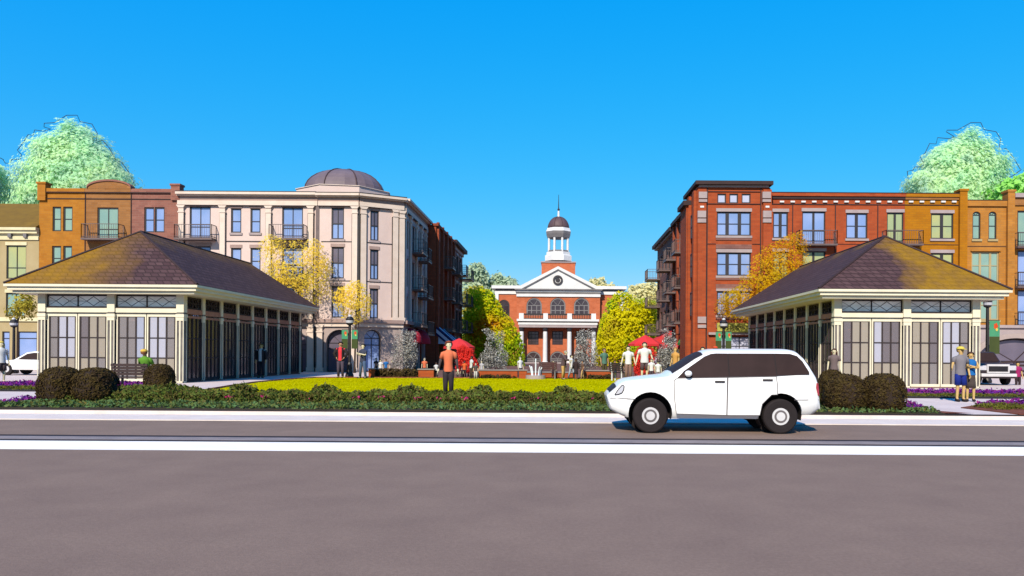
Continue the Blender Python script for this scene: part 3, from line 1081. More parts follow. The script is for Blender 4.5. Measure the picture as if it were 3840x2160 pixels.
for q in arch_ops:
    window(T, FL, q[0], q[1], q[2], q[3], M['dkframe'], M['pane_mauve'], cols=2, rows=(.8,), rise=q[4], rec=.4, name='arched_shop_window')
for k in range(3):
    for x0, x1 in ((672, 812), (1022, 1152)):
        a0, a1, b0, b1 = rr(x0, 897 + pitch * k, x1, 897 + pitch * k)
        balcony(T, FL, a0, a1, b0, .95, .8, M['rail'], M['rail'])
def pilaster(T, fr, x, z0, z1, hw=.19, m=None):
    m = m or M['cream_trim']
    p = MB(fr).box(x - hw, x + hw, z0, z1 - .55, .004, .16)
    p.box(x - hw - .05, x + hw + .05, z0, z0 + .3, .005, .2)
    p.box(x - hw - .04, x + hw + .04, z1 - .55, z1 - .45, .004, .2)
    p.box(x - hw, x + hw, z1 - .45, z1 - .2, .004, .16)
    p.prism([(x - hw, z1 - .2), (x + hw, z1 - .2), (x + hw + .14, z1 - .002), (x - hw - .14, z1 - .002)], .004, .22)
    o = p.build('pilaster', m, T)
    g = MB(fr)
    for s in (-1, 1):
        g.box(x + s * (hw + .035) - .03, x + s * (hw + .035) + .03, z0 + .3, z1 - .56, .003, .03)
    g.build('joint_shade_strip', M['dkframe'], o)
for x in (681, 836, 1008, 1166):
    pilaster(T, FL, X(x, DB, 950), ar_v + .02, ztop)
    pilaster(T, FL, X(x, DB, 1300), G, ar_v - .3, .24, M['cream_trim'])
def entablature(T, fr, u0, u1, z0, z1, e0=0, e1=0, trim='cream_trim', frieze='cream_frieze'):
    h = z1 - z0
    o = MB(fr).box(u0, u1, z0 + .002, z0 + h * .36, -.4, .20).build('architrave', M[trim], T)
    MB(fr).box(u0, u1, z0 + h * .36, z0 + h * .70, -.4, .16).build('frieze', M[frieze], T)
    c_ = MB(fr).box(u0 - e0, u1 + e1, z0 + h * .70, z0 + h * .80, -.4, .34).box(u0 - e0, u1 + e1, z0 + h * .80, z1, -.4, .52)
    c_.build('cornice', M[trim], T)
    MB(fr).box(u0, u1, z0 - .03, z0 + .001, -.1, .22).build('cornice_shade_line', M['dkframe'], o)  # dark strip stands in for the shadow line under the entablature
entablature(T, FL, u0, u1, ztop, zc)
MB(FL).box(u0, u1, zc + .002, zc + .05, -.42, .54).build('edge_line', M['dkframe'], T)  # thin dark strip draws an ink edge line along the cornice top
MB(FL).box(u0, u1, ar_v - .14, ar_v + .12, -.2, .30).build('string_course', M['cream_frieze'], T)
MB(FL).box(u0, u1, ar_v - .42, ar_v - .14, -.2, .16).build('string_course', M['cream_trim'], T)
for k in range(2):
    z = Z(905 + pitch * k, DB, 900)
    MB(FL).box(X(845, DB), X(998, DB), z - .03, z + .03, .003, .05).build('string_course', M['dkframe'], T)

# turret: a front face and a canted face, then the street side
pA, pB, pC, pD = (X(1194, 55.4, 950), 55.4), (X(1346, 55.4, 950), 55.4), (-11.62, 57.0), (-11.62, 66.6)
zt2, zc2 = Z(773, 55.4, 1270), Z(728, 55.4, 1270)
FA, LA = slanted(pA, pB)
FB, LB = slanted(pB, pC)
def r_a(x0, y0, x1, y1):
    q = rect(x0, y0, x1, y1, 55.4)
    return (q[0] - pA[0], q[1] - pA[0], q[2], q[3])
def r_b(x0, y0, x1, y1):
    """on the canted face: pixel column to the distance along the face"""
    out = []
    for x in (x0, x1):
        s = (x - VX + (950 - VY) * ROLL) / FPX
        dx, dy = pC[0] - pB[0], pC[1] - pB[1]
        t = (s * pB[1] - pB[0]) / (dx - s * dy)
        out.append((t * LB, pB[1] + dy * t))
    d = (out[0][1] + out[1][1]) / 2
    return (out[0][0], out[1][0], Z(y1, d, x0), Z(y0, d, x0))
opsA = [r_a(1243, 779 + 147 * k, 1290, 897 + 147 * k) for k in range(3)]
opsB = [r_b(1388, 790 + 146 * k, 1420, 902 + 146 * k) for k in range(3)]
za = Z(1203, 55.4, 1270)
q = r_a(1222, 1236, 1322, 1406)
archA = [(q[0], q[1], G + .001, q[3], (q[1] - q[0]) / 2)]
q = r_b(1368, 1236, 1432, 1406)
archB = [(q[0], q[1], G + .001, q[3], (q[1] - q[0]) / 2)]
for fr, L_, ops_, arc_, pm in ((FA, LA, opsA, archA, 'pane_mauve'), (FB, LB, opsB, archB, 'pane_blue')):
    wall(T, fr, 0, L_, za, zt2, ops_, M['cream'])
    wall(T, fr, 0, L_, G, za - .003, arc_, M['cream_base'], rec=.5)
    for q in ops_:
        window(T, fr, *q, M['dkframe'], M['pane_mauve'], cols=2, rows=(), fw=.09, sill=M['stone'], lintel=M['cream_frieze'])
        hb = q[2] + (q[3] - q[2]) * .48
        MB(fr).box(q[0] + .09, q[1] - .09, q[2] + .09, hb, -.125, -.11).build('pane', M['pane_blue'], T)
        MB(fr).box(q[0] + .06, q[1] - .06, hb, hb + .07, -.14, -.06).build('transom', M['dkframe'], T)
        um = (q[0] + q[1]) / 2
        MB(fr).box(um - .03, um + .03, q[2] + .09, hb - .002, -.108, -.06).build('mullion', M['dkframe'], T)
    for q in arc_:
        window(T, fr, q[0], q[1], q[2], q[3], M['dkframe'], M[pm], cols=2, rows=(.8,), rise=q[4], rec=.4, name='arched_shop_window')
    entablature(T, fr, 0, L_, zt2, zc2, .1, .1)
    MB(fr).box(-.1, L_ + .1, zc2 + .002, zc2 + .05, -.42, .54).build('edge_line', M['dkframe'], T)  # dark drawn edge line carried round the turret cornice
    MB(fr).box(0, L_, za - .14, za + .12, -.2, .30).build('string_course', M['cream_frieze'], T)
    MB(fr).box(0, L_, za - .42, za - .14, -.2, .16).build('string_course', M['cream_trim'], T)
    for k in range(2):
        z = zt2 - (Z(773, 55.4) - Z(906 + 147 * k, 55.4))
        MB(fr).box(.2, L_ - .2, z - .025, z + .025, .003, .04).build('string_course', M['dkframe'], T)
pilaster(T, FA, LA - .28, za + .02, zt2)
pilaster(T, FA, LA - .28, G, za - .3, .2)
pilaster(T, FA, .16, G, za - .3, .2)
MB(FA).box(-.2, .06, za, zt2 - .02, -.4, .03).build('joint_shade_strip', M['rail'], T)  # brown strip stands in for the shading at the turret's left edge
MB(FA).box(LA - .06, LA + .05, za, zt2 - .02, -.05, .05).build('joint_shade_strip', M['black'], T)
pilaster(T, FB, .30, za + .02, zt2)
pilaster(T, FB, LB - .62, za + .02, zt2)
pilaster(T, FB, LB - .14, za + .02, zt2 - .05)
# turret roof slab and the body behind the two faces
MB().slab([(pA[0], pA[1] + .4), (pB[0] - .1, pB[1] + .4), (pC[0] - .45, pC[1] + .4), (pC[0] - .45, 66.5), (pA[0], 66.5)], zc2 - .5, zc2 - .06).build('roof', M['lead'], T)
# street side
FE = facing_east(-11.62)
sops, skind = [], []
for k in range(3):
    z0 = zt2 - 2.65 - 2.86 * k
    for (y0, wd) in ((57.9, 1.0), (60.0, 1.5), (62.6, 1.0), (64.6, 1.0)):
        sops.append((y0, y0 + wd, z0, z0 + 2.1))
wall(T, FE, 57.0, 66.6, za, zt2, sops, M['cream'], depth=5)
lops = [(58.0, 60.4, G + .001, za - .8), (61.2, 63.4, G + .001, za - .8), (64.0, 66.0, G + .001, za - .8)]
wall(T, FE, 57.0, 66.6, G, za - .003, lops, M['cream_base'], depth=5, rec=.4)
for q in sops:
    window(T, FE, *q, M['dkframe'], M['pane_mauve'], cols=2 if q[1] - q[0] > 1.2 else 1, rows=(.45,), fw=.09, lintel=M['stone'])
for q in lops:
    window(T, FE, *q, M['planter'], M['pane_dark'], cols=3, rows=(.75,), fw=.16, rec=.25, name='shop_window')
for y in (57.35, 59.4, 61.95, 64.1, 66.2):
    pilaster(T, FE, y, za + .02, zt2)
entablature(T, FE, 57.05, 66.6, zt2, zc2, .2, .45)
MB(FE).box(57.0, 66.6, za - .14, za + .12, -.2, .34).build('string_course', M['cream_frieze'], T)
for k in range(3):
    z0 = zt2 - 2.7 - 2.86 * k
    balcony(T, FE, 59.7, 61.9, z0, 1.0, 1.0, M['rail'], M['rail'])
    balcony(T, FE, 62.3, 63.9 + k * .8, z0 - .35 - .1 * k, 1.0, 1.0, M['rail'], M['rail'])
# drum and ribbed dome
dc = (X(1294, 60.2, 700), 60.2)
dr = MB()
zb_ = Z(694, 56.7, 1290)
dr.lathe((dc[0], dc[1], 0), [(3.70, zc2 - .4), (3.70, zb_)], 8, rot=R(22.5 + 9))
dr.build('drum', M['cream'], T)
dm = MB()
MB().lathe((dc[0], dc[1], 0), [(3.78, zb_ + .002), (3.78, zb_ + .05)], 8, rot=R(22.5 + 9)).build('drum_cap', M['cream_trim'], T)
prof = [(3.14, zb_ + .052), (3.14, zb_ + .07), (3.10, zb_ + .08)]
for k in range(1, 9):
    a = R(90) * k / 8
    prof.append((3.06 * math.cos(a) + .02, zb_ + .08 + (Z(640, 60.2, 1290) - zb_ - .08) * math.sin(a)))
dm.lathe((dc[0], dc[1], 0), prof, 24)
do = dm.build('dome', M['lead'], T, smooth=False)
rb = MB()
for i in range(8):
    a = R(22.5 + 9) + i * R(45)
    pts = []
    for r_, z_ in prof[2:]:
        pts.append((dc[0] + (r_ + .01) * math.cos(a), dc[1] + (r_ + .01) * math.sin(a), z_ + .01))
    rb.path(pts, .05, 5)
rb.build('dome_rib', M['dome_rib'], do)

# ---- rust brick house further up the left side of the street ------------------------------------
T = thing('brick_townhouse', 'narrow rust-red brick house with balconies up the street beyond the cream building', 'building', (-12, 67, G))
xw = -10.75
zr = Z(845, 67, 1640)
FN = front(66.7)
MB(FN).box(-13.5, xw, G, zr, -.3, 0).build('wall', M['brick_side'], T)
FE2 = facing_east(xw)
sops = []
for k in range(3):
    z0 = zr - 3.3 - 2.86 * k
    for y0 in (67.8, 70.4, 73.0, 75.4):
        sops.append((y0, y0 + 1.3, z0, z0 + 2.1))
lops = [(68.0, 71.0, G + .001, 3.3), (72.0, 76.6, G + .001, 3.3)]
wall(T, FE2, 66.73, 77.6, G, zr, sops + lops, M['brick_side'], depth=6)
for q in sops + lops:
    window(T, FE2, *q, M['dkframe'], M['pane_dark'], cols=2, rows=(.45,), fw=.1)
MB(FE2).box(66.6, 77.6, zr - .1, zr + .12, -.4, .2).build('coping', M['brick_side'], T)
for y in (67.1, 69.7, 72.3, 74.9, 77.2):
    MB(FE2).box(y - .22, y + .22, G, zr + .25, .003, .22).build('pier', M['brick_side'], T)
for k in range(3):
    z0 = zr - 3.3 - 2.86 * k
    for y0 in (70.1, 75.1):
        balcony(T, FE2, y0, y0 + 2.0, z0, 1.0, 1.0, M['rail'], M['rail'])

T = thing('grey_brick_building', 'grey-brown brick block with white cornice and balconies at the far end of the left row', 'building', (-12, 78, G))
FE3 = facing_east(-10.9)
zr = Z(935, 85, 1740) - .25
sops = []
for k in range(3):
    z0 = zr - 3.0 - 2.9 * k
    for y0 in (78.4, 80.9, 83.3):
        sops.append((y0, y0 + 1.4, z0, z0 + 2.1))
lops = [(78.4, 81.0, G + .001, 3.1), (82.0, 85.0, G + .001, 3.1)]
wall(T, FE3, 77.65, 86, G, zr, sops + lops, M['brick_street'], depth=6)
for q in sops + lops:
    window(T, FE3, *q, M['dkframe'], M['pane_dark'], cols=2, rows=(.45,), fw=.1, lintel=M['stone'])
MB(FE3).box(77.65, 86.3, zr - .5, zr - .15, -.4, .12).build('frieze', M['stone'], T)
MB(FE3).box(77.65, 86.5, zr - .15, zr + .25, -.4, .5).build('cornice', M['dkstone'], T)
for k in range(3):
    z0 = zr - 3.0 - 2.9 * k
    balcony(T, FE3, 80.5, 82.6, z0, 1.0, 1.1, M['rail'], M['rail'])
    balcony(T, FE3, 83.6, 86.2, z0 - .1, 1.0, 1.3, M['rail'], M['rail'])

# ================================================================================================
# RIGHT ROW
# ================================================================================================
T = thing('brick_tower_building', 'orange-red brick corner building with stone-banded tower and a wing ending in golden brick', 'building', (14, DB, G))
DT = 55.0
FT = front(DT)
u0, u1 = X(2612, DT, 900), X(2888, DT, 900)
ztw = Z(704, DT, 2750)
ops = []
for (x0, x1) in ((2690, 2723), (2735, 2768), (2781, 2815)):
    ops.append(rr(x0, 726, x1, 762, DT))
big = [rr(2688, y0, 2816, y1, DT) for y0, y1 in ((794, 884), (947, 1034), (1092, 1182))]
gro = [rr(2688, 1262, 2816, 1405, DT)]
wall(T, FT, u0, u1, G, ztw, ops + big + gro, M['brick_red'], depth=5.0)
for q in ops:
    window(T, FT, *q, M['dkframe'], M['pane_pale'], cols=1, rows=(), fw=.08)
tri = [(.29, .05), (.345, .16), (.40, .05), (.62, .05), (.675, .16), (.73, .05)]
for i, q in enumerate(big):
    window(T, FT, *q, M['dkframe'], M['pane_blue'], rows=(.5,), colbars=[(.31, .24), (.67, .24)], fw=.09, sill=M['stone'], lintel=M['stone'])
for q in gro:
    window(T, FT, *q, M['dkframe'], M['pane_pale'], cols=3, rows=(.75,), name='shop_window')
for y in (903, 1052, 1200):
    q = rr(2684, y - 12, 2818, y - 2, DT)
    q2 = rr(2684, y + 14, 2818, y + 30, DT)
    for p in (q, q2):
        MB(FT).box(p[0], p[1], p[2], p[3], .003, .06).build('spandrel_band', M['brick_street'], T)
# piers with paired stone blocks
for (x0, x1) in ((2614, 2645), (2858, 2889)):
    q = rr(x0, 712, x1, 1400, DT)
    MB(FT).box(q[0], q[1], G, ztw - .15, .004, .22).build('pier', M['brick_red'], T)
    for (ya, yb, dx) in ((722, 746, 4), (750, 760, 4), (793, 818, 0), (822, 837, 0), (1188, 1212, 0), (1218, 1230, 0)):
        s_ = rr(x0 + dx * (1 if x0 < 2700 else -.5), ya, x1 + dx * (1 if x0 < 2700 else -.5), yb, DT)
        MB(FT).box(s_[0], s_[1], s_[2], s_[3], .1, .30).build('stone_block', M['stone'], T)
    s_ = rr((x0 + x1) / 2 - 6, 774, (x0 + x1) / 2 + 8, 781, DT)
    MB(FT).box(s_[0], s_[1], s_[2], s_[3], .1, .26).build('stone_block', M['white'], T)
jl = MB(FT)
for x in (2651, 2852):
    xx = X(x, DT, 900)
    jl.box(xx - .04, xx + .04, G, ztw, .003, .05)
for y in (719, 765):
    z = Z(y, DT, 2750)
    jl.box(X(2652, DT, y), X(2850, DT, y), z - .025, z + .025, .003, .06)
z = Z(915, DT, 2750)
jl.box(X(2652, DT, 915), X(2684, DT, 915), z - .02, z + .02, .003, .04)
jl.box(X(2820, DT, 915), X(2850, DT, 915), z - .02, z + .02, .003, .04)
jl.build('joint_shade_strip', M['dkstone'], T)
MB(FT).box(u0 + .15, u1 - .15, ztw + .002, ztw + .16, -4.8, .14).build('cornice', M['stone'], T)
MB(FT).box(u0 - .15, u1 + .1, ztw + .16, ztw + .42, -5.2, .42).build('cornice', M['dkstone'], T)
# tower's street side and its lower shoulder
FW = facing_west(u0 - .004)
for (y0, y1) in ((55.1, 55.7), (57.2, 57.9), (59.2, 59.95)):
    MB(FW).box(y0, y1, G, ztw - .2, .003, .2).build('pier', M['brick_red'], T)
for k in range(3):
    z0 = Z(884 + 149 * k, DT, 2750)
    window(T, FW, 55.95, 56.95, z0, z0 + 1.75, M['dkframe'], M['pane_mauve'], cols=2, rows=(.5,), rec=-.08)
    window(T, FW, 58.1, 59.0, z0, z0 + 1.75, M['dkframe'], M['pane_mauve'], cols=2, rows=(.5,), rec=-.08)
FS = front(57.4)
q = rect(2572, 756, 2613, 1400, 57.4)
MB(FS).box(q[0], u0 + .4, G, q[3] - .3, -2.6, 0).build('wall', M['brick_red'], T)
MB(FS).box(q[0] - .25, u0 + .4, q[3] - .3, q[3] + .05, -2.8, .22).build('cornice', M['dkstone'], T)
for (xa, xb) in ((2576, 2586), (2592, 2609)):
    s_ = rect(xa, 800, xb, 1400, 57.4)
    MB(FS).box(s_[0], s_[1], G, q[3] - .5, .003, .18).build('pier', M['brick_red'], T)
for (ya, yb) in ((765, 790), (797, 808)):
    s_ = rect(2592, ya, 2611, yb, 57.4)
    MB(FS).box(s_[0], s_[1], s_[2], s_[3], .1, .28).build('stone_block', M['stone'], T)
# long wing
FWg = front(DB)
xs = [2889, 2971, 3131, 3290, 3392, 3600]
zw = Z(727, DB, 3240)
wlist = [(2899, 795, 2955, 893, 'w', 'b'), (3008, 793, 3095, 917, 'd', 'b'), (3173, 799, 3253, 895, 'w', 'b'), (3326, 797, 3411, 915, 'd', 's'), (3491, 800, 3575, 896, 'w', 's')]
for i, (xa, xb, bm_) in enumerate(((2889, 3392, 'brick_red'), (3392, 3600, 'brick_gold'))):
    ops, kd = [], []
    for k in range(3):
        for (x0, y0, x1, y1, a, b) in wlist:
            if not (xa - 66 <= x0 and x1 <= xb + 66 and (x0 + x1) / 2 < xb and (x0 + x1) / 2 > xa):
                continue
            if x1 > xb: x1 = xb - 4
            ops.append(rr(x0, y0 + 149 * k, x1, y1 + 149 * k))
            kd.append((a, 'p' if k and x0 < 3120 else b))
    sh = [rr(x, 1262, x + 120, 1405) for x in ((2900, 3040, 3180) if i == 0 else (3410,))]
    ua = X(xa, DB, 1000)
    ub = X(xb, DB, 1000) - .012
    wall(T, FWg, ua, ub, G, zw, ops + sh, M[bm_], depth=HB, label=('orange-red brick wing', 'golden brick end of the wing')[i])
    for q, (a, b) in zip(ops, kd):
        pm = {'b': M['pane_blue'], 's': M['pane_olive'], 'p': M['pane_olive']}[b]
        if a == 'd':
            window(T, FWg, *q, M['dkframe'], pm, rows=(.42,), colbars=[(.5, .16)], fw=.08, lintel=M['stone'])
        else:
            window(T, FWg, *q, M['dkframe'], pm, rows=(.5,), colbars=[(.5, .22)], fw=.09, sill=M['stone'], lintel=M['stone'])
    for q in sh:
        window(T, FWg, *q, M['greyframe'], M['pane_mauve'], cols=3, rows=(.78,), name='shop_window')
    MB(FWg).box(ua, ub, Z(738, DB, 3240), zw + .02, -.4, .18).build('parapet', M[bm_], T)
    MB(FWg).box(ua, ub, zw + .022, zw + .07, -.42, .21).build('edge_line', M['dkstone'], T)  # dark drawn edge line on top of the parapet
    MB(FWg).box(ua, ub, Z(748, DB, 3240), Z(738, DB, 3240) - .003, -.2, .10).build('cornice', M['dkstone'] if i == 0 else M['brick_umber'], T)
    ln = MB(FWg).box(ua, ub, Z(769, DB, 3240), Z(766, DB, 3240), .003, .05)
    for x in xs[1:4]:
        if xa < x < xb:
            xx = X(x, DB, 1000)
            ln.box(xx - .03, xx + .03, G, Z(769, DB, x), .003, .05)
    ln.box(ua, ub, Z(917, DB, 3240), Z(915, DB, 3240), .003, .03)
    ln.build('joint_shade_strip', M['dkstone'], T)
dn = MB(FWg)
x = 2931
while x < 3590:
    q = rr(x - 8, 754, x + 8, 760)
    dn.box(q[0], q[1], q[2], q[3], .003, .12)
    x += 40.3
dn.build('dentil_course', M['white'], T)
for x0, x1 in ((2985, 3128), (3306, 3446)):
    for k in range(3):
        a0, a1, b0, b1 = rr(x0, 918 + 149 * k, x1, 918 + 149 * k)
        balcony(T, FWg, a0, a1, b0, .95, .75, M['rail'], M['rail'])
q = rr(3592, 719, 3620, 1400)
MB(FWg).box(q[0], q[1], G, q[3], -.5, .25).build('pier', M['brick_gold'], T)
MB(FWg).box(q[0] - .06, q[1] + .06, q[3] + .002, q[3] + .16, -.55, .31).build('pier_cap', M['brick_gold'], T)
# shop signboard over the tower's right side
sg = thing('shop_sign', 'long straw-yellow shop signboard with dark lettering over the shop behind the right lamp post', 'sign', (X(2770, 54.6), 54.6, Z(1240, 54.6)))
FSg = front(54.6)
q = rect(2690, 1211, 2838, 1246, 54.6)
M['sign'] = mat('straw_sign', c(206, 200, 96), c(190, 190, 70), 2)
M['ink'] = mat('sign_ink', c(80, 66, 40), c(66, 56, 34), 3)
MB(FSg).box(q[0], q[1], q[2], q[3], -.16, 0).build('board', M['sign'], sg, bevel=.02)
lt = MB(FSg)
zb_, hh = q[2] + .2, .26
def stroke(x, kind):
    k = .035
    if kind in 'IMHENR':
        lt.box(x, x + k, zb_, zb_ + hh, .002, .03)
    if kind in 'MHN':
        lt.box(x + .13, x + .13 + k, zb_, zb_ + hh, .002, .03)
    if kind in 'ER':
        lt.box(x + k, x + .14, zb_ + hh - k, zb_ + hh, .002, .03)
        lt.box(x + k, x + .14, zb_ + hh * .45, zb_ + hh * .45 + k, .002, .03)
    if kind == 'E':
        lt.box(x + k, x + .14, zb_, zb_ + k, .002, .03)
    if kind in 'HM':
        lt.box(x + k, x + .13, zb_ + hh * .5, zb_ + hh * .5 + k, .002, .03)
    if kind == 'R':
        lt.box(x + .12, x + .12 + k, zb_, zb_ + hh * .45, .002, .03)
xx = X(2727, 54.6, 1228)
for k, ch in enumerate('INERM'):
    stroke(xx + k * .2, ch)
xx = X(2781, 54.6, 1228)
for k, ch in enumerate('HNI'):
    stroke(xx + k * .2, ch)
lt.build('lettering', M['ink'], sg)
MB(FT).box(X(2655, DT), X(2850, DT), Z(1256, DT, 2750), Z(1247, DT, 2750), .003, .24).build('shop_fascia', M['stone'], T)

# ---- tan house and the far-right house ----------------------------------------------------------
T = thing('tan_building', 'tan brick house with narrow arched windows and a bay window, behind the right pavilion corner', 'building', (X(3690, DB), DB, G))
u0, u1 = X(3620, DB, 1000) + .01, X(3782, DB, 1000)
zt3 = Z(756, DB, 3700)
ops = [rr(3647, 793, 3677, 897), rr(3707, 793, 3737, 897)]
bayw = [rr(3643, 945, 3746, 1058), rr(3643, 1098, 3746, 1200)]
shop = [rr(3640, 1240, 3760, 1405)]
wall(T, FWg, u0, u1, G, zt3, [q + (.25,) for q in ops] + bayw + shop, M['brick_tan'], depth=HB)
for q in ops:
    window(T, FWg, *q, M['dkframe'], M['pane_sage'], cols=1, rows=(.55,), rise=.25, fw=.08, sill=M['beige'])
for q in bayw:
    window(T, FWg, *q, M['beige'], M['pane_sage'], rows=(.55,), colbars=[(.33, .16), (.70, .16)], fw=.1, sill=M['beige'])
    top = arc(q[0] - .1, q[1] + .1, q[3] + .35, 12, .3)
    MB(FWg).prism(top, .004, .12).build('arch_head', M['brick_tan'], T)
for q in shop:
    window(T, FWg, *q, M['dkstone'], M['pane_mauve'], cols=4, rows=(.72,), name='shop_window')
MB(FWg).box(u0, u1, zt3 - .35, zt3 + .06, -.3, .14).build('corbel_course', M['brick_tan'], T)
MB(FWg).box(u0, u1, zt3 + .062, zt3 + .11, -.32, .17).build('edge_line', M['dkstone'], T)  # dark drawn edge line over the corbel course
ln = MB(FWg).box(u0, u1, Z(925, DB, 3700), Z(923, DB, 3700), .003, .03)
ln.build('joint_shade_strip', M['dkstone'], T)
q = rr(3771, 722, 3797, 1400)
MB(FWg).box(q[0], q[1], G, q[3], -.5, .25).build('pier', M['brick_tan'], T)
MB(FWg).box(q[0] - .06, q[1] + .06, q[3] + .002, q[3] + .16, -.55, .31).build('pier_cap', M['brick_tan'], T)

T = thing('corner_house', 'brown house cut by the right edge of the picture, above the wide grey stone arch', 'building', (X(3900, DB), DB, G))
u0, u1 = X(3797, DB, 1000) + .01, X(4200, DB, 1000)
zt4 = Z(742, DB, 3820)
ops = [rr(3815, 790 + 149 * k, 3905, 925 + 149 * k) for k in range(3)] + [rr(3990, 790 + 149 * k, 4070, 925 + 149 * k) for k in range(3)]
big = rr(3700, 1262, 3925, 1410)
wall(T, FWg, u0, u1, G, zt4, ops, M['brick_tan'], depth=HB)
for i, q in enumerate(ops):
    window(T, FWg, *q, M['dkframe'], M['pane_sage'] if i == 0 else M['pane_blue'], cols=2, rows=(.4,), fw=.1)
    balcony(T, FWg, q[0] - .3, q[1] + .2, q[2] - .02, .95, .6, M['rail'], M['rail'])
MB(FWg).box(u0, u1, zt4, zt4 + .3, -.3, .3).build('cornice', M['stone'], T)
MB(FWg).box(u0, u1, zt4 - .55, zt4, -.3, .12).build('frieze', M['brick_umber'], T)
# wide stone arch of the carriage entrance standing in front of both houses
T = thing('stone_arch', 'wide low grey stone arch with dark gridded glazing behind the dark jeep', 'arch', (X(3810, 55), 55.2, G))
FAr = front(55.2)
a = rect(3640, 1230, 3985, 1410, 55.2)
op = rect(3662, 1268, 3962, 1410, 55.2)
wall(T, FAr, a[0], a[1], G, a[3], [(op[0], op[1], G + .001, op[3], 1.7)], M['stone'], depth=.7, rec=.4)
window(T, FAr, op[0], op[1], G + .02, op[3], M['dkstone'], M['pane_mauve'], cols=6, rows=(.35, .75), rise=1.7, rec=.3, mw=.12, fw=.14, name='arched_window')
ring = MB(FAr)
o_, i_ = arc(op[0] - .35, op[1] + .35, op[3] + .33, 20, 1.85), arc(op[0] - .02, op[1] + .02, op[3], 20, 1.7)
for k in range(20):
    ring.prism([o_[k], o_[k + 1], i_[k + 1], i_[k]], .003, .10)
ring.build('arch_ring', M['cream_base'], T)
MB(FAr).box(a[0], a[1], a[3], a[3] + .2, -.7, .16).build('cornice', M['stone'], T)

# ---- right side of the street -------------------------------------------------------------------
T = thing('balcony_townhouse', 'brown brick house with stacked balconies along the street beside the orange tower', 'building', (10.7, 61, G))
FW1 = facing_west(10.45)
zr = 13.2
sops = []
for k in range(3):
    z0 = zr - 3.2 - 2.9 * k
    for y0 in (60.6, 63.2, 65.8, 68.2):
        sops.append((y0, y0 + 1.3, z0, z0 + 2.2))
lops = [(60.6, 63.4, G + .001, 3.4), (64.4, 69.4, G + .001, 3.4)]
wall(T, FW1, 60.0, 70.2, G, zr, sops + lops, M['brick_street'], depth=5)
for q in sops + lops:
    window(T, FW1, *q, M['dkframe'], M['pane_dark'], cols=2, rows=(.45,), fw=.1)
MB(FW1).box(59.95, 70.3, zr, zr + .3, -.4, .35).build('cornice', M['dkstone'], T)
for y in (60.25, 62.6, 65.1, 67.6, 69.9):
    MB(FW1).box(y - .24, y + .24, G, zr + .5, .003, .2).build('pier', M['brick_side'], T)
for k in range(3):
    z0 = zr - 3.2 - 2.9 * k
    for y0 in (62.9, 67.9):
        balcony(T, FW1, y0, y0 + 2.1, z0, 1.0, 1.05, M['rail'], M['rail'])
MB(front(59.97)).box(10.45, 12.0, G, zr, -.02, 0).build('wall', M['brick_side'], T)

T = thing('street_end_building', 'dark brick block with white cornice line and balconies ending the right side of the street', 'building', (10.9, 76, G))
FW2 = facing_west(10.55)
zr = 12.75
sops = []
for k in range(3):
    z0 = zr - 3.1 - 2.9 * k
    for y0 in (71.0, 73.6, 76.2, 78.8, 81.2):
        sops.append((y0, y0 + 1.4, z0, z0 + 2.1))
lops = [(71.0, 75.0, G + .001, 3.2), (76.4, 81.6, G + .001, 3.2)]
wall(T, FW2, 70.25, 83, G, zr, sops + lops, M['brick_street'], depth=5)
for q in sops + lops:
    window(T, FW2, *q, M['dkframe'], M['pane_dark'], cols=2, rows=(.45,), fw=.1)
MB(FW2).box(70.3, 83.2, zr, zr + .16, -.4, .3).build('frieze', M['stone'], T)
MB(FW2).box(70.3, 83.4, zr + .16, zr + .5, -.4, .55).build('cornice', M['dkstone'], T)
for k in range(3):
    z0 = zr - 3.1 - 2.9 * k
    balcony(T, FW2, 73.2, 75.3, z0, 1.0, 1.1, M['rail'], M['rail'])
    balcony(T, FW2, 80.6, 83.1, z0 - .15, 1.0, 1.35, M['rail'], M['rail'])

# ================================================================================================
# COURTHOUSE
# ================================================================================================
DC = 112.0
FC = front(DC)
FP = front(DC - 1.2)
T = thing('courthouse', 'red brick courthouse with white pediment and domed cupola at the end of the street', 'courthouse', (0, DC, G))
def rc(x0, y0, x1, y1, d=DC):
    return rect(x0, y0, x1, y1, d)
u0, u1 = X(1858, DC, 1150), X(2334, DC, 1150)
ze = Z(1104, DC)
wops = [rc(1868, 1124, 1911, 1186), rc(2280, 1124, 2323, 1186)]
low = [rc(1872, 1242, 1908, 1292), rc(2283, 1242, 2319, 1292)]
wall(T, FC, u0, u1, G, ze, [q + ((q[1] - q[0]) / 2,) for q in wops] + low, M['brick_court'], depth=16)
for q in wops:
    window(T, FC, *q, M['dkframe'], M['pane_dark'], cols=2, rows=(), rise=(q[1] - q[0]) / 2, fw=.14, mw=.1)
for q in low:
    window(T, FC, *q, M['dkframe'], M['pane_dark'], cols=3, rows=(.33, .66), fw=.1)
MB(FC).box(u0 - .1, u1 + .1, ze, Z(1093, DC), -15.9, .15).build('architrave', M['white'], T)
MB(FC).box(u0, u1, Z(1093, DC), Z(1084, DC), -15.8, .08).build('frieze', M['mid_grey'], T)
MB(FC).box(u0 - .55, u1 + .55, Z(1084, DC), Z(1073, DC), -16.2, .6).build('cornice', M['white'], T)
for x in (1862, 2330):
    MB(FC).box(X(x, DC) - .25, X(x, DC) + .25, G, ze - .01, .003, .25).build('corner_pilaster', M['white'], T)
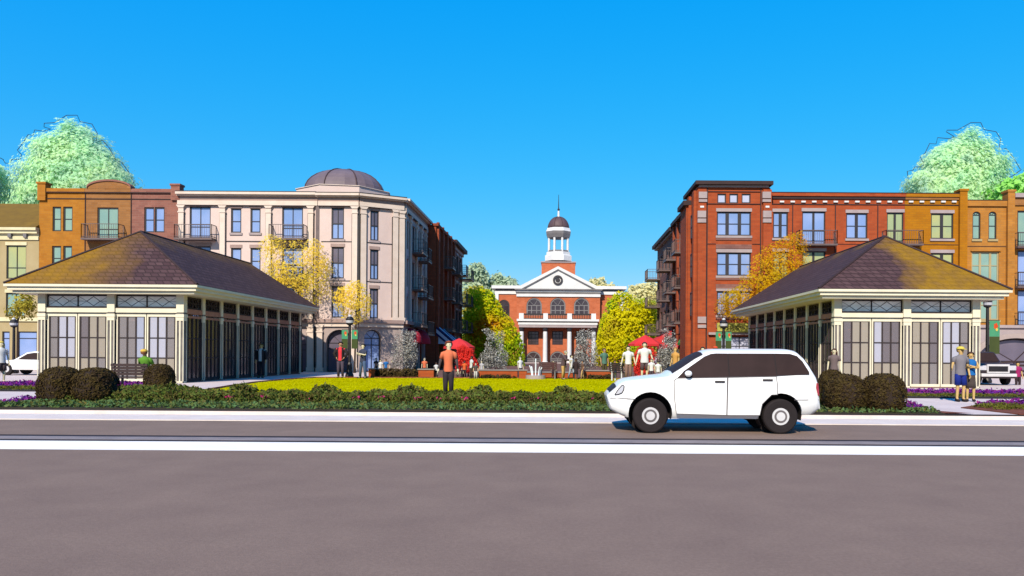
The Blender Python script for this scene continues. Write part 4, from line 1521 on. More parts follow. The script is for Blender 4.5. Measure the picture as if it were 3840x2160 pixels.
# projecting centre with three bays
u0, u1 = X(1938, DC - 1.2, 1150), X(2250, DC - 1.2, 1150)
zp = Z(1113, DC - 1.2)
up = [rc(x - 29, 1115, x + 29, 1183, DC - 1.2) for x in (2003, 2092, 2181)]
sm = [rc(x - 20, 1242, x + 20, 1293, DC - 1.2) for x in (2000, 2091, 2180)]
dr_ = [rc(x - 29, 1317, x + 29, 1399, DC - 1.2) for x in (2000, 2091, 2180)]
ops = [(q[0], q[1], q[2], q[3] - .06, (q[1] - q[0]) / 2) for q in up] + sm + [(q[0], q[1], G + .001, q[3], (q[1] - q[0]) / 2) for q in dr_]
wall(T, FP, u0, u1, G, zp, ops, M['brick_court'], depth=1.15, rec=.3)
for q in up:
    window(T, FP, q[0], q[1], q[2], q[3] - .06, M['mid_grey'], M['pane_dark'], cols=3, rows=(.5,), rise=(q[1] - q[0]) / 2, fw=.2, mw=.12)
for q in sm:
    window(T, FP, *q, M['black'], M['pane_dark'], cols=3, rows=(.25, .5, .75), fw=.1, mw=.06)
for q in dr_:
    window(T, FP, q[0], q[1], G + .02, q[3], M['mid_grey'], M['pane_dark'], cols=2, rows=(.6,), rise=(q[1] - q[0]) / 2, fw=.2, mw=.12, name='arched_door')
FQ = front(DC - 1.2)
MB(FQ).box(u0 - .05, u1 + .05, zp, Z(1103, DC - 1.2), -1.0, .18).build('architrave', M['white'], T)
MB(FQ).box(u0, u1, Z(1103, DC - 1.2), Z(1096, DC - 1.2), -1.0, .1).build('frieze', M['mid_grey'], T)
MB(FQ).box(u0 - .1, u1 + .1, Z(1096, DC - 1.2), Z(1089, DC - 1.2), -1.0, .22).build('frieze', M['white'], T)
zpb = Z(1084, DC - 1.2)
MB(FQ).box(u0 - .3, u1 + .3, Z(1089, DC - 1.2), zpb, -1.0, .5).build('cornice', M['mid_grey'], T)
ax, az = X(2093, DC - 1.2, 1000), Z(999, DC - 1.2)
xl, xr_ = X(1929, DC - 1.2, 1080), X(2262, DC - 1.2, 1080)
MB(FQ).prism([(xl + .6, zpb + .003), (xr_ - .6, zpb + .003), (ax, az - .5)], -6, .05).build('pediment', M['white'], T)
rk = MB(FQ)
for s, xe in ((0, xl), (1, xr_)):
    rk.prism([(xe, zpb + .003), (ax, az), (ax, az - .42), (xe + (1.05 if s == 0 else -1.05), zpb + .003)], -6.1, .28)
rk.build('raking_cornice', M['white'], T)
sh = MB(FQ)
for s, xe in ((0, xl), (1, xr_)):
    k = 1 if s == 0 else -1
    sh.prism([(xe + 1.08 * k, zpb + .006), (ax, az - .43), (ax, az - .56), (xe + 1.36 * k, zpb + .006)], .06, .22)
sh.build('modillion_course', M['mid_grey'], T)
ox, oz = X(2092, DC - 1.2, 1051), Z(1051, DC - 1.2)
oc = MB(FQ)
for k in range(16):
    a, b = 2 * math.pi * k / 16, 2 * math.pi * (k + 1) / 16
    oc.prism([(ox + .72 * math.cos(a), oz + .72 * math.sin(a)), (ox + .72 * math.cos(b), oz + .72 * math.sin(b)), (ox + .44 * math.cos(b), oz + .44 * math.sin(b)), (ox + .44 * math.cos(a), oz + .44 * math.sin(a))], .053, .2)
oc.prism([(ox + .34 * math.cos(2 * math.pi * k / 12), oz + .34 * math.sin(2 * math.pi * k / 12)) for k in range(12)], .052, .1)
o = oc.build('oculus', M['dkframe'], T)
# portico: balcony, balustrade and columns
dpo = DC - 3.2
FR = front(dpo)
v0, v1 = X(1946, dpo, 1210), X(2238, dpo, 1210)
MB(FR).box(v0 - .3, v1 + .3, Z(1205, dpo), Z(1197, dpo), -2, .3).build('portico_cornice', M['white'], T)
MB(FR).box(v0, v1, Z(1210, dpo), Z(1205, dpo), -2, .0).build('portico_frieze', M['dkframe'], T)
MB(FR).box(v0 - .1, v1 + .1, Z(1218, dpo), Z(1210, dpo), -2, .1).build('portico_frieze', M['white'], T)
MB(FR).box(v0, v1, Z(1228, dpo), Z(1218, dpo), -2, .03).build('portico_architrave', M['stone'], T)
for x in (1955, 2046, 2136, 2226):
    xx = X(x, dpo, 1185)
    MB(FR).box(xx - .33, xx + .33, Z(1197, dpo), Z(1175, dpo), -.5, .05).build('balustrade_post', M['white'], T)
rl = MB(FR)
rl.box(v0 + .3, v1 - .3, Z(1181, dpo), Z(1176, dpo), -.35, -.15)
rl.box(v0 + .3, v1 - .3, Z(1197, dpo), Z(1194, dpo), -.35, -.15)
x = v0 + .4
while x < v1 - .3:
    rl.box(x - .05, x + .05, Z(1194, dpo), Z(1181, dpo), -.3, -.2)
    x += .24
rl.build('balustrade', M['black'], T)
for x in (1955, 2044, 2135, 2226):
    xx = X(x, dpo, 1300)
    cl = MB().lathe((xx, dpo + .45, 0), [(.40, G), (.40, G + .25), (.33, G + .3), (.30, Z(1248, dpo)), (.27, Z(1243, dpo))], 16)
    q = cl.build('column', M['white'], T, smooth=False)
    MB().lathe((xx, dpo + .45, 0), [(.29, Z(1243, dpo)), (.36, Z(1236, dpo)), (.42, Z(1229, dpo))], 16).build('capital', M['dkframe'], q)
MB(FR).box(v0 - .3, v1 + .3, G - .02, G + .12, -2, .4).build('step', M['stone'], T)
# tower and cupola
dt = DC + 4
tx = X(2094, dt, 980)
MB().box(X(2031, dt, 1000), X(2157, dt, 1000), dt, dt + 5.2, 11, Z(985, dt)).build('tower', M['brick_court'], T)
MB().box(X(2028, dt, 985), X(2160, dt, 985), dt - .15, dt + 5.35, Z(985, dt), Z(981, dt)).build('tower_cornice', M['stone'], T)
cyy = dt + 2.6
k = (cyy) / FPX
cu = (X(2094, cyy, 900), cyy, 0)
zz = lambda y: Z(y, cyy)
MB().lathe(cu, [(2.2, zz(981)), (2.2, zz(962)), (1.95, zz(958)), (1.95, zz(948))], 8, rot=R(22.5)).build('cupola_base', M['white'], T)
MB().lathe(cu, [(1.75, zz(948)), (1.72, zz(941))], 8, rot=R(22.5)).build('cupola_sill', M['mid_grey'], T)
for i in range(8):
    a = R(22.5) + i * R(45)
    MB().lathe((cu[0] + 1.55 * math.cos(a), cu[1] + 1.55 * math.sin(a), 0), [(.19, zz(948)), (.17, zz(893))], 10).build('cupola_column', M['white'], T)
MB().lathe(cu, [(1.8, zz(894)), (2.0, zz(880)), (2.05, zz(871))], 8, rot=R(22.5)).build('cupola_frieze', M['mid_grey'], T)
MB().lathe(cu, [(2.05, zz(871)), (1.95, zz(866)), (1.85, zz(858))], 8, rot=R(22.5)).build('cupola_cornice', M['white'], T)
dm = MB()
prof = []
z0, z1 = zz(858), zz(813)
for kk in range(10):
    a = R(90) * kk / 9
    prof.append((1.66 * math.cos(a) + .03, z0 + (z1 - z0) * math.sin(a)))
dm.lathe(cu, prof, 24)
do = dm.build('dome', M['lead_dark'], T, smooth=True)
rb = MB()
for i in range(8):
    a = R(22.5) + i * R(45)
    rb.path([(cu[0] + r_ * math.cos(a), cu[1] + r_ * math.sin(a), z_) for r_, z_ in prof], .05, 5)
rb.build('dome_rib', M['dome_rib'], do)
fn = MB().lathe(cu, [(.24, zz(815)), (.17, zz(810)), (.15, zz(793)), (.1, zz(791))], 12)
q = fn.build('finial', M['white'], T)
MB().ball((cu[0], cu[1], zz(786)), .19).build('finial_ball', M['dkstone'], q, smooth=True)
MB().tube((cu[0], cu[1], zz(791)), (cu[0], cu[1], zz(765)), .09, .06).tube((cu[0], cu[1], zz(765)), (cu[0], cu[1], zz(730)), .06, .03).build('spire', M['dkframe'], q)
# ================================================================================================
# WHITE ESTATE CAR IN THE LANE
# ================================================================================================
M['carpaint'] = mat('white_car_paint', c(255, 255, 255, 1.0), c(250, 250, 252, .98), 1.0, 0.35, 0.4, coat=0.4)
M['tint'] = mat('tinted_window', c(70, 54, 54), c(60, 47, 47), 1.5, 0.5, 0.04)
M['tyre'] = mat('tyre_rubber', c(44, 34, 36), c(36, 28, 30), 8, 0.85)
M['rim'] = mat('wheel_rim', c(240, 238, 240, .8), c(225, 222, 226, .78), 2, 0.4)
M['rimgrey'] = mat('wheel_grey', c(130, 122, 124), c(110, 104, 106), 2, 0.5)
M['redlamp'] = mat('red_lamp_lens', c(238, 48, 60), c(220, 36, 48), 3, 0.25, 0.5)
M['lamp'] = mat('clear_lamp_lens', c(232, 232, 240, .8), c(210, 210, 220, .78), 3, 0.15, 0.6)
M['plastic'] = mat('dark_plastic', c(58, 48, 50), c(48, 40, 42), 4, 0.6)

def make_estate():
    dn, hwid = 15.45, 0.86
    yc = dn + hwid
    kx = lambda zx: X(2250 + zx * .3494, dn, 1480)
    kz = lambda zy, zx=1200: Z(1280 + zy * .3494, dn, 2250 + zx * .3494)
    top = [(85, 588), (100, 570), (150, 525), (235, 448), (290, 425), (480, 400), (740, 374), (900, 278), (1040, 187), (1130, 142), (1185, 118), (1250, 107), (1700, 105), (2080, 108), (2150, 122), (2215, 180), (2280, 275), (2335, 370), (2366, 470), (2378, 620), (2392, 725)]
    bot = [(85, 600), (100, 660), (130, 745), (220, 795), (310, 828), (780, 832), (1740, 838), (2160, 802), (2310, 790), (2392, 735)]
    wid = [(85, .60), (110, .70), (180, .80), (300, .93), (450, .98), (700, 1), (2100, 1), (2250, .97), (2350, .90), (2392, .82)]
    belt = [(85, 600), (150, 560), (235, 500), (290, 470), (480, 436), (740, 402), (1370, 385), (1900, 375), (2260, 360), (2340, 440), (2366, 520), (2392, 700)]
    ip = lambda tb, x: float(np.interp(x, [p[0] for p in tb], [p[1] for p in tb]))
    TUM = .30
    def surf(zx, zy):
        """half width of the body side at a drawing point"""
        hw_ = hwid * ip(wid, zx)
        z, zb = kz(zy, zx), kz(ip(belt, zx), zx)
        return hw_ - max(0, z - zb) * TUM
    T = thing('estate_car', 'white estate car with dark tinted windows standing in the lane in front of the hedge', 'car', (kx(1240), yc, 0))
    xs = sorted(set([85, 92, 100, 115, 130, 150, 190, 235, 262, 290, 350, 420, 480, 560, 650, 740, 790, 840, 900, 970, 1040, 1090, 1130, 1160, 1185, 1215, 1250, 1320, 1500, 1700, 1850, 1950, 2040, 2080, 2120, 2150, 2180, 2215, 2250, 2280, 2310, 2335, 2352, 2366, 2378, 2386, 2392]))
    rings = []
    def ring(zx):
        hw_ = hwid * ip(wid, zx)
        zt, zb, zl = kz(ip(top, zx), zx), kz(ip(bot, zx), zx), kz(ip(belt, zx), zx)
        zl = min(zl, zt - .01)
        zl = max(zl, zb + .02)
        h = zl - zb
        ws = 740 <= zx <= 1130
        crown = .055 if zt - zl > .1 else .03
        e_ = hw_ - (zt - zl) * TUM
        half = [(0, zb), (hw_ * .86, zb), (hw_ * .97, zb + .12 * h), (hw_, zb + .35 * h), (hw_ * .995, zb + .8 * h), (hw_ * .985, zl),
                (hw_ - (zt - zl) * TUM * .5 - .005, zl + (zt - zl) * .5), (e_ - .02, zt - min(.05, (zt - zl) * .25)), (e_ - .10, zt - .005), (e_ * .55, zt + crown * .7), (0, zt + crown)]
        return [(kx(zx), yc - a, z) for a, z in half] + [(kx(zx), yc + a, z) for a, z in half[::-1][1:-1]]
    b = MB()
    for zx in xs:
        rings.append(ring(zx))
    n = len(rings[0])
    pts = [p for r_ in rings for p in r_]
    fs = []
    for i in range(len(rings) - 1):
        for j in range(n):
            fs.append((i * n + j, i * n + (j + 1) % n, (i + 1) * n + (j + 1) % n, (i + 1) * n + j))
    fs.append(tuple(range(n)))
    fs.append(tuple(range((len(rings) - 1) * n, len(rings) * n)))
    b.add(pts, fs)
    body = b.build('body', M['carpaint'], T, smooth=True)
    wheels = [(545, 793), (1945, 806)]
    # wheel arches cut out of the body
    ct = MB()
    for zx, zy in wheels:
        r_ = .44
        ct.tube((kx(zx), yc - 1.2, kz(zy - 14, zx)), (kx(zx), yc - .42, kz(zy - 14, zx)), r_, r_, 28)
        ct.tube((kx(zx), yc + .42, kz(zy - 14, zx)), (kx(zx), yc + 1.2, kz(zy - 14, zx)), r_, r_, 28)
    cu_ = ct.build('cutter', M['plastic'], T)
    md = body.modifiers.new('arches', 'BOOLEAN')
    md.object = cu_
    md.operation = 'DIFFERENCE'
    md.solver = 'EXACT'
    dg = bpy.context.evaluated_depsgraph_get()
    me = bpy.data.meshes.new_from_object(body.evaluated_get(dg))
    body.modifiers.clear()
    body.data = me
    bpy.data.objects.remove(cu_)
    try:
        me.set_sharp_from_angle(angle=R(38))
    except Exception:
        pass
    # dark arch liners inside the cuts
    for zx, zy in wheels:
        for s in (-1, 1):
            ln = MB()
            y0, y1 = yc + s * .43, yc + s * (hwid - .07)
            cx_, cz_ = kx(zx), kz(zy - 14, zx)
            m_ = 24
            P = [(cx_ + .435 * math.cos(R(360) * k / m_), cz_ + .435 * math.sin(R(360) * k / m_)) for k in range(m_)]
            for k in range(m_):
                if P[k][1] < cz_ - .12:
                    continue
                p, q = P[k], P[(k + 1) % m_]
                ln.quad((p[0], y0, p[1]), (q[0], y0, q[1]), (q[0], y1, q[1]), (p[0], y1, p[1]))
            ln.add([(p[0], y0 + s * .004, p[1]) for p in P], [tuple(range(m_))])
            ln.build('wheel_arch', M['tyre'], T, recalc=False)
    # glazing
    def side_plate(name, poly, m, s, lift, thick, parent, smooth=False):
        v, nn = [], len(poly)
        mb = MB()
        a = [(kx(p[0]), yc + s * (surf(*p) + lift), kz(p[1], p[0])) for p in poly]
        b_ = [(kx(p[0]), yc + s * (surf(*p) + lift - thick), kz(p[1], p[0])) for p in poly]
        mb.add(a + b_, [tuple(range(nn)), tuple(range(nn, 2 * nn))[::-1]] + [(i, (i + 1) % nn, nn + (i + 1) % nn, nn + i) for i in range(nn)])
        return mb.build(name, m, parent)
    wf = [(830, 392), (905, 318), (1130, 165), (1205, 134), (1262, 129), (1380, 130), (1380, 382)]
    wm = [(1392, 130), (1880, 131), (1892, 372), (1392, 381)]
    wr = [(1890, 131), (2055, 134), (2130, 158), (2185, 214), (2250, 330), (2250, 358), (1904, 371)]
    for s in (-1, 1):
        for poly in (wf, wm, wr):
            side_plate('side_window', poly, M['tint'], s, .008, .03, T)
        side_plate('window_pillar', [(1378, 131), (1394, 131), (1394, 382), (1378, 383)], M['tyre'], s, .006, .03, T)
        side_plate('window_pillar', [(1876, 132), (1896, 132), (1908, 371), (1888, 373)], M['tyre'], s, .006, .03, T)
    for s in (-1, 1):
        for poly, hx in (([(795, 418), (830, 396), (1366, 388), (1360, 792), (822, 776), (800, 610)], 1285), ([(1374, 388), (1890, 378), (1904, 472), (1905, 572), (1842, 574), (1742, 672), (1716, 794), (1366, 793)], 1798)):
            d_ = side_plate('door', poly, M['carpaint'], s, .006, .02, T)
            sm = MB()
            for i in range(len(poly)):
                p, q = poly[i], poly[(i + 1) % len(poly)]
                sm.tube((kx(p[0]), yc + s * (surf(*p) + .004), kz(p[1], p[0])), (kx(q[0]), yc + s * (surf(*q) + .004), kz(q[1], q[0])), .008, n=5)
            sm.build('door_seam', M['rimgrey'], d_)
            hz = 433 if hx < 1500 else 415
            hp = (hx, hz)
            hb = MB()
            x_, z_ = kx(hx), kz(hz, hx)
            y_ = yc + s * (surf(hx, hz) + .016)
            hb.box(x_ - .10, x_ + .10, y_ - .014, y_ + .014, z_ - .018, z_ + .018)
            hb.build('handle', M['plastic'], d_, bevel=.006)
        # mirror
        x_, z_ = kx(942), kz(346, 942)
        mr_ = MB().ball((x_, yc + s * (hwid + .07), z_), (.075, .07, .062), 14, 10)
        mr_.tube((x_ + .02, yc + s * (hwid - .12), z_ - .03), (x_, yc + s * (hwid + .04), z_), .025)
        mr_.build('mirror', M['carpaint'], T, smooth=True)
        side_plate('headlight', [(165, 578), (205, 515), (245, 470), (262, 480), (258, 520), (240, 555), (205, 572)], M['lamp'], s, .012, .05, T)
        hl = MB()
        P = [(165, 578), (205, 515), (245, 470), (262, 480), (258, 520), (240, 555), (205, 572)]
        for i in range(len(P)):
            p, q = P[i], P[(i + 1) % len(P)]
            hl.tube((kx(p[0]), yc + s * (surf(*p) + .012), kz(p[1], p[0])), (kx(q[0]), yc + s * (surf(*q) + .012), kz(q[1], q[0])), .009, n=5)
        hl.build('headlight_rim', M['plastic'], T)
        side_plate('tail_light', [(2338, 452), (2362, 448), (2374, 540), (2372, 592), (2352, 575), (2330, 500)], M['redlamp'], s, .02, .08, T)
        for P in ([(120, 616), (300, 618), (380, 622)], [(2085, 630), (2230, 630), (2372, 632)]):
            sm = MB()
            for i in range(len(P) - 1):
                p, q = P[i], P[i + 1]
                sm.tube((kx(p[0]), yc + s * (surf(*p) + .002), kz(p[1], p[0])), (kx(q[0]), yc + s * (surf(*q) + .002), kz(q[1], q[0])), .008, n=5)
            sm.build('bumper_seam', M['rimgrey'], T)
    # windscreen, rear screen and grille follow the body rings
    def band(name, za, zb_, j0, j1, lift, m):
        sel = [i for i, zx in enumerate(xs) if za <= zx <= zb_]
        mb = MB()
        idx = list(range(j0, j1 + 1))
        P = []
        for i in sel:
            for j in idx:
                p = Vector(rings[i][j % n])
                P.append((p.x - lift * (1 if zx_front else -1), p.y, p.z + lift * .8))
        k = len(idx)
        F_ = [(i * k + j, i * k + j + 1, (i + 1) * k + j + 1, (i + 1) * k + j) for i in range(len(sel) - 1) for j in range(k - 1)]
        mb.add(P, F_)
        return mb.build(name, m, T, smooth=True, recalc=False)
    zx_front = True
    band('windscreen', 790, 1130, 8, 12, .012, M['tint'])
    band('grille', 115, 190, 8, 12, .014, M['plastic'])
    zx_front = False
    band('rear_window', 2215, 2335, 8, 12, .012, M['tint'])
    MB().box(kx(330), kx(2140), yc - .40, yc + .40, .30, kz(770)).build('underbody', M['tyre'], T)
    for zx, zy in wheels:
        for s in (-1, 1):
            cx_ = kx(zx)
            r_ = .352
            yo = yc + s * (hwid - .015)
            yi = yc + s * (hwid - .235)
            def turned(name, prof, m, parent, nseg=36):
                mb = MB()
                P, F_ = [], []
                for rad, t in prof:
                    for k in range(nseg):
                        a = 2 * math.pi * k / nseg
                        P.append((cx_ + rad * math.cos(a), yo + (yi - yo) * t, r_ + .002 + rad * math.sin(a)))
                for j in range(len(prof) - 1):
                    for k in range(nseg):
                        F_.append((j * nseg + k, j * nseg + (k + 1) % nseg, (j + 1) * nseg + (k + 1) % nseg, (j + 1) * nseg + k))
                F_.append(tuple(range(nseg))[::-1])
                F_.append(tuple(range((len(prof) - 1) * nseg, len(prof) * nseg)))
                mb.add(P, F_)
                return mb.build(name, m, parent)
            wh = turned('wheel', [(.15, .08), (.25, .03), (.32, .02), (.345, .10), (r_, .25), (r_, .75), (.345, .9), (.31, .98), (.15, .95)], M['tyre'], T)
            turned('rim', [(.172, .02), (.172, .15)], M['rim'], wh)
            turned('rim_ring', [(.128, -.005), (.132, .1)], M['rimgrey'], wh)
            turned('hub_cap', [(.088, -.03), (.092, .1)], M['rim'], wh)
    return T
make_estate()

# ---- small cars beyond the pavilions ------------------------------------------------------------
def small_car(name, label, cx, cy, rot, L, Wd, H, paint, glassm, prof, glass_poly, front_view=False):
    """body = side outline extruded over the width with tapered cabin; local x along the car"""
    T = thing(name, label, 'car', (0, 0, 0))
    zb = .30
    def ex(outline, hw_fn):
        mb = MB()
        nn = len(outline)
        a = [(p[0] * L, -hw_fn(p[1]) * Wd / 2, p[1] * H) for p in outline]
        b = [(p[0] * L, hw_fn(p[1]) * Wd / 2, p[1] * H) for p in outline]
        mb.add(a + b, [tuple(range(nn)), tuple(range(nn, 2 * nn))[::-1]] + [(i, (i + 1) % nn, nn + (i + 1) % nn, nn + i) for i in range(nn)])
        return mb
    hwf = lambda t: 1.0 if t < .62 else 1.0 - (t - .62) * .55
    ex(prof, hwf).build('body', paint, T, bevel=.05)
    for s in (-1, 1):
        g = MB()
        nn = len(glass_poly)
        a = [(p[0] * L, s * (hwf(p[1]) * Wd / 2 + .012), p[1] * H) for p in glass_poly]
        b = [(p[0] * L, s * (hwf(p[1]) * Wd / 2 - .03), p[1] * H) for p in glass_poly]
        g.add(a + b, [tuple(range(nn)), tuple(range(nn, 2 * nn))[::-1]] + [(i, (i + 1) % nn, nn + (i + 1) % nn, nn + i) for i in range(nn)])
        g.build('side_window', glassm, T)
        for t in (-.31, .31):
            wmb = MB().tube((t * L, s * (Wd / 2 - .2), .34), (t * L, s * (Wd / 2 + .01), .34), .34, .34, 20)
            wh = wmb.build('wheel', M['tyre'], T)
            MB().tube((t * L, s * (Wd / 2), .34), (t * L, s * (Wd / 2 + .022), .34), .19, .18, 16).build('rim', M['rim'], wh)
    # windscreen over the sloping front of the outline
    i0 = [i for i in range(len(prof) - 1) if prof[i][1] >= .58 and prof[i + 1][1] > prof[i][1] + .15][:1]
    if i0:
        p, q = prof[i0[0]], prof[i0[0] + 1]
        lf = .02
        p2 = (p[0] + (q[0] - p[0]) * .08, p[1] + (q[1] - p[1]) * .08)
        q2 = (p[0] + (q[0] - p[0]) * .9, p[1] + (q[1] - p[1]) * .9)
        ws = MB()
        for pp in (p2, q2):
            pass
        a, b = hwf(p2[1]) * Wd / 2 - .08, hwf(q2[1]) * Wd / 2 - .08
        ws.quad((p2[0] * L - lf, -a, p2[1] * H + lf), (p2[0] * L - lf, a, p2[1] * H + lf), (q2[0] * L - lf, b, q2[1] * H + lf), (q2[0] * L - lf, -b, q2[1] * H + lf))
        ws.build('windscreen', glassm, T, recalc=False)
    fx = min(p[0] for p in prof) * L
    g = MB()
    if front_view:
        g.box(fx - .04, fx + .02, -.52 * Wd / 2, .52 * Wd / 2, .40 * H, .56 * H)
        gg = g.build('grille', M['black'], T)
        s_ = MB().box(fx - .07, fx + .02, -.60 * Wd / 2, .60 * Wd / 2, .56 * H + .002, .62 * H)
        s_.box(fx - .07, fx + .02, -.60 * Wd / 2, -.525 * Wd / 2, .40 * H, .56 * H).box(fx - .07, fx + .02, .525 * Wd / 2, .60 * Wd / 2, .40 * H, .56 * H)
        s_.box(fx - .07, fx + .02, -.60 * Wd / 2, .60 * Wd / 2, .36 * H, .40 * H - .002)
        s_.build('grille_surround', M['rim'], T)
        MB().box(fx - .16, fx + .05, -.95 * Wd / 2, .95 * Wd / 2, .25 * H, .345 * H).build('bumper', M['rim'], T, bevel=.03)
        for s in (-1, 1):
            MB().box(fx - .05, fx + .05, s * .79 * Wd / 2 - .17, s * .79 * Wd / 2 + .17, .44 * H, .58 * H).build('headlight', M['lamp'], T, bevel=.02)
            MB().box(L * -.16 - .06, L * -.16 + .06, s * (Wd / 2 + .12) - .12, s * (Wd / 2 + .12) + .12, .62 * H, .72 * H).build('mirror', paint, T, bevel=.02)
    else:
        for s in (-1, 1):
            MB().box(fx - .01, fx + .08, s * .75 * Wd / 2 - .15, s * .75 * Wd / 2 + .15, .40 * H, .50 * H).build('headlight', M['lamp'], T, bevel=.02)
    T.location = (cx, cy, G)
    T.rotation_euler = (0, 0, rot)
    return T
sedan = [(-.5, .22), (-.5, .50), (-.46, .58), (-.22, .64), (-.08, .95), (.02, 1.0), (.22, .98), (.38, .66), (.48, .62), (.5, .45), (.5, .22)]
sedan_g = [(-.17, .66), (-.06, .90), (.02, .94), (.20, .92), (.32, .67)]
M['jeeppaint'] = mat('black_car_paint', c(66, 50, 54), c(54, 42, 46), 2, 0.35, 0.5)
small_car('sedan_car', 'low white saloon car half hidden by the left pavilion corner column', X(128, 44), 44.6, R(0), 4.5, 1.75, 1.36, M['carpaint'], M['tint'], sedan, sedan_g)
jeep = [(-.5, .20), (-.5, .60), (-.47, .64), (-.2, .67), (-.12, .98), (-.06, 1.0), (.45, 1.0), (.5, .66), (.5, .20)]
jeep_g = [(-.16, .69), (-.10, .93), (.42, .94), (.44, .69)]
small_car('jeep', 'dark jeep facing the viewer with bright grille surround, beside the right pavilion', X(3746, 38), 40.2, R(90), 4.2, 1.85, 1.68, M['jeeppaint'], M['tint'], jeep, jeep_g, True)

# ================================================================================================
# STREET FURNITURE
# ================================================================================================
M['ban_teal'] = mat('teal_banner', c(92, 178, 128), c(70, 160, 120), 1.2, 0.9)
M['ban_olive'] = mat('olive_banner', c(80, 92, 44), c(66, 80, 40), 1.2, 0.9)
M['ban_red'] = mat('orange_emblem', c(240, 96, 40), c(228, 80, 32), 3, 0.9)
M['ban_yel'] = mat('yellow_emblem', c(244, 226, 120), c(236, 214, 96), 3, 0.9)

def lamp_post(x, y, h, label, sides, bz, bw=.62, bh=.9):
    T = thing('lamp_post', label, 'lamp post', (x, y, G), 'black lamp posts with banners')
    MB().lathe((x, y, 0), [(.24, G), (.24, G + .12), (.17, G + .3), (.13, G + .75), (.09, G + .85), (.075, G + h - .5)], 14).build('pole', M['black'], T, smooth=False)
    MB().lathe((x, y, 0), [(.09, G + h - .5), (.19, G + h - .44), (.22, G + h - .2), (.24, G + h - .16), (.16, G + h - .04), (.05, G + h + .02), (.03, G + h + .12)], 14).build('lantern', M['black'], T)
    MB().lathe((x, y - .02, 0), [(.12, G + h - .40), (.205, G + h - .36), (.228, G + h - .22), (.12, G + h - .2)], 14).build('lantern_glass', M['lamp'], T)
    MB().ball((x, y - .02, G + h + .02), (.1, .1, .09)).build('finial', M['lamp'], T, smooth=True)
    for s in sides:
        a0, a1 = (x + .11, x + .11 + bw) if s > 0 else (x - .11 - bw, x - .11)
        z1 = G + bz
        MB().tube((x, y, z1 + .03), (a1 if s > 0 else a0, y, z1 + .03), .02).build('banner_arm', M['black'], T)
        o = MB().box(a0, a1, y - .012, y + .012, z1 - bh, z1).build('banner', M['ban_teal'], T)
        MB().box(a0, a1, y - .011, y + .011, z1 - bh * 2.1, z1 - bh - .002).build('banner_skirt', M['ban_olive'], o)
        cx_, cz_ = a0 + bw * .62, z1 - bh * .34
        em = MB(front(y))
        em.prism([(cx_ + bw * (.20 + .03 * math.cos(5 * t)) * math.cos(t), cz_ + bw * (.30 + .04 * math.cos(5 * t)) * math.sin(t)) for t in [2 * math.pi * k / 30 for k in range(30)]], .013, .02)
        em.build('emblem', M['ban_red'], o)
        e2 = MB(front(y))
        e2.prism([(cx_ + bw * .08 + bw * .12 * math.cos(t), cz_ - bw * .34 + bw * .15 * math.sin(t)) for t in [2 * math.pi * k / 14 for k in range(14)]], .021, .028)
        e2.build('emblem', M['ban_yel'], o)
    return T
lamp_post(X(1311, 43.6), 43.6, 3.45, 'black lamp post with two teal banners between the dark-jacketed person and the person in denim', (-1, 1), 2.68, .34, .5)
lamp_post(X(2713, 44.0), 44.0, 3.42, 'black lamp post with two teal banners rising behind the roof of the white estate car', (-1, 1), 2.72, .34, .5)
lamp_post(X(3702, 41.5), 41.5, 4.55, 'tall black lamp post with one teal banner at the right pavilion corner', (1,), 3.35, .55, .85)
lamp_post(X(52, 47), 47.0, 3.3, 'black lamp post without banner in front of the beige house', (), 2.6)

# planter walls and piers across the lawn's far edge
M['coping'] = mat('planter_coping', c(176, 166, 160), c(150, 142, 138), 2)
def planter(x0, x1, y0, y1, d, label, name='planter_wall'):
    q = rect(x0, y0, x1, y1, d)
    T = thing(name, label, 'planter', ((q[0] + q[1]) / 2, d, G))
    MB().box(q[0], q[1], d, d + .5, G - .05, q[3] - .06).build('wall', M['planter'], T)
    MB().box(q[0] - .05, q[1] + .05, d - .05, d + .55, q[3] - .058, q[3]).build('coping', M['coping'], T)
planter(1382, 1404, 1381, 1419, 42.8, 'orange brick pier beside the person in denim', 'brick_pier')
planter(1569, 1626, 1383, 1419, 42.8, 'orange brick planter wall between the brown planting and the orange-shirted man')
planter(1794, 1940, 1386, 1420, 43.2, 'long orange brick planter wall below the middle-left silvery tree')
planter(1946, 1975, 1386, 1420, 42.8, 'orange brick pier left of the fountain', 'brick_pier')
planter(1977, 2160, 1394, 1420, 45.5, 'low orange brick wall behind the dark red bench')
planter(2190, 2294, 1388, 1420, 43.2, 'orange brick planter wall near the woman in brown trousers')

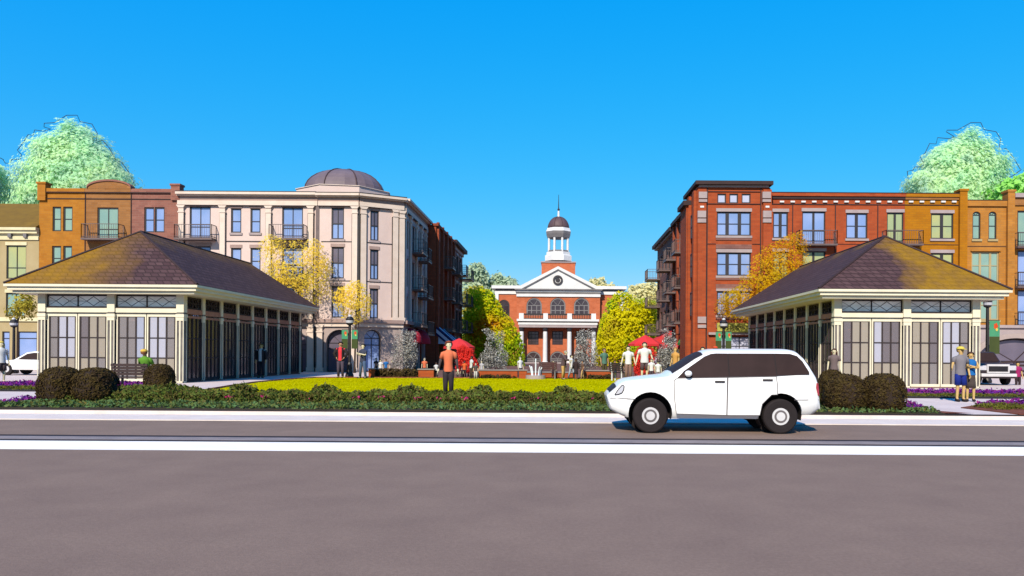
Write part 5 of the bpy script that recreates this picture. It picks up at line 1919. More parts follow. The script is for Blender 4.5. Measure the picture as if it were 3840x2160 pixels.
M['bench'] = mat('dark_red_bench', c(92, 50, 48), c(76, 42, 42), 4, 0.6)
M['bench2'] = mat('dark_brown_bench', c(72, 50, 48), c(58, 42, 42), 4, 0.6)
def bench(x, y, wd, rot, label, m, legm):
    T = thing('bench', label, 'bench', (0, 0, 0))
    s = MB()
    for k in range(4):
        s.box(-wd / 2, wd / 2, -.24 + k * .125, -.14 + k * .125, .42, .46)
    s.build('seat', m, T)
    b = MB()
    for k in range(4):
        z = .52 + k * .11
        b.box(-wd / 2, wd / 2, .25 + k * .03, .29 + k * .03, z, z + .095)
    b.build('backrest', m, T)
    for sx in (-1, 1):
        lg = MB()
        x_ = sx * (wd / 2 - .12)
        lg.box(x_ - .035, x_ + .035, -.22, -.16, 0, .418)
        lg.build('leg', legm, T)
        lg = MB()
        lg.box(x_ - .035, x_ + .035, .18, .24, 0, .418)
        lg.tube((x_, .22, .40), (x_, .37, .96), .03, n=6)
        lg.build('leg', legm, T)
        ar_ = MB().box(x_ - .035, x_ + .035, -.22, .26, .62, .66).box(x_ - .03, x_ + .03, -.22, -.17, .46, .62)
        ar_.build('armrest', legm, T)
    T.location = (x, y, G + .01)
    T.rotation_euler = (0, 0, rot)
    return T
bench(X(2056, 43.2), 43.0, 1.0, R(180), 'dark red slatted bench between the fountain and the person in tan trousers, seen from behind', M['bench'], M['mid_grey'])
bench(X(505, 28.6), 28.6, 1.35, R(180), 'dark brown slatted bench with a green-shirted person on it, before the left pavilion', M['bench2'], M['black'])
bench(X(2318, 41), 40.6, .8, R(150), 'dark bench with pale armrests left of the woman in brown trousers', M['tyre'], M['rim'])

# fountain jets
M['jet'] = glass('fountain_water', (.75, .8, .85, 1), see=.35)
fx, fy = X(2009, 42.6), 42.6
T = thing('fountain', 'small fountain with upright grey-white water jets before the courthouse arch', 'fountain', (fx, fy, G))
MB().lathe((fx, fy, G), [(.55, 0), (.55, .22), (.47, .22), (.44, .12)], 20).build('basin', M['stone'], T)
MB().lathe((fx, fy, G), [(.44, .125), (.43, .15)], 20).build('water', M['jet'], T)
jt = MB()
for k in range(9):
    a = 2 * math.pi * k / 8
    r_ = 0 if k == 8 else .2
    hgt = 1.0 if k == 8 else rng.uniform(.5, .8)
    p = [(fx + r_ * math.cos(a) * (1 + t * .8), fy + r_ * math.sin(a) * (1 + t * .8), G + .14 + hgt * (1 - (1 - t) ** 2)) for t in (0, .2, .4, .6, .8, 1)]
    jt.path(p, [.035, .03, .028, .03, .035, .02], 6)
jt.build('water_jet', M['jet'], T)

# awnings on the street houses
M['awn_red'] = mat('crimson_canvas', c(214, 36, 60), c(190, 24, 48), 1.5, 0.85)
M['awn_bright'] = mat('red_canvas', c(246, 62, 66), c(236, 48, 52), 1.5, 0.85)
M['awn_navy'] = mat('navy_canvas', c(20, 40, 110), c(14, 32, 92), 1.5, 0.85)
M['awn_white'] = mat('white_canvas', c(240, 240, 255, .78), c(222, 224, 246, .76), 1.5, 0.85)
def dome_awning(xw, y, r_, z, label):
    T = thing('dome_awning', label, 'awning', (xw, y, z))
    mb = MB()
    n, m_ = 14, 6
    P, F_ = [], []
    for j in range(m_ + 1):
        b = R(90) * j / m_
        for i in range(n + 1):
            a = R(180) * i / n - R(90)
            P.append((xw + r_ * math.cos(a) * math.cos(b) + .01, y + r_ * math.sin(a) * math.cos(b), z + r_ * .95 * math.sin(b)))
    for j in range(m_):
        for i in range(n):
            q = j * (n + 1) + i
            F_.append((q, q + 1, q + n + 2, q + n + 1))
    mb.add(P, F_)
    mb.build('canvas', M['awn_red'], T, recalc=False)
    v = MB()
    for i in range(n):
        a, b = R(180) * i / n - R(90), R(180) * (i + 1) / n - R(90)
        v.quad((xw + r_ * math.cos(a) + .01, y + r_ * math.sin(a), z), (xw + r_ * math.cos(b) + .01, y + r_ * math.sin(b), z), (xw + r_ * math.cos(b) + .01, y + r_ * math.sin(b), z - .16), (xw + r_ * math.cos(a) + .01, y + r_ * math.sin(a), z - .16))
    v.build('valance', M['awn_red'], T, recalc=False)
dome_awning(-11.6, 59.2, 1.0, Z(1276, 58.7, 1570), 'crimson dome awning nearest the cream corner, partly behind the silvery tree')
dome_awning(-11.6, 62.2, 1.15, Z(1282, 61.7, 1600), 'crimson dome awning further up the street, clear of the silvery tree')
def slope_awning(xw, s, y0, y1, zt_, zb_, proj, stripes, label, ma, mb_):
    T = thing('striped_awning' if stripes > 1 else 'flat_awning', label, 'awning', (xw, y0, zb_))
    A = MB()
    for k in range(max(stripes, 1)):
        B = MB()
        t0, t1 = k / max(stripes, 1), (k + 1) / max(stripes, 1)
        tgt = A if k % 2 == 0 else B
        a = y0 + (y1 - y0) * t0
        b = y0 + (y1 - y0) * t1
        x0, x1 = xw + s * .01, xw + s * proj
        tgt.add([(x0, a, zt_), (x0, b, zt_), (x1, b, zb_), (x1, a, zb_), (x0, a, zt_ - .04), (x0, b, zt_ - .04), (x1, b, zb_ - .2), (x1, a, zb_ - .2)],
                [(0, 1, 2, 3), (4, 5, 6, 7), (3, 2, 6, 7), (0, 3, 7, 4), (1, 2, 6, 5)])
        if B.v:
            B.build('stripe', mb_, T)
    A.build('canvas', ma, T)
    for y in (y0 - .01, y1 + .01):
        e_ = MB()
        e_.quad((xw + s * .01, y, zt_), (xw + s * proj, y, zb_), (xw + s * proj, y, zb_ - .2), (xw + s * .01, y, zb_ - .2))
        e_.build('end_panel', M['awn_white'] if stripes > 1 else ma, T, recalc=False)
def end_bands(xw, s, y, zt_, zb_, proj, cols):
    T = [o for o in bpy.data.objects if o.name == 'striped_awning'][0]
    H_ = zt_ - zb_
    for (s0, s1, m) in cols:
        MB(front(y)).prism([(xw + s * .01, zt_ - s0 * H_), (xw + s * (.01 + proj * (1 - s0)), zb_), (xw + s * (.01 + proj * (1 - s1)), zb_), (xw + s * .01, zt_ - s1 * H_)], 0, .03).build('end_stripe', m, T)
slope_awning(-10.72, 1, 66.9, 71.5, Z(1226, 68, 1660), Z(1282, 68, 1690), 1.55, 5, 'navy and white striped awning on the rust brick house', M['awn_navy'], M['awn_white'])
end_bands(-10.72, 1, 66.87, Z(1226, 68, 1660), Z(1282, 68, 1690), 1.55, [(0, .16, M['awn_navy']), (.16, .40, M['awn_white']), (.40, .56, M['awn_navy'])])
slope_awning(10.4, -1, 62.2, 66.0, Z(1274, 63, 2500), Z(1298, 63, 2450), 2.0, 1, 'flat bright red awning behind the tall man in white', M['awn_bright'], M['awn_bright'])
slope_awning(10.4, -1, 60.2, 61.8, Z(1225, 61, 2540), Z(1285, 61, 2540), .9, 1, 'small green awning beside the orange brick tower', mat('green_canvas', c(92, 176, 70), c(76, 150, 60), 2), M['awn_white'])
slope_awning(10.5, -1, 71.5, 76.0, Z(1240, 72, 2450), Z(1290, 72, 2430), 2.2, 1, 'red awning at the far end of the street beside the yellow tree', M['awn_bright'], M['awn_bright'])

def umbrella(px, ytop, d, r_, label):
    x, zt_ = X(px, d, ytop), Z(ytop, d, px)
    T = thing('market_umbrella', label, 'umbrella', (x, d, G), 'red market umbrellas')
    MB().tube((x, d, G), (x, d, zt_ - .05), .03).build('pole', M['coping'], T)
    cn = MB()
    n_ = 8
    ring = [(x + r_ * math.cos(2 * math.pi * k / n_), d + r_ * math.sin(2 * math.pi * k / n_), zt_ - .62) for k in range(n_)]
    mid = [(x + r_ * .5 * math.cos(2 * math.pi * k / n_), d + r_ * .5 * math.sin(2 * math.pi * k / n_), zt_ - .26) for k in range(n_)]
    cn.add([(x, d, zt_)] + mid + ring + [(p[0], p[1], p[2] - .14) for p in ring],
           [(0, 1 + k, 1 + (k + 1) % n_) for k in range(n_)] + [(1 + k, 1 + (k + 1) % n_, 1 + n_ + (k + 1) % n_, 1 + n_ + k) for k in range(n_)] +
           [(1 + n_ + k, 1 + n_ + (k + 1) % n_, 1 + 2 * n_ + (k + 1) % n_, 1 + 2 * n_ + k) for k in range(n_)])
    cn.build('canopy', M['awn_bright'], T, recalc=False)
umbrella(2420, 1256, 52, 1.15, 'open red market umbrella behind the tall man in white t-shirt')
umbrella(1722, 1268, 54, 1.1, 'open red market umbrella between the striped awning and the lime tree')
# ================================================================================================
# TREES AND PLANTING
# ================================================================================================
K = .72
M['bark'] = mat('brown_bark', c(84, 64, 52), c(62, 46, 40), 6, 0.9, bump=.5)
M['bark_pale'] = mat('silvery_bark', c(150, 140, 132), c(110, 102, 98), 8, 0.9)
M['bark_orange'] = mat('orange_bark', c(176, 116, 64), c(140, 92, 52), 6, 0.9)
M['contour'] = mat('dark_contour', c(70, 60, 90), c(54, 46, 70), 4, 0.9)
M['lf_mint'] = leafmat('mint_leaves', [c(182, 218, 190, 1.55), c(190, 228, 190, 1.6), c(204, 230, 184, 1.6), c(180, 214, 198, 1.55)], .35, .55, .12, .3)
M['lf_green'] = leafmat('fresh_green_leaves', [c(130, 200, 100, 1.5), c(156, 216, 108, 1.5), c(170, 220, 164, 1.5)], .5, .5, .2)
M['lf_yellow'] = leafmat('yellow_leaves', [c(250, 216, 70, 1.25), c(255, 226, 90, 1.3), c(236, 216, 70, 1.2)], .5, .5, .3, .35)
M['lf_ochre'] = leafmat('ochre_leaves', [c(222, 160, 16, 1.2), c(228, 180, 22, 1.2), c(212, 190, 26, 1.2)], .5, .5, .3, .35)
M['lf_lime'] = leafmat('lime_leaves', [c(226, 140, 30, 1.15), c(214, 186, 24, 1.2), c(206, 210, 20, 1.25), c(164, 204, 28, 1.2), c(196, 184, 50, 1.15)], .28, .5, .15)
M['lf_lime2'] = leafmat('yellow_lime_leaves', [c(200, 182, 44, 1.2), c(218, 212, 20, 1.25), c(226, 212, 20, 1.25), c(170, 206, 30, 1.2), c(222, 160, 40, 1.2)], .28, .5, .15)
M['lf_sage'] = leafmat('sage_leaves', [c(164, 184, 156, 1.2), c(180, 202, 168, 1.25), c(196, 206, 178, 1.25)], .25, .45, .25)
M['lf_straw'] = leafmat('straw_leaves', [c(226, 216, 152, 1.1), c(244, 238, 186, 1.1), c(236, 224, 142, 1.1)], .3, .45, .25)
M['lf_khaki'] = leafmat('khaki_leaves', [c(160, 148, 54, 1.05), c(196, 180, 66, 1.1), c(180, 186, 88, 1.1)], .4, .45, .3)
M['lf_white'] = leafmat('silvery_leaves', [c(96, 88, 84), c(180, 176, 168), c(240, 238, 230, 1.0), c(150, 146, 136)], 1.5, .3, .9)
M['lf_red'] = leafmat('scarlet_leaves', [c(226, 48, 36, 1.1), c(255, 76, 66, 1.15), c(250, 62, 84, 1.1)], .7, .45, .3)
M['lf_box'] = leafmat('clipped_box_leaves', [c(60, 46, 34), c(80, 64, 40), c(98, 82, 42), c(70, 54, 40)], 2.2, .15, .35)
M['lf_hedge'] = leafmat('hedge_leaves', [c(98, 86, 54), c(122, 114, 58), c(110, 138, 58), c(130, 104, 62)], 2.0, .15, .5)
M['lf_cover'] = leafmat('ground_cover_leaves', [c(90, 92, 50), c(112, 132, 66), c(106, 148, 96), c(146, 128, 66)], 1.6, .2, .6)
M['lf_purple'] = leafmat('purple_flowers', [c(110, 42, 150), c(140, 56, 176), c(176, 52, 140), c(92, 50, 180)], 1.5, .2, .6)
M['lf_pink'] = leafmat('pink_flowers', [c(226, 50, 120), c(230, 70, 150)], 2, .2, .6)
M['lf_olivegrass'] = leafmat('olive_grass', [c(108, 100, 40), c(132, 132, 52), c(96, 110, 48)], 1.5, .2, .5)

def limb_tree(T, x, y, zb, zc_, cpts, r0, m, nl=7):
    """tapered trunk and limbs reaching into the crown"""
    tk = MB()
    mid = (x + rng.uniform(-.1, .1), y, zb + (zc_ - zb) * .55)
    topp = (x + rng.uniform(-.15, .15), y, zc_)
    tk.path([(x, y, zb - .05), (x, y, zb + .25), mid, topp], [r0 * 1.5, r0, r0 * .8, r0 * .5], 9)
    tr = tk.build('trunk', m, T, smooth=True)
    lm = MB()
    for i in rng.choice(len(cpts), nl, replace=False):
        p = cpts[i]
        s = Vector(mid).lerp(Vector(topp), rng.uniform(.3, 1))
        q = s.lerp(Vector(p), .5) + Vector((0, 0, .15 * abs(p[2] - s.z)))
        lm.path([tuple(s), tuple(q), tuple(p)], [r0 * .42, r0 * .25, r0 * .08], 6)
    lm.build('limb', m, tr, smooth=True)

def tree(label, poly, d, thick, n, size, clump, m, tx, bark='bark', r0=.22, group=None, name='tree', outline=None, up=.25, asp=.62, nl=7, cat='tree', turn=.45):
    x = X(tx, d, 1325)
    T = thing(name, label, cat, (x, d, G), group)
    P, pw = crown_points(poly, d, thick, n, clump)
    ctr = P.mean(axis=0)
    N = (P - ctr) / (np.abs(P - ctr).max(axis=0) + 1e-6)
    N[:, 1] -= .35
    N /= np.linalg.norm(N, axis=1)[:, None] + 1e-9
    V, F_ = leaf_mesh(P, size, up, .5, asp, N, turn)
    np_obj('crown', V, F_, m, T)
    zs = np.array([p[1] for p in pw])
    limb_tree(T, x, d, G, zs.min() + (zs.max() - zs.min()) * .55, P, r0, M[bark], nl)
    if outline:
        ph = rng.uniform(0, 6)
        pts = []
        for i, p in enumerate(outline):
            yy = d + .5 * math.sin(ph + i * .7)
            pts.append((X(p[0], yy, p[1]), yy, Z(p[1], yy, p[0])))
        o = MB().path(pts, .032, 5)
        o.build('crown_contour', M['contour'], T)  # thin dark tube tracing the drawn contour line round the crown
    return T

BIGL = [(15, 830), (30, 770), (58, 720), (55, 680), (45, 640), (55, 605), (80, 600), (105, 575), (88, 560), (110, 540), (115, 520), (150, 505), (215, 490), (218, 465), (262, 438), (276, 440), (284, 465), (345, 490), (350, 530), (392, 556), (420, 600), (440, 630), (470, 645), (484, 690), (500, 830)]
OUTL = [(0, 592), (12, 598), (20, 612), (38, 612), (44, 598), (76, 597), (80, 580), (65, 563), (90, 530), (105, 505), (124, 508), (130, 487), (165, 492), (190, 484), (165, 476), (166, 462), (205, 460), (250, 432), (290, 432), (300, 456), (345, 465), (365, 500), (360, 532), (385, 526), (410, 555), (436, 604), (456, 608), (482, 645), (500, 682), (494, 725)]
tree('big pale mint-green tree rising behind the ochre brick house', BIGL, 72, 3.2, 42000, .17, .5, M['lf_mint'], 265, r0=.4, outline=OUTL, turn=.22)
BIGR = [(3432, 840), (3440, 720), (3432, 690), (3420, 668), (3440, 640), (3482, 644), (3476, 604), (3480, 582), (3500, 578), (3505, 552), (3540, 538), (3605, 525), (3610, 496), (3645, 470), (3660, 472), (3690, 512), (3735, 520), (3735, 560), (3765, 580), (3786, 582), (3802, 612), (3806, 645), (3770, 690), (3775, 725), (3800, 840)]
OUTR = [(3424, 735), (3428, 704), (3408, 688), (3402, 642), (3424, 638), (3430, 626), (3462, 626), (3464, 612), (3452, 590), (3470, 572), (3486, 538), (3510, 540), (3516, 516), (3560, 520), (3578, 512), (3548, 494), (3552, 488), (3590, 488), (3640, 460), (3678, 460), (3690, 486), (3735, 494), (3752, 520), (3746, 562), (3772, 556), (3800, 590), (3826, 634)]
tree('big pale mint-green tree rising behind the golden brick wing', BIGR, 72, 3.2, 42000, .17, .5, M['lf_mint'], 3620, r0=.4, outline=OUTR, turn=.22)
tree('fresh green tree above the corner house at the right edge', [(3752, 840), (3757, 700), (3765, 680), (3800, 664), (3830, 652), (3880, 640), (3960, 650), (4010, 700), (4030, 840)], 68, 4.0, 12000, .22, .6, M['lf_green'], 3890, r0=.35,
     outline=[(3830, 636), (3800, 658), (3752, 682), (3751, 710), (3768, 726)])
tree('mint-green tree cut by the left edge above the olive roof', [(-140, 830), (-150, 700), (-110, 640), (-60, 600), (-40, 600), (-20, 630), (-16, 670), (-24, 720), (-30, 830)], 72, 4.0, 9000, .22, .6, M['lf_mint'], -80, r0=.35)

YA = [(968, 940), (985, 890), (1010, 872), (1050, 892), (1100, 902), (1150, 900), (1196, 900), (1222, 955), (1244, 1005), (1232, 1050), (1240, 1085), (1210, 1140), (1150, 1160), (1080, 1130), (1010, 1090), (975, 1010)]
tree('sparse yellow tree in front of the cream facade, just beyond the left pavilion roof', YA, 54.2, 1.25, 5200, .085, .28, M['lf_yellow'], 1130, r0=.1, group=None)
YB = [(1252, 1150), (1240, 1110), (1262, 1085), (1290, 1072), (1320, 1056), (1350, 1050), (1370, 1070), (1386, 1110), (1392, 1150), (1372, 1190), (1330, 1216), (1285, 1200)]
tree('small sparse yellow tree before the cream turret, above the left lamp post', YB, 53.2, 1.0, 2300, .085, .24, M['lf_yellow'], 1330, r0=.07, group=None)
YC = [(2690, 1150), (2700, 1105), (2740, 1085), (2780, 1068), (2800, 1010), (2825, 965), (2850, 945), (2862, 930), (2905, 905), (2960, 880), (3005, 868), (3030, 900), (3040, 1000), (3000, 1110), (2930, 1190), (2850, 1204), (2770, 1196), (2705, 1180)]
tree('sparse ochre tree in front of the orange brick wing beside the right pavilion roof', YC, 53.6, 1.6, 9000, .09, .34, M['lf_ochre'], 2840, r0=.11, bark='bark_orange')
tree('small yellow-green street tree before the beige house at the left edge', [(30, 1190), (25, 1150), (40, 1110), (70, 1085), (88, 1062), (110, 1090), (122, 1130), (110, 1170), (80, 1205), (55, 1208)], 48.5, .7, 900, .09, .18, M['lf_khaki'], 66, r0=.07)

TL = [(1738, 1400), (1730, 1250), (1742, 1150), (1748, 1085), (1780, 1070), (1830, 1082), (1862, 1120), (1886, 1165), (1920, 1200), (1950, 1260), (1966, 1310), (1966, 1380), (1930, 1402)]
tree('rounded yellow-lime tree with orange lower leaves left of the courthouse', TL, 88, 3.0, 14000, .17, .42, M['lf_lime'], 1850, r0=.2)
TR = [(2238, 1370), (2236, 1290), (2246, 1230), (2266, 1165), (2280, 1120), (2312, 1095), (2345, 1092), (2380, 1112), (2420, 1120), (2462, 1130), (2468, 1260), (2440, 1330), (2400, 1400), (2280, 1402)]
tree('rounded yellow-green tree right of the courthouse', TR, 88, 3.0, 14000, .17, .42, M['lf_lime2'], 2330, r0=.2)
# trees behind the courthouse
tree('grey-green tree with billowing crown behind the left row, tallest left of the courthouse', [(1735, 1200), (1736, 1060), (1756, 1040), (1760, 990), (1790, 985), (1806, 985), (1820, 1010), (1830, 1030), (1836, 1090), (1840, 1200)], 140, 4, 5000, .36, .8, M['lf_sage'], 1780, r0=.4)
tree('lower grey-green tree between the tall grey tree and the courthouse roof', [(1826, 1200), (1834, 1060), (1848, 1026), (1876, 1022), (1884, 1040), (1900, 1036), (1926, 1042), (1944, 1060), (1950, 1200)], 142, 4, 4200, .36, .8, M['lf_sage'], 1885, r0=.4)
tree('straw-yellow tree behind the right wing of the courthouse', [(2200, 1200), (2205, 1060), (2216, 1042), (2240, 1044), (2262, 1036), (2274, 1060), (2300, 1070), (2330, 1090), (2340, 1200)], 140, 4, 4200, .36, .8, M['lf_straw'], 2270, r0=.4)
tree('pale straw-yellow tree between the courthouse and the right row', [(2340, 1230), (2350, 1100), (2366, 1072), (2390, 1066), (2402, 1072), (2426, 1056), (2450, 1058), (2480, 1066), (2480, 1240)], 132, 4, 5200, .34, .75, M['lf_straw'], 2410, r0=.4)
tree('khaki tree below the pale straw tree at the end of the right row', [(2340, 1330), (2342, 1200), (2366, 1152), (2400, 1140), (2440, 1130), (2475, 1150), (2480, 1330)], 118, 3, 5000, .28, .6, M['lf_khaki'], 2410, r0=.3)
tree('khaki tree behind the lime tree at the end of the left row', [(1725, 1330), (1726, 1120), (1750, 1080), (1790, 1072), (1830, 1085), (1850, 1120), (1850, 1330)], 120, 3, 5000, .28, .6, M['lf_khaki'], 1790, r0=.3)

# silvery crape myrtles: many pale slender leaves on upright stems
def myrtle(label, poly, d, tx):
    return tree(label, poly, d, .8, 3600, .055, .15, M['lf_white'], tx, 'bark_pale', .035, 'silvery shrub trees across the square', 'crape_myrtle', None, .1, .34, 12)
myrtle('silvery feathery tree above the brown planting, left of the crimson awnings', [(1480, 1385), (1455, 1330), (1470, 1300), (1478, 1262), (1492, 1236), (1515, 1232), (1530, 1246), (1556, 1236), (1562, 1290), (1566, 1340), (1556, 1385)], 45.5, 1520)
myrtle('silvery feathery tree in front of the lime tree, left of the courthouse', [(1800, 1385), (1790, 1345), (1816, 1310), (1826, 1262), (1805, 1236), (1830, 1232), (1846, 1240), (1862, 1250), (1884, 1236), (1894, 1250), (1886, 1290), (1906, 1330), (1900, 1385)], 46, 1856)
myrtle('silvery feathery tree hiding the right columns of the courthouse', [(2160, 1385), (2150, 1350), (2160, 1300), (2164, 1250), (2180, 1232), (2206, 1236), (2222, 1228), (2234, 1262), (2240, 1310), (2246, 1345), (2240, 1385)], 46, 2200)
myrtle('silvery feathery tree right of the flat red awning, behind the car bonnet', [(2460, 1400), (2456, 1345), (2480, 1300), (2486, 1256), (2478, 1238), (2500, 1228), (2512, 1246), (2530, 1236), (2536, 1280), (2546, 1330), (2560, 1400)], 45, 2512)

# scarlet shrubs
def shrub(label, poly, d, m, thick=.6, n=1400, size=.05, clump=.14, name='shrub', group=None):
    xs_ = [p[0] for p in poly]
    return tree(label, poly, d, thick, n, size, clump, m, sum(xs_) / len(xs_), 'bark', .04, group, name, None, .3, .6, 6, 'shrub')
shrub('scarlet shrub right of the orange-shirted man', [(1706, 1395), (1716, 1300), (1736, 1288), (1752, 1306), (1772, 1306), (1780, 1340), (1800, 1380), (1790, 1395)], 46.5, M['lf_red'], n=4600)
shrub('scarlet shrub behind the woman in brown trousers and the man in white', [(2380, 1415), (2376, 1330), (2396, 1300), (2420, 1290), (2450, 1305), (2466, 1330), (2452, 1400)], 45.5, M['lf_red'], n=4600)
shrub('brown-green shrub massed behind the orange brick pier and below the silvery tree', [(1406, 1424), (1404, 1396), (1420, 1384), (1480, 1384), (1540, 1384), (1566, 1390), (1568, 1424)], 43.4, M['lf_box'], .5, 3200, .07, .12)
shrub('dark shrub at the foot of the long planter wall', [(1800, 1424), (1802, 1409), (1830, 1404), (1860, 1408), (1900, 1404), (1936, 1412), (1940, 1424)], 42.9, M['lf_box'], .3, 1200, .06, .08)
shrub('dark shrub at the foot of the right planter wall', [(2180, 1424), (2184, 1409), (2210, 1405), (2250, 1408), (2290, 1404), (2300, 1424)], 42.9, M['lf_box'], .3, 1200, .06, .08)

# clipped balls
def topiary(label, px, d, w_, h):
    x = X(px, d, 1450)
    T = thing('topiary', label, 'bush', (x, d, G), 'clipped round bushes')
    n = 3600
    u = rng.uniform(0, 2 * math.pi, n)
    v = rng.uniform(-.55, 1, n)
    sv = np.sqrt(1 - v * v)
    N = np.stack([sv * np.cos(u), sv * np.sin(u), v], axis=1)
    sq = np.sign(N) * np.abs(N) ** .8
    k = 1 + rng.normal(size=n) * .018
    P = np.stack([x + sq[:, 0] * w_ / 2 * k, d + sq[:, 1] * w_ / 2 * k, G + h * .42 + sq[:, 2] * h * .58 * k], axis=1)
    P = P[P[:, 2] > G]
    N = N[:len(P)]
    V, F_ = leaf_mesh(P, .034, .0, .5, .6, (P - np.array([x, d, G + h * .42])) / w_ * 2)
    np_obj('foliage', V, F_, M['lf_box'], T)
    co_ = MB()
    prof = []
    for j in range(13):
        a = R(-33) + (R(89) + R(33)) * j / 12
        prof.append((max(.02, abs(math.cos(a)) ** .8 * w_ / 2 * .985), h * .42 + math.copysign(abs(math.sin(a)) ** .8, math.sin(a)) * h * .57))
    co_.lathe((x, d, G), prof, 24)
    co_.build('inner_foliage', M['topi'], T, smooth=True)
M['topi'] = mat('clipped_box_core', c(62, 46, 36), c(50, 38, 30), 6, .95, bump=.8)  # dark solid core under the leaf shell
def topi_px(label, x0, x1, yt, yb):
    d = gdist((x0 + x1) / 2, yb)
    topiary(label, (x0 + x1) / 2, d, (x1 - x0) / FPX * d, Z(yt, d, (x0 + x1) / 2) - G)
topi_px('clipped round bush at the left pavilion, leftmost of three', 156, 302, 1377, 1508)
topi_px('clipped round bush at the left pavilion, touching its twin on the left', 282, 432, 1380, 1508)
topi_px('clipped round bush in front of the green-shirted bench sitter', 548, 648, 1366, 1468)
topi_px('clipped round bush below the right pavilion, beside the purple flowers', 3234, 3388, 1402, 1540)
topi_px('clipped round bush right behind the tail of the white estate car', 3086, 3244, 1404, 1538)
topi_px('clipped round bush farther back between the car tail and the person in brown', 3072, 3166, 1388, 1500)

# low shrubs in a row before the lawn
def hedge_shrub(w_, h, n):
    P = rng.normal(size=(n, 3))
    P /= np.linalg.norm(P, axis=1)[:, None]
    P *= (rng.random(n) ** .25)[:, None]
    P[:, 2] = np.abs(P[:, 2])
    lump = 1 + .14 * np.sin(P[:, 0] * 9 + 1) * np.cos(P[:, 1] * 8)
    P *= np.stack([lump * w_ / 2, lump * w_ / 2, lump * h], axis=1)
    V, F_ = leaf_mesh(P, .05, .25, .5, .6)
    return V, F_
hs_protos = []
GRP = 'low shrubs in a row between the road and the lawn'
def hedge_proto(w_, h, n, label):
    V, F_ = hedge_shrub(w_, h, n)
    o = np_obj('hedge_shrub', V, F_, M['lf_hedge'])
    tag(o, label, 'shrub', GRP)
    return o
LT = 'taller humped olive-brown shrub of the row before the lawn'
LL = 'low rounded olive-green shrub of the row before the lawn'
tall = [1218, 1540, 1805, 2118, 2420, 2700, 910, 640]
protoT = hedge_proto(1.0, .47, 1500, LT)
protoL = hedge_proto(1.0, .33, 1300, LL)
first = {'T': True, 'L': True}
def put_shrub(px, d, kind, s):
    pr = protoT if kind == 'T' else protoL
    o = pr if first[kind] else pr.copy()
    if not first[kind]:
        COL.objects.link(o)
    first[kind] = False
    o.location = (X(px, d, 1480), d, G)
    o.rotation_euler = (0, 0, rng.uniform(0, 6.28))
    o.scale = (s, s, rng.uniform(.92, 1.08))
for px in tall:
    put_shrub(px, 22.6, 'T', rng.uniform(.95, 1.15))
px = 320
while px < 3080:
    if min(abs(px - t) for t in tall) > 48:
        put_shrub(px, 22.4 + rng.uniform(-.2, .35), 'L', rng.uniform(.85, 1.1))
    px += 78
px = 300
while px < 3080:
    put_shrub(px, 21.3 + rng.uniform(-.15, .15), 'L', rng.uniform(.8, 1.0))
    px += 88
for px, d in ((345, 24.2), (420, 24.6), (500, 25.2), (590, 24.8), (690, 24.4), (450, 23.4), (540, 23.6), (640, 23.4), (730, 23.5)):
    put_shrub(px, d, 'L', 1.1)

def scatter(name, polys, z, n, size, m, hgt, label, asp=.6, up=.8):
    P = []
    for poly in polys:
        xs_ = np.array([p[0] for p in poly]); ys_ = np.array([p[1] for p in poly])
        x = rng.uniform(xs_.min(), xs_.max(), n * 3)
        y = rng.uniform(ys_.min(), ys_.max(), n * 3)
        k = in_poly(x, y, poly)
        x, y = x[k][:n], y[k][:n]
        P.append(np.stack([x, y, z + hgt * rng.random(len(x)) * (.6 + .4 * np.sin(x * 3.1) * np.cos(y * 4.3))], axis=1))
    P = np.concatenate(P)
    V, F_ = leaf_mesh(P, size, up, .5, asp)
    o = np_obj(name, V, F_, m)
    tag(o, label, 'planting', None, 'stuff')
    return o
EDGE = [(-24, 19.14), (9.55, 19.14), (9.75, 20.1), (9.7, 21.2), (-14.6, 21.0), (-14.6, 20.4), (-16.2, 19.95), (-24, 19.75)]
scatter('ground_cover', [EDGE], .16, 15000, .05, M['lf_cover'], .15, 'low green ground cover along the dark kerb')
scatter('ground_cover', [[(-14.6, 21.0), (8.4, 21.0), (7.8, 24.2), (-12.8, 24.8)]], .16, 7000, .05, M['lf_hedge'], .12, 'dark leafy ground cover between the low shrubs')
fl = [[(-60, 31.0), (-17.4, 31.0), (-17.4, 33.3), (-60, 33.3)], [(8.4, 29.2), (40, 29.2), (40, 32.4), (8.4, 32.4)]]
scatter('flower_bed', [[(-30, 29.7), (-17.4, 29.7), (-17.4, 33.2), (-30, 33.2)], [(9.9, 28.2), (26, 28.2), (26, 31.3), (9.9, 31.3)]], .18, 5200, .06, M['lf_purple'], .14, 'band of purple flowers at the foot of the pavilions')
scatter('grass', [[(-30, 27.1), (-17.4, 27.1), (-17.4, 29.6), (-30, 29.6)], [(9.9, 26.6), (26, 26.6), (26, 28.1), (9.9, 28.1)]], .18, 4200, .06, M['lf_olivegrass'], .10, 'olive grass verge in front of the purple flowers', .3)
scatter('flower_bed', [[(-14.5, 20.4), (-14.0, 22.2), (-14.9, 22.2), (-15.0, 20.6), (-16.2, 20.1), (-16.2, 19.8)], [(9.2, 20.6), (9.75, 20.2), (9.9, 22.1), (9.2, 22.3)]], .19, 700, .05, M['lf_purple'], .16, 'purple flower wedges beside the clipped bushes')
scatter('flower_bed', [[(12.0, 22.2), (13.1, 23.25), (22, 23.4), (22, 21.9)]], .19, 3600, .055, M['lf_purple'], .16, 'purple flowers in the raised bed at the right edge')
scatter('grass', [[(11.6, 20.4), (11.5, 21.5), (12.2, 22.2), (22, 22.0), (22, 20.2)]], .18, 3600, .055, M['lf_olivegrass'], .11, 'olive grass in the raised bed at the right edge', .35)
sp = []
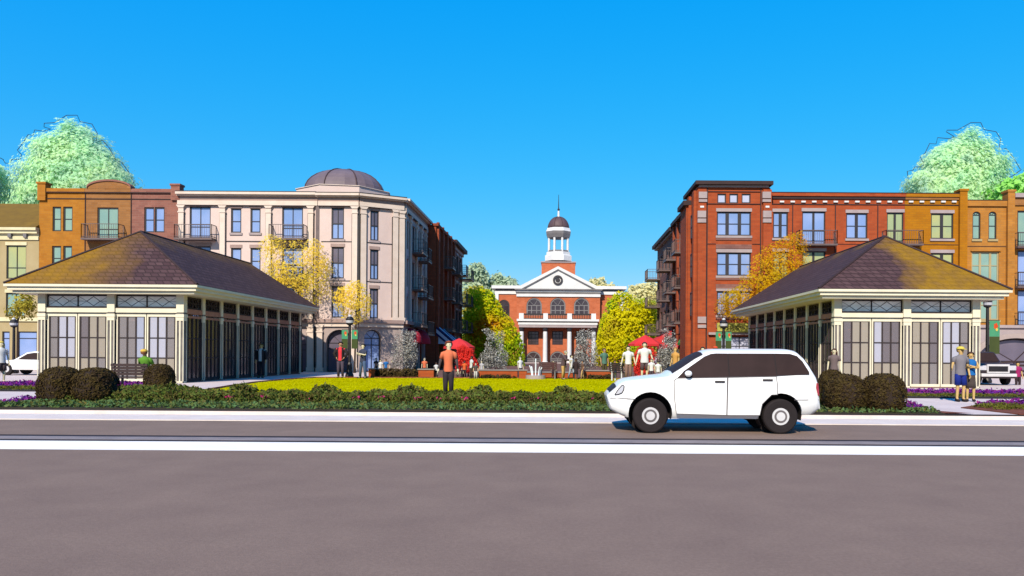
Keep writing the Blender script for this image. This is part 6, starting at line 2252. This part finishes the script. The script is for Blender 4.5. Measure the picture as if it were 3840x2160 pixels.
for px in (1155, 1340, 1425, 1560, 1645, 1740, 1925, 2010, 2140, 2235, 865, 1000, 2310, 3115):
    d = 20.95
    x = X(px, d, 1520)
    for _ in range(7):
        sp.append((x + rng.normal() * .07, d + rng.normal() * .05, G + .17 + rng.random() * .06))
V, F_ = leaf_mesh(np.array(sp), .04, .6)
tag(np_obj('flower_bed', V, F_, M['lf_pink']), 'scattered pink flowers in front of the low shrubs', 'planting', None, 'stuff')
# blades along the lawn so that its edge is not a line
P = []
lw = [gpt(*p) for p in lawn_px]
xs_ = np.array([p[0] for p in lw]); ys_ = np.array([p[1] for p in lw])
x = rng.uniform(xs_.min(), xs_.max(), 60000); y = rng.uniform(ys_.min(), ys_.max(), 60000)
k = in_poly(x, y, lw)
x, y = x[k][:30000], y[k][:30000]
M['lf_lawn'] = leafmat('lawn_blades', [c(204, 200, 0, 1.0), c(212, 208, 0, 1.0), c(192, 198, 4, 1.0)], .4, .3, .3)
V, F_ = leaf_mesh(np.stack([x, y, .175 + rng.random(len(x)) * .03], axis=1), .032, 2.5, .5, .4)
tag(np_obj('grass', V, F_, M['lf_lawn']), 'bright yellow-green mown grass of the lawn', 'grass', None, 'stuff')
# ================================================================================================
# PEOPLE
# ================================================================================================
PM = {}
def pm(r, g, b):
    k = (r, g, b)
    if k not in PM:
        PM[k] = mat('cloth_%d' % len(PM), c(r, g, b, .76), c(int(r * .93), int(g * .93), int(b * .93), .74), 4, .85)
    return PM[k]
SKINS = {'pale': mat('pale_skin', c(250, 238, 200), c(240, 224, 186), 6, .6), 'warm': mat('warm_skin', c(240, 200, 130), c(230, 188, 120), 6, .6),
         'tan': mat('tan_skin', c(206, 160, 124), c(196, 148, 112), 6, .6), 'dark': mat('dark_skin', c(110, 78, 60), c(98, 68, 52), 6, .6)}
JOBS = []
def skin_job(name, verts, edges, rad, root, m, parent, sy=1.0, extra=None, sub=1):
    me = bpy.data.meshes.new(name)
    me.from_pydata([tuple(v) for v in verts], edges, [])
    o = bpy.data.objects.new(name, me)
    COL.objects.link(o)
    o.parent = parent
    md = o.modifiers.new('skin', 'SKIN')
    md.use_smooth_shade = True
    md.branch_smoothing = .4
    for i, r_ in enumerate(rad):
        me.skin_vertices[0].data[i].radius = (r_, r_)
        me.skin_vertices[0].data[i].use_root = (i == root)
    s = o.modifiers.new('sub', 'SUBSURF')
    s.levels = s.render_levels = sub
    JOBS.append((o, m, sy, extra))
    return o

def finish_people():
    dg = bpy.context.evaluated_depsgraph_get()
    for o, m, sy, extra in JOBS:
        me = bpy.data.meshes.new_from_object(o.evaluated_get(dg))
        o.modifiers.clear()
        if sy != 1.0:
            for v in me.vertices:
                v.co.y *= sy
        if extra is not None:
            bm = bmesh.new()
            bm.from_mesh(me)
            t = bpy.data.meshes.new('t')
            t.from_pydata(extra.v, [], extra.f)
            bm.from_mesh(t)
            bmesh.ops.recalc_face_normals(bm, faces=bm.faces)
            bm.to_mesh(me)
            bm.free()
        me.materials.clear()
        me.materials.append(m)
        me.polygons.foreach_set('use_smooth', [True] * len(me.polygons))
        me.name = o.name
        o.data = me

ARMS = {
    'down': [((.135, .01, .645), (.142, -.03, .50)), ((.135, .01, .645), (.142, -.03, .50))],
    'wide': [((.155, .01, .65), (.185, -.04, .51)), ((.155, .01, .65), (.185, -.04, .51))],
    'cross': [((.14, -.03, .66), (-.02, -.125, .675)), ((.14, -.03, .66), (.0, -.115, .70))],
    'back': [((.145, .04, .66), (.05, .09, .56)), ((.145, .04, .66), (.05, .09, .56))],
    'swing': [((.135, -.06, .655), (.14, -.15, .55)), ((.135, .07, .65), (.135, .04, .50))],
    'reach': [((.135, -.10, .68), (.10, -.22, .66)), ((.135, .01, .645), (.142, -.03, .50))],
    'hug': [((.15, -.02, .67), (.20, -.10, .62)), ((.14, .02, .645), (.142, -.03, .50))],
    'lap': [((.135, -.05, .645), (.08, -.17, .56)), ((.135, -.05, .645), (.08, -.17, .56))],
    'hips': [((.18, .03, .66), (.10, -.03, .55)), ((.18, .03, .66), (.10, -.03, .55))],
}
def person(label, x, y, h, top, bottom, skin='pale', hair=(60, 44, 40), face=0.0, arms='down', legs='stand', sleeve='short', bot='long', z=G,
           longhair=False, cap=None, bald=False, head=0.0, lean=0.0, shoes=(44, 34, 40), sleevecol=None, jacket=None, group=None, pack=None, wide=1.0):
    T = thing('person', label, 'person', (0, 0, 0), group)
    sit = legs == 'sit'
    hipz = .53
    q = lambda a, b, cc: Vector((a * wide, b + lean * max(0, cc - .52), cc)) * h
    V, E, Rr = [], [], []
    def add(p, r_, par=None):
        V.append(q(*p)); Rr.append(r_ * h)
        if par is not None: E.append((par, len(V) - 1))
        return len(V) - 1
    sn = math.sin(head) * .012
    pel = add((0, 0, hipz), .062)
    spi = add((0, .005, .63), .055, pel)
    che = add((0, .005, .745), .064, spi)
    nek = add((0, .004, .825), .028, che)
    jaw = add((sn, -.008, .868), .040, nek)
    hed = add((sn, 0, .915), .056, jaw)
    add((sn, .004, .962), .040, hed)
    hands, sh, el, wr = [], [], [], []
    for s, k in ((-1, 0), (1, 1)):
        (e_, w_) = ARMS[arms][k]
        a = add((s * .103, .005, .787), .027, che)
        b = add((s * e_[0], e_[1], e_[2]), .024, a)
        d_ = add((s * w_[0], w_[1], w_[2]), .017, b)
        dirv_ = (Vector((s * w_[0], w_[1], w_[2])) - Vector((s * e_[0], e_[1], e_[2]))).normalized()
        hp = Vector((s * w_[0], w_[1], w_[2])) + dirv_ * .045
        add(tuple(hp), .019, d_)
        sh.append((s * .103, .005, .787)); el.append((s * e_[0], e_[1], e_[2])); wr.append((s * w_[0], w_[1], w_[2]))
        hands.append((hp, dirv_, s))
    lg = []
    for s in (-1, 1):
        if sit:
            P = [(s * .055, 0, hipz - .02), (s * .065, -.235, hipz - .02), (s * .065, -.235, hipz - .27), (s * .065, -.31, hipz - .295)]
        elif legs == 'walk':
            f_ = .10 * s
            P = [(s * .05, 0, .50), (s * .055, -f_ * .6 - .02, .285), (s * .055, -f_ + .02, .05), (s * .055, -f_ - .07, .022)]
        elif legs == 'wide':
            P = [(s * .055, 0, .50), (s * .085, -.01, .285), (s * .115, .0, .05), (s * .125, -.075, .022)]
        else:
            P = [(s * .05, 0, .50), (s * .055, -.012, .285), (s * .057, .008, .05), (s * .062, -.075, .022)]
        a = add(P[0], .050, pel); b = add(P[1], .034, a); d_ = add(P[2], .023, b); add(P[3], .021, d_)
        lg.append(P)
    ex = MB()
    # fingers, thumb and a nose join the body mesh
    for hp, dv, s in hands:
        side = Vector((0, 1, 0)) if abs(dv.z) > .6 else Vector((0, 0, 1))
        for i in range(4):
            o_ = side * ((i - 1.5) * .0105)
            L_ = (.040, .047, .050, .042)[i]
            a = hp + o_ + dv * .008
            b = a + dv * L_ * .55 + Vector((-s * .004, 0, 0))
            d_ = b + dv * L_ * .4 + Vector((-s * .010, 0, 0))
            ex.path([tuple(q(*a)), tuple(q(*b)), tuple(q(*d_))], [.0056 * h, .0052 * h, .004 * h], 5)
        a = hp - dv * .012 - side * .016
        b = a + dv * .022 - side * .012
        d_ = b + dv * .02
        ex.path([tuple(q(*a)), tuple(q(*b)), tuple(q(*d_))], [.007 * h, .006 * h, .0045 * h], 5)
    def hd(a, b, cc):
        ca, sa = math.cos(head), math.sin(head)
        return q(sn + a * ca - b * sa, a * sa + b * ca, cc)
    ex.tube(tuple(hd(0, -.050, .915)), tuple(hd(0, -.072, .898)), .005 * h, .010 * h, 6)
    for s in (-1, 1):
        ex.ball(tuple(hd(s * .056, .002, .905)), (.008 * h, .011 * h, .017 * h), 6, 5)
    body = skin_job('body', V, E, Rr, pel, SKINS[skin], T, 1.0, ex, 1)
    ey = MB()
    for s in (-1, 1):
        ey.ball(tuple(hd(s * .021, -.051, .925)), (.0055 * h, .003 * h, .0035 * h), 6, 5)
    ey.build('eyes', pm(40, 30, 30), T)
    mo = MB().ball(tuple(hd(0, -.053, .882)), (.013 * h, .004 * h, .0028 * h), 8, 5)
    mo.build('mouth', pm(170, 90, 80), T)
    # hair
    if not bald:
        hm = MB()
        cpt = hd(0, .010, .925)
        hm.ball(tuple(cpt), (.066 * h, .068 * h, .062 * h), 16, 12)
        keep = []
        for f in hm.f:
            ct = sum((Vector(hm.v[i]) for i in f), Vector()) / len(f) - cpt
            ct /= h
            ca, sa = math.cos(-head), math.sin(-head)
            yy = ct.x * sa + ct.y * ca
            if not (yy < -.018 and ct.z < .026) and not (ct.z < -.045):
                keep.append(f)
        hm.f = keep
        hm.mi = [0] * len(keep)
        if longhair:
            for k in range(7):
                a = R(180) * k / 6
                p = hd(.058 * math.cos(a), .012 + .05 * math.sin(a), .915)
                p2 = hd(.066 * math.cos(a), .022 + .05 * math.sin(a), .80)
                hm.tube(tuple(p), tuple(p2), .021 * h, .016 * h, 6)
        hm.build('hair', pm(*hair), T, smooth=True)
    if cap:
        cm = MB()
        cm.lathe(tuple(hd(0, .008, .938)), [(.069 * h, 0), (.068 * h, .018 * h), (.055 * h, .04 * h), (.025 * h, .052 * h), (.01 * h, .053 * h)], 14)
        v = [hd(-.052, -.04, .942), hd(.052, -.04, .942), hd(.04, -.105, .934), hd(-.04, -.105, .934)]
        cm.add([tuple(p) for p in v] + [tuple(p + Vector((0, 0, .006 * h))) for p in v], [(0, 1, 2, 3), (4, 5, 6, 7), (0, 1, 5, 4), (1, 2, 6, 5), (2, 3, 7, 6), (3, 0, 4, 7)])
        cm.build('cap', pm(*cap), T)
    # shirt: a fitted shell of elliptical rings, sleeves run over the shoulder
    def loft(mb, rings, n_=16, ox=0.0):
        P = []
        for (z_, rx, ry, yo) in rings:
            for k in range(n_):
                a = 2 * math.pi * k / n_
                P.append(tuple(q(ox + rx * math.cos(a), yo + ry * math.sin(a), z_)))
        F_ = []
        for j in range(len(rings) - 1):
            for k in range(n_):
                F_.append((j * n_ + k, j * n_ + (k + 1) % n_, (j + 1) * n_ + (k + 1) % n_, (j + 1) * n_ + k))
        mb.add(P, F_)
    sh_ = MB()
    z0 = .475 if bot != 'skirt' else .52
    loft(sh_, [(z0, .096, .074, 0), (.53, .092, .073, 0), (.60, .084, .068, .003), (.66, .090, .070, .004), (.72, .104, .075, .004), (.765, .113, .073, .004), (.79, .104, .062, .004), (.812, .078, .052, .004), (.828, .050, .042, .003), (.842, .036, .036, .002)])
    if sleeve in ('short', 'long'):
        for i in range(2):
            a, b, d_ = Vector(sh[i]), Vector(el[i]), Vector(wr[i])
            s0 = a + Vector((-.036 if a.x > 0 else .036, 0, -.002))
            if sleeve == 'long':
                sh_.path([tuple(q(*s0)), tuple(q(*a.lerp(b, .12))), tuple(q(*b)), tuple(q(*b.lerp(d_, .94)))], [.034 * h, .038 * h, .030 * h, .023 * h], 10)
            else:
                sh_.path([tuple(q(*s0)), tuple(q(*a.lerp(b, .12))), tuple(q(*a.lerp(b, .72)))], [.034 * h, .039 * h, .037 * h], 10)
    sh_.build('shirt', pm(*top), T, smooth=True, recalc=False)
    if sleevecol:
        for i in range(2):
            sv = MB().path([tuple(q(*Vector(sh[i]).lerp(Vector(el[i]), .6))), tuple(q(*el[i])), tuple(q(*Vector(el[i]).lerp(Vector(wr[i]), .95)))], [.028 * h, .025 * h, .019 * h], 10)
            sv.build('sleeve', pm(*sleevecol), T, smooth=True)
    if jacket:
        # open jacket: two fronts, back and sleeves
        jk = MB()
        for s in (-1, 1):
            for (z0, z1, r0_, r1_) in ((.47, .63, .094, .090), (.63, .745, .090, .098), (.745, .82, .098, .075)):
                n_ = 9
                P = []
                for zz_, rr_ in ((z0, r0_), (z1, r1_)):
                    for k in range(n_ + 1):
                        a = R(-62) + (R(90) + R(62)) * k / n_
                        P.append(tuple(q(s * rr_ * 1.12 * math.cos(a), rr_ * .92 * math.sin(a), zz_)))
                jk.add(P, [(k, k + 1, n_ + 2 + k, n_ + 1 + k) for k in range(n_)])
        jk.build('jacket', pm(*jacket), T, smooth=True, recalc=False)
        for i in range(2):
            sv = MB().path([tuple(q(*sh[i])), tuple(q(*el[i])), tuple(q(*Vector(el[i]).lerp(Vector(wr[i]), .9)))], [.056 * h, .044 * h, .034 * h], 10)
            sv.build('jacket_sleeve', pm(*jacket), T, smooth=True)
    # trousers, shorts or skirt
    if bot in ('long', 'shorts'):
        tr_ = MB()
        loft(tr_, [(.565, .080, .066, 0), (.53, .087, .070, 0), (.49, .092, .073, .002), (.455, .082, .064, .002), (.44, .05, .045, .002)])
        for P in lg:
            a, b, d_ = Vector(P[0]), Vector(P[1]), Vector(P[2])
            if sit:
                a = a + Vector((0, .02, 0))
            else:
                a = a + Vector((-.004 if a.x > 0 else .004, 0, -.01))
            if bot == 'long':
                tr_.path([tuple(q(*a)), tuple(q(*a.lerp(b, .4))), tuple(q(*b)), tuple(q(*b.lerp(d_, .96)))], [.054 * h, .052 * h, .041 * h, .034 * h], 12)
            else:
                tr_.path([tuple(q(*a)), tuple(q(*a.lerp(b, .4))), tuple(q(*a.lerp(b, .96)))], [.054 * h, .054 * h, .053 * h], 12)
        tr_.build('trousers' if bot == 'long' else 'shorts', pm(*bottom), T, smooth=True, recalc=False)
    elif bot == 'skirt':
        sk = MB().lathe((0, 0, 0), [(.10 * h, .27 * h), (.095 * h, .36 * h), (.088 * h, .46 * h), (.078 * h, .56 * h)], 18, sy=.8)
        sk.build('skirt', pm(*bottom), T, smooth=True)
    for P in lg:
        sm = MB()
        a, b = q(*P[2]), q(*P[3])
        sm.tube((a.x, a.y + .02 * h, max(a.z - .022 * h, 0) if not sit else a.z - .03 * h), (b.x, b.y - .012 * h, b.z - .002 * h), .031 * h, .024 * h, 8)
        sm.build('shoe', pm(*shoes), T, smooth=True)
    if pack:
        MB().ball((0, .085 * h, .70 * h), (.075 * h, .05 * h, .095 * h), 10, 8).build('backpack', pm(*pack), T, smooth=True)
    T.location = (x, y, z - (.005 if not sit else 0))
    T.rotation_euler = (0, 0, face)
    return T

def stand(label, px, ytop, d, *a, **k):
    """figure with its feet at distance d and the crown of its head at ytop in the picture"""
    h = (Z(ytop, d, px) - k.get('z', G)) / .985
    return person(label, X(px, d, 1370), d, h, *a, **k)

BLK = (44, 34, 38)
stand('man in orange t-shirt and dark trousers standing at the edge of the lawn', 1682, 1277, 23.3, (255, 136, 92), (58, 48, 54), hair=(150, 70, 36), sleevecol=(96, 84, 86), head=R(38), legs='stand', arms='wide', wide=.86)
stand('person in black jacket over a red shirt, left of the lamp post with banners', 1277, 1281, 42.2, (250, 62, 76), (92, 80, 100), 'tan', (36, 28, 30), jacket=(44, 34, 36), head=R(10), arms='hips')
stand('person in denim with folded arms, right of the left lamp post', 1361, 1288, 41.6, (66, 72, 96), (84, 108, 146), 'pale', (40, 34, 38), face=R(-35), arms='cross', legs='wide', sleeve='short')
stand('person in white blouse and open black jacket before the shaded side of the left pavilion', 979, 1288, 42.2, (246, 246, 246), (58, 42, 54), 'warm', (120, 100, 50), jacket=(52, 42, 46), sleeve='long', arms='down', legs='stand')
person('person in green shirt and yellow cap sitting on the dark brown bench', X(552, 28.5, 1400), 28.45, 1.78, (104, 164, 44), (70, 60, 60), 'tan', (150, 100, 60), face=R(180), legs='sit', arms='lap', lean=.22, cap=(250, 206, 84), z=G - .26)
stand('blond person in white t-shirt and brown shorts at the left edge', 5, 1279, 33.2, (252, 252, 252), (100, 84, 84), 'pale', (250, 226, 110), face=R(60), bot='shorts', longhair=True)
stand('man in yellow cap, grey t-shirt and blue shorts hugging the woman in blue', 3602, 1299, 24.4, (146, 140, 148), (12, 44, 150), 'warm', (150, 110, 80), cap=(250, 226, 96), arms='hug', bot='shorts', head=R(15), sleeve='short')
stand('woman in blue tank top and brown skirt beside the man in yellow cap', 3640, 1318, 24.5, (18, 118, 200), (86, 74, 70), 'warm', (90, 56, 44), face=R(-20), arms='cross', bot='skirt', sleeve='none', longhair=False)
stand('brown-haired person in grey-brown shirt by the right pavilion corner', 3128, 1306, 32.6, (128, 110, 110), (90, 76, 76), 'pale', (92, 50, 40), face=R(-30), longhair=True)
stand('woman in white blouse and brown trousers walking beside the man in white', 2356, 1296, 40.2, (255, 255, 255), (158, 124, 112), 'pale', (60, 42, 40), arms='wide', legs='stand')
stand('tall man in white t-shirt and dark shorts near the car bonnet', 2417, 1282, 39.8, (255, 255, 255), (100, 82, 86), 'pale', (70, 56, 52), arms='wide', bot='shorts', wide=1.1)
stand('child in open white shirt right of the tall man in white', 2443, 1345, 39.5, (252, 252, 252), (84, 72, 84), 'pale', (40, 34, 34))
stand('child in white t-shirt and cap next to the car bonnet', 2468, 1352, 39.2, (252, 252, 252), (150, 140, 150), 'pale', (60, 50, 50), cap=(60, 48, 50))
stand('person in amber top and white trousers beyond the silvery tree', 2532, 1301, 42, (236, 176, 92), (250, 250, 250), 'warm', (200, 150, 90), face=R(-50))
stand('dark-haired person in white top just above the car bonnet pillar', 2635, 1300, 40, (240, 238, 240), (90, 80, 90), 'pale', (50, 36, 36), longhair=True)
stand('person in orange cap behind the car roof', 2682, 1298, 40, (240, 240, 240), (90, 80, 90), 'pale', (100, 60, 40), cap=(244, 92, 50))
stand('person in brown jacket and tan trousers bending beside the courthouse column', 2112, 1314, 42.0, (98, 76, 80), (232, 186, 112), 'pale', (190, 180, 160), face=R(70), lean=-.25, jacket=(98, 78, 82), arms='reach')
stand('person in long black coat near the tan-trousered person', 2160, 1344, 42.2, (58, 40, 44), (52, 38, 48), 'dark', (40, 30, 30), bot='skirt', jacket=(58, 42, 46), sleeve='long')
stand('small figure in brown top and tan trousers walking right of the black coat', 2184, 1352, 42.6, (120, 90, 76), (230, 190, 130), 'tan', (60, 40, 36), face=R(-70), legs='walk')
stand('person in pale blue trousers beside the black-coated person', 2143, 1330, 43.6, (250, 250, 252), (190, 206, 220), 'pale', (40, 34, 40), face=R(60), legs='walk')
stand('person in white top leaning by the brick pier left of the fountain', 1951, 1338, 43.9, (255, 255, 255), (70, 60, 66), 'pale', (170, 180, 150), face=R(40))
stand('person in orange shirt behind the brick planter wall', 1592, 1342, 45.5, (250, 130, 88), (70, 60, 66), 'pale', (190, 180, 170))
stand('dark-haired person in white shirt standing by the scarlet shrub', 1768, 1335, 42.4, (236, 240, 240), (80, 62, 54), 'dark', (40, 30, 30), face=R(-60))
stand('child in white trousers beside the long planter wall', 1784, 1360, 42.2, (90, 84, 84), (240, 238, 240), 'pale', (60, 50, 48))
stand('person in white top and dark trousers left of the orange-shirted man', 1636, 1358, 43.2, (240, 238, 238), (50, 42, 46), 'dark', (44, 34, 36))
stand('person in orange top standing close to the scarlet shrub', 1742, 1352, 43.4, (246, 110, 50), (54, 44, 48), 'dark', (40, 30, 30))
stand('person in white among the figures behind the brown planting', 1427, 1348, 46.0, (250, 250, 250), (50, 42, 46), 'pale', (44, 36, 38))
stand('person in blue among the figures behind the brown planting', 1447, 1346, 46.2, (36, 120, 200), (50, 42, 46), 'tan', (60, 40, 40))
stand('person in black among the figures behind the brown planting', 1411, 1342, 46.4, (60, 52, 56), (50, 42, 46), 'pale', (60, 44, 40), face=R(40))
stand('person in teal top in front of the yellow-green tree', 2266, 1305, 44.5, (96, 140, 120), (92, 84, 50), 'tan', (70, 60, 44), face=R(30))
stand('person in magenta top at the far right beside the jeep', 3817, 1357, 39.0, (180, 34, 110), (60, 44, 50), 'warm', (40, 32, 34), z=G - .3)
stand('short dark figure left of the scarlet shrub, nearest the orange-shirted man', 1716, 1384, 43.0, (70, 58, 62), (50, 42, 46), 'pale', (44, 34, 36))
stand('small figure in dark clothes right below the scarlet shrub', 1732, 1380, 43.1, (58, 48, 54), (46, 38, 42), 'pale', (40, 32, 34))
stand('person in grey coat at the right end of the figures behind the brown planting', 1470, 1350, 46.3, (130, 122, 126), (60, 50, 56), 'pale', (60, 46, 42))
stand('figure in brown clothes beside the dark bench left of the woman in brown trousers', 2306, 1352, 43.5, (150, 100, 70), (70, 56, 60), 'tan', (50, 40, 40), face=R(30))
stand('person in dark red top beyond the dark bench, right of the fountain', 2075, 1352, 45.0, (120, 50, 52), (60, 48, 54), 'pale', (60, 44, 40), face=R(20))
stand('person in pale grey top between the scarlet shrub and the long planter wall', 1806, 1352, 44.2, (206, 204, 208), (70, 58, 62), 'pale', (80, 60, 48), face=R(-30))
stand('dark-clothed person left of the woman in brown trousers, close to the planter end', 2331, 1346, 42.0, (64, 54, 60), (56, 46, 52), 'tan', (40, 32, 32), face=R(40))
finish_people()
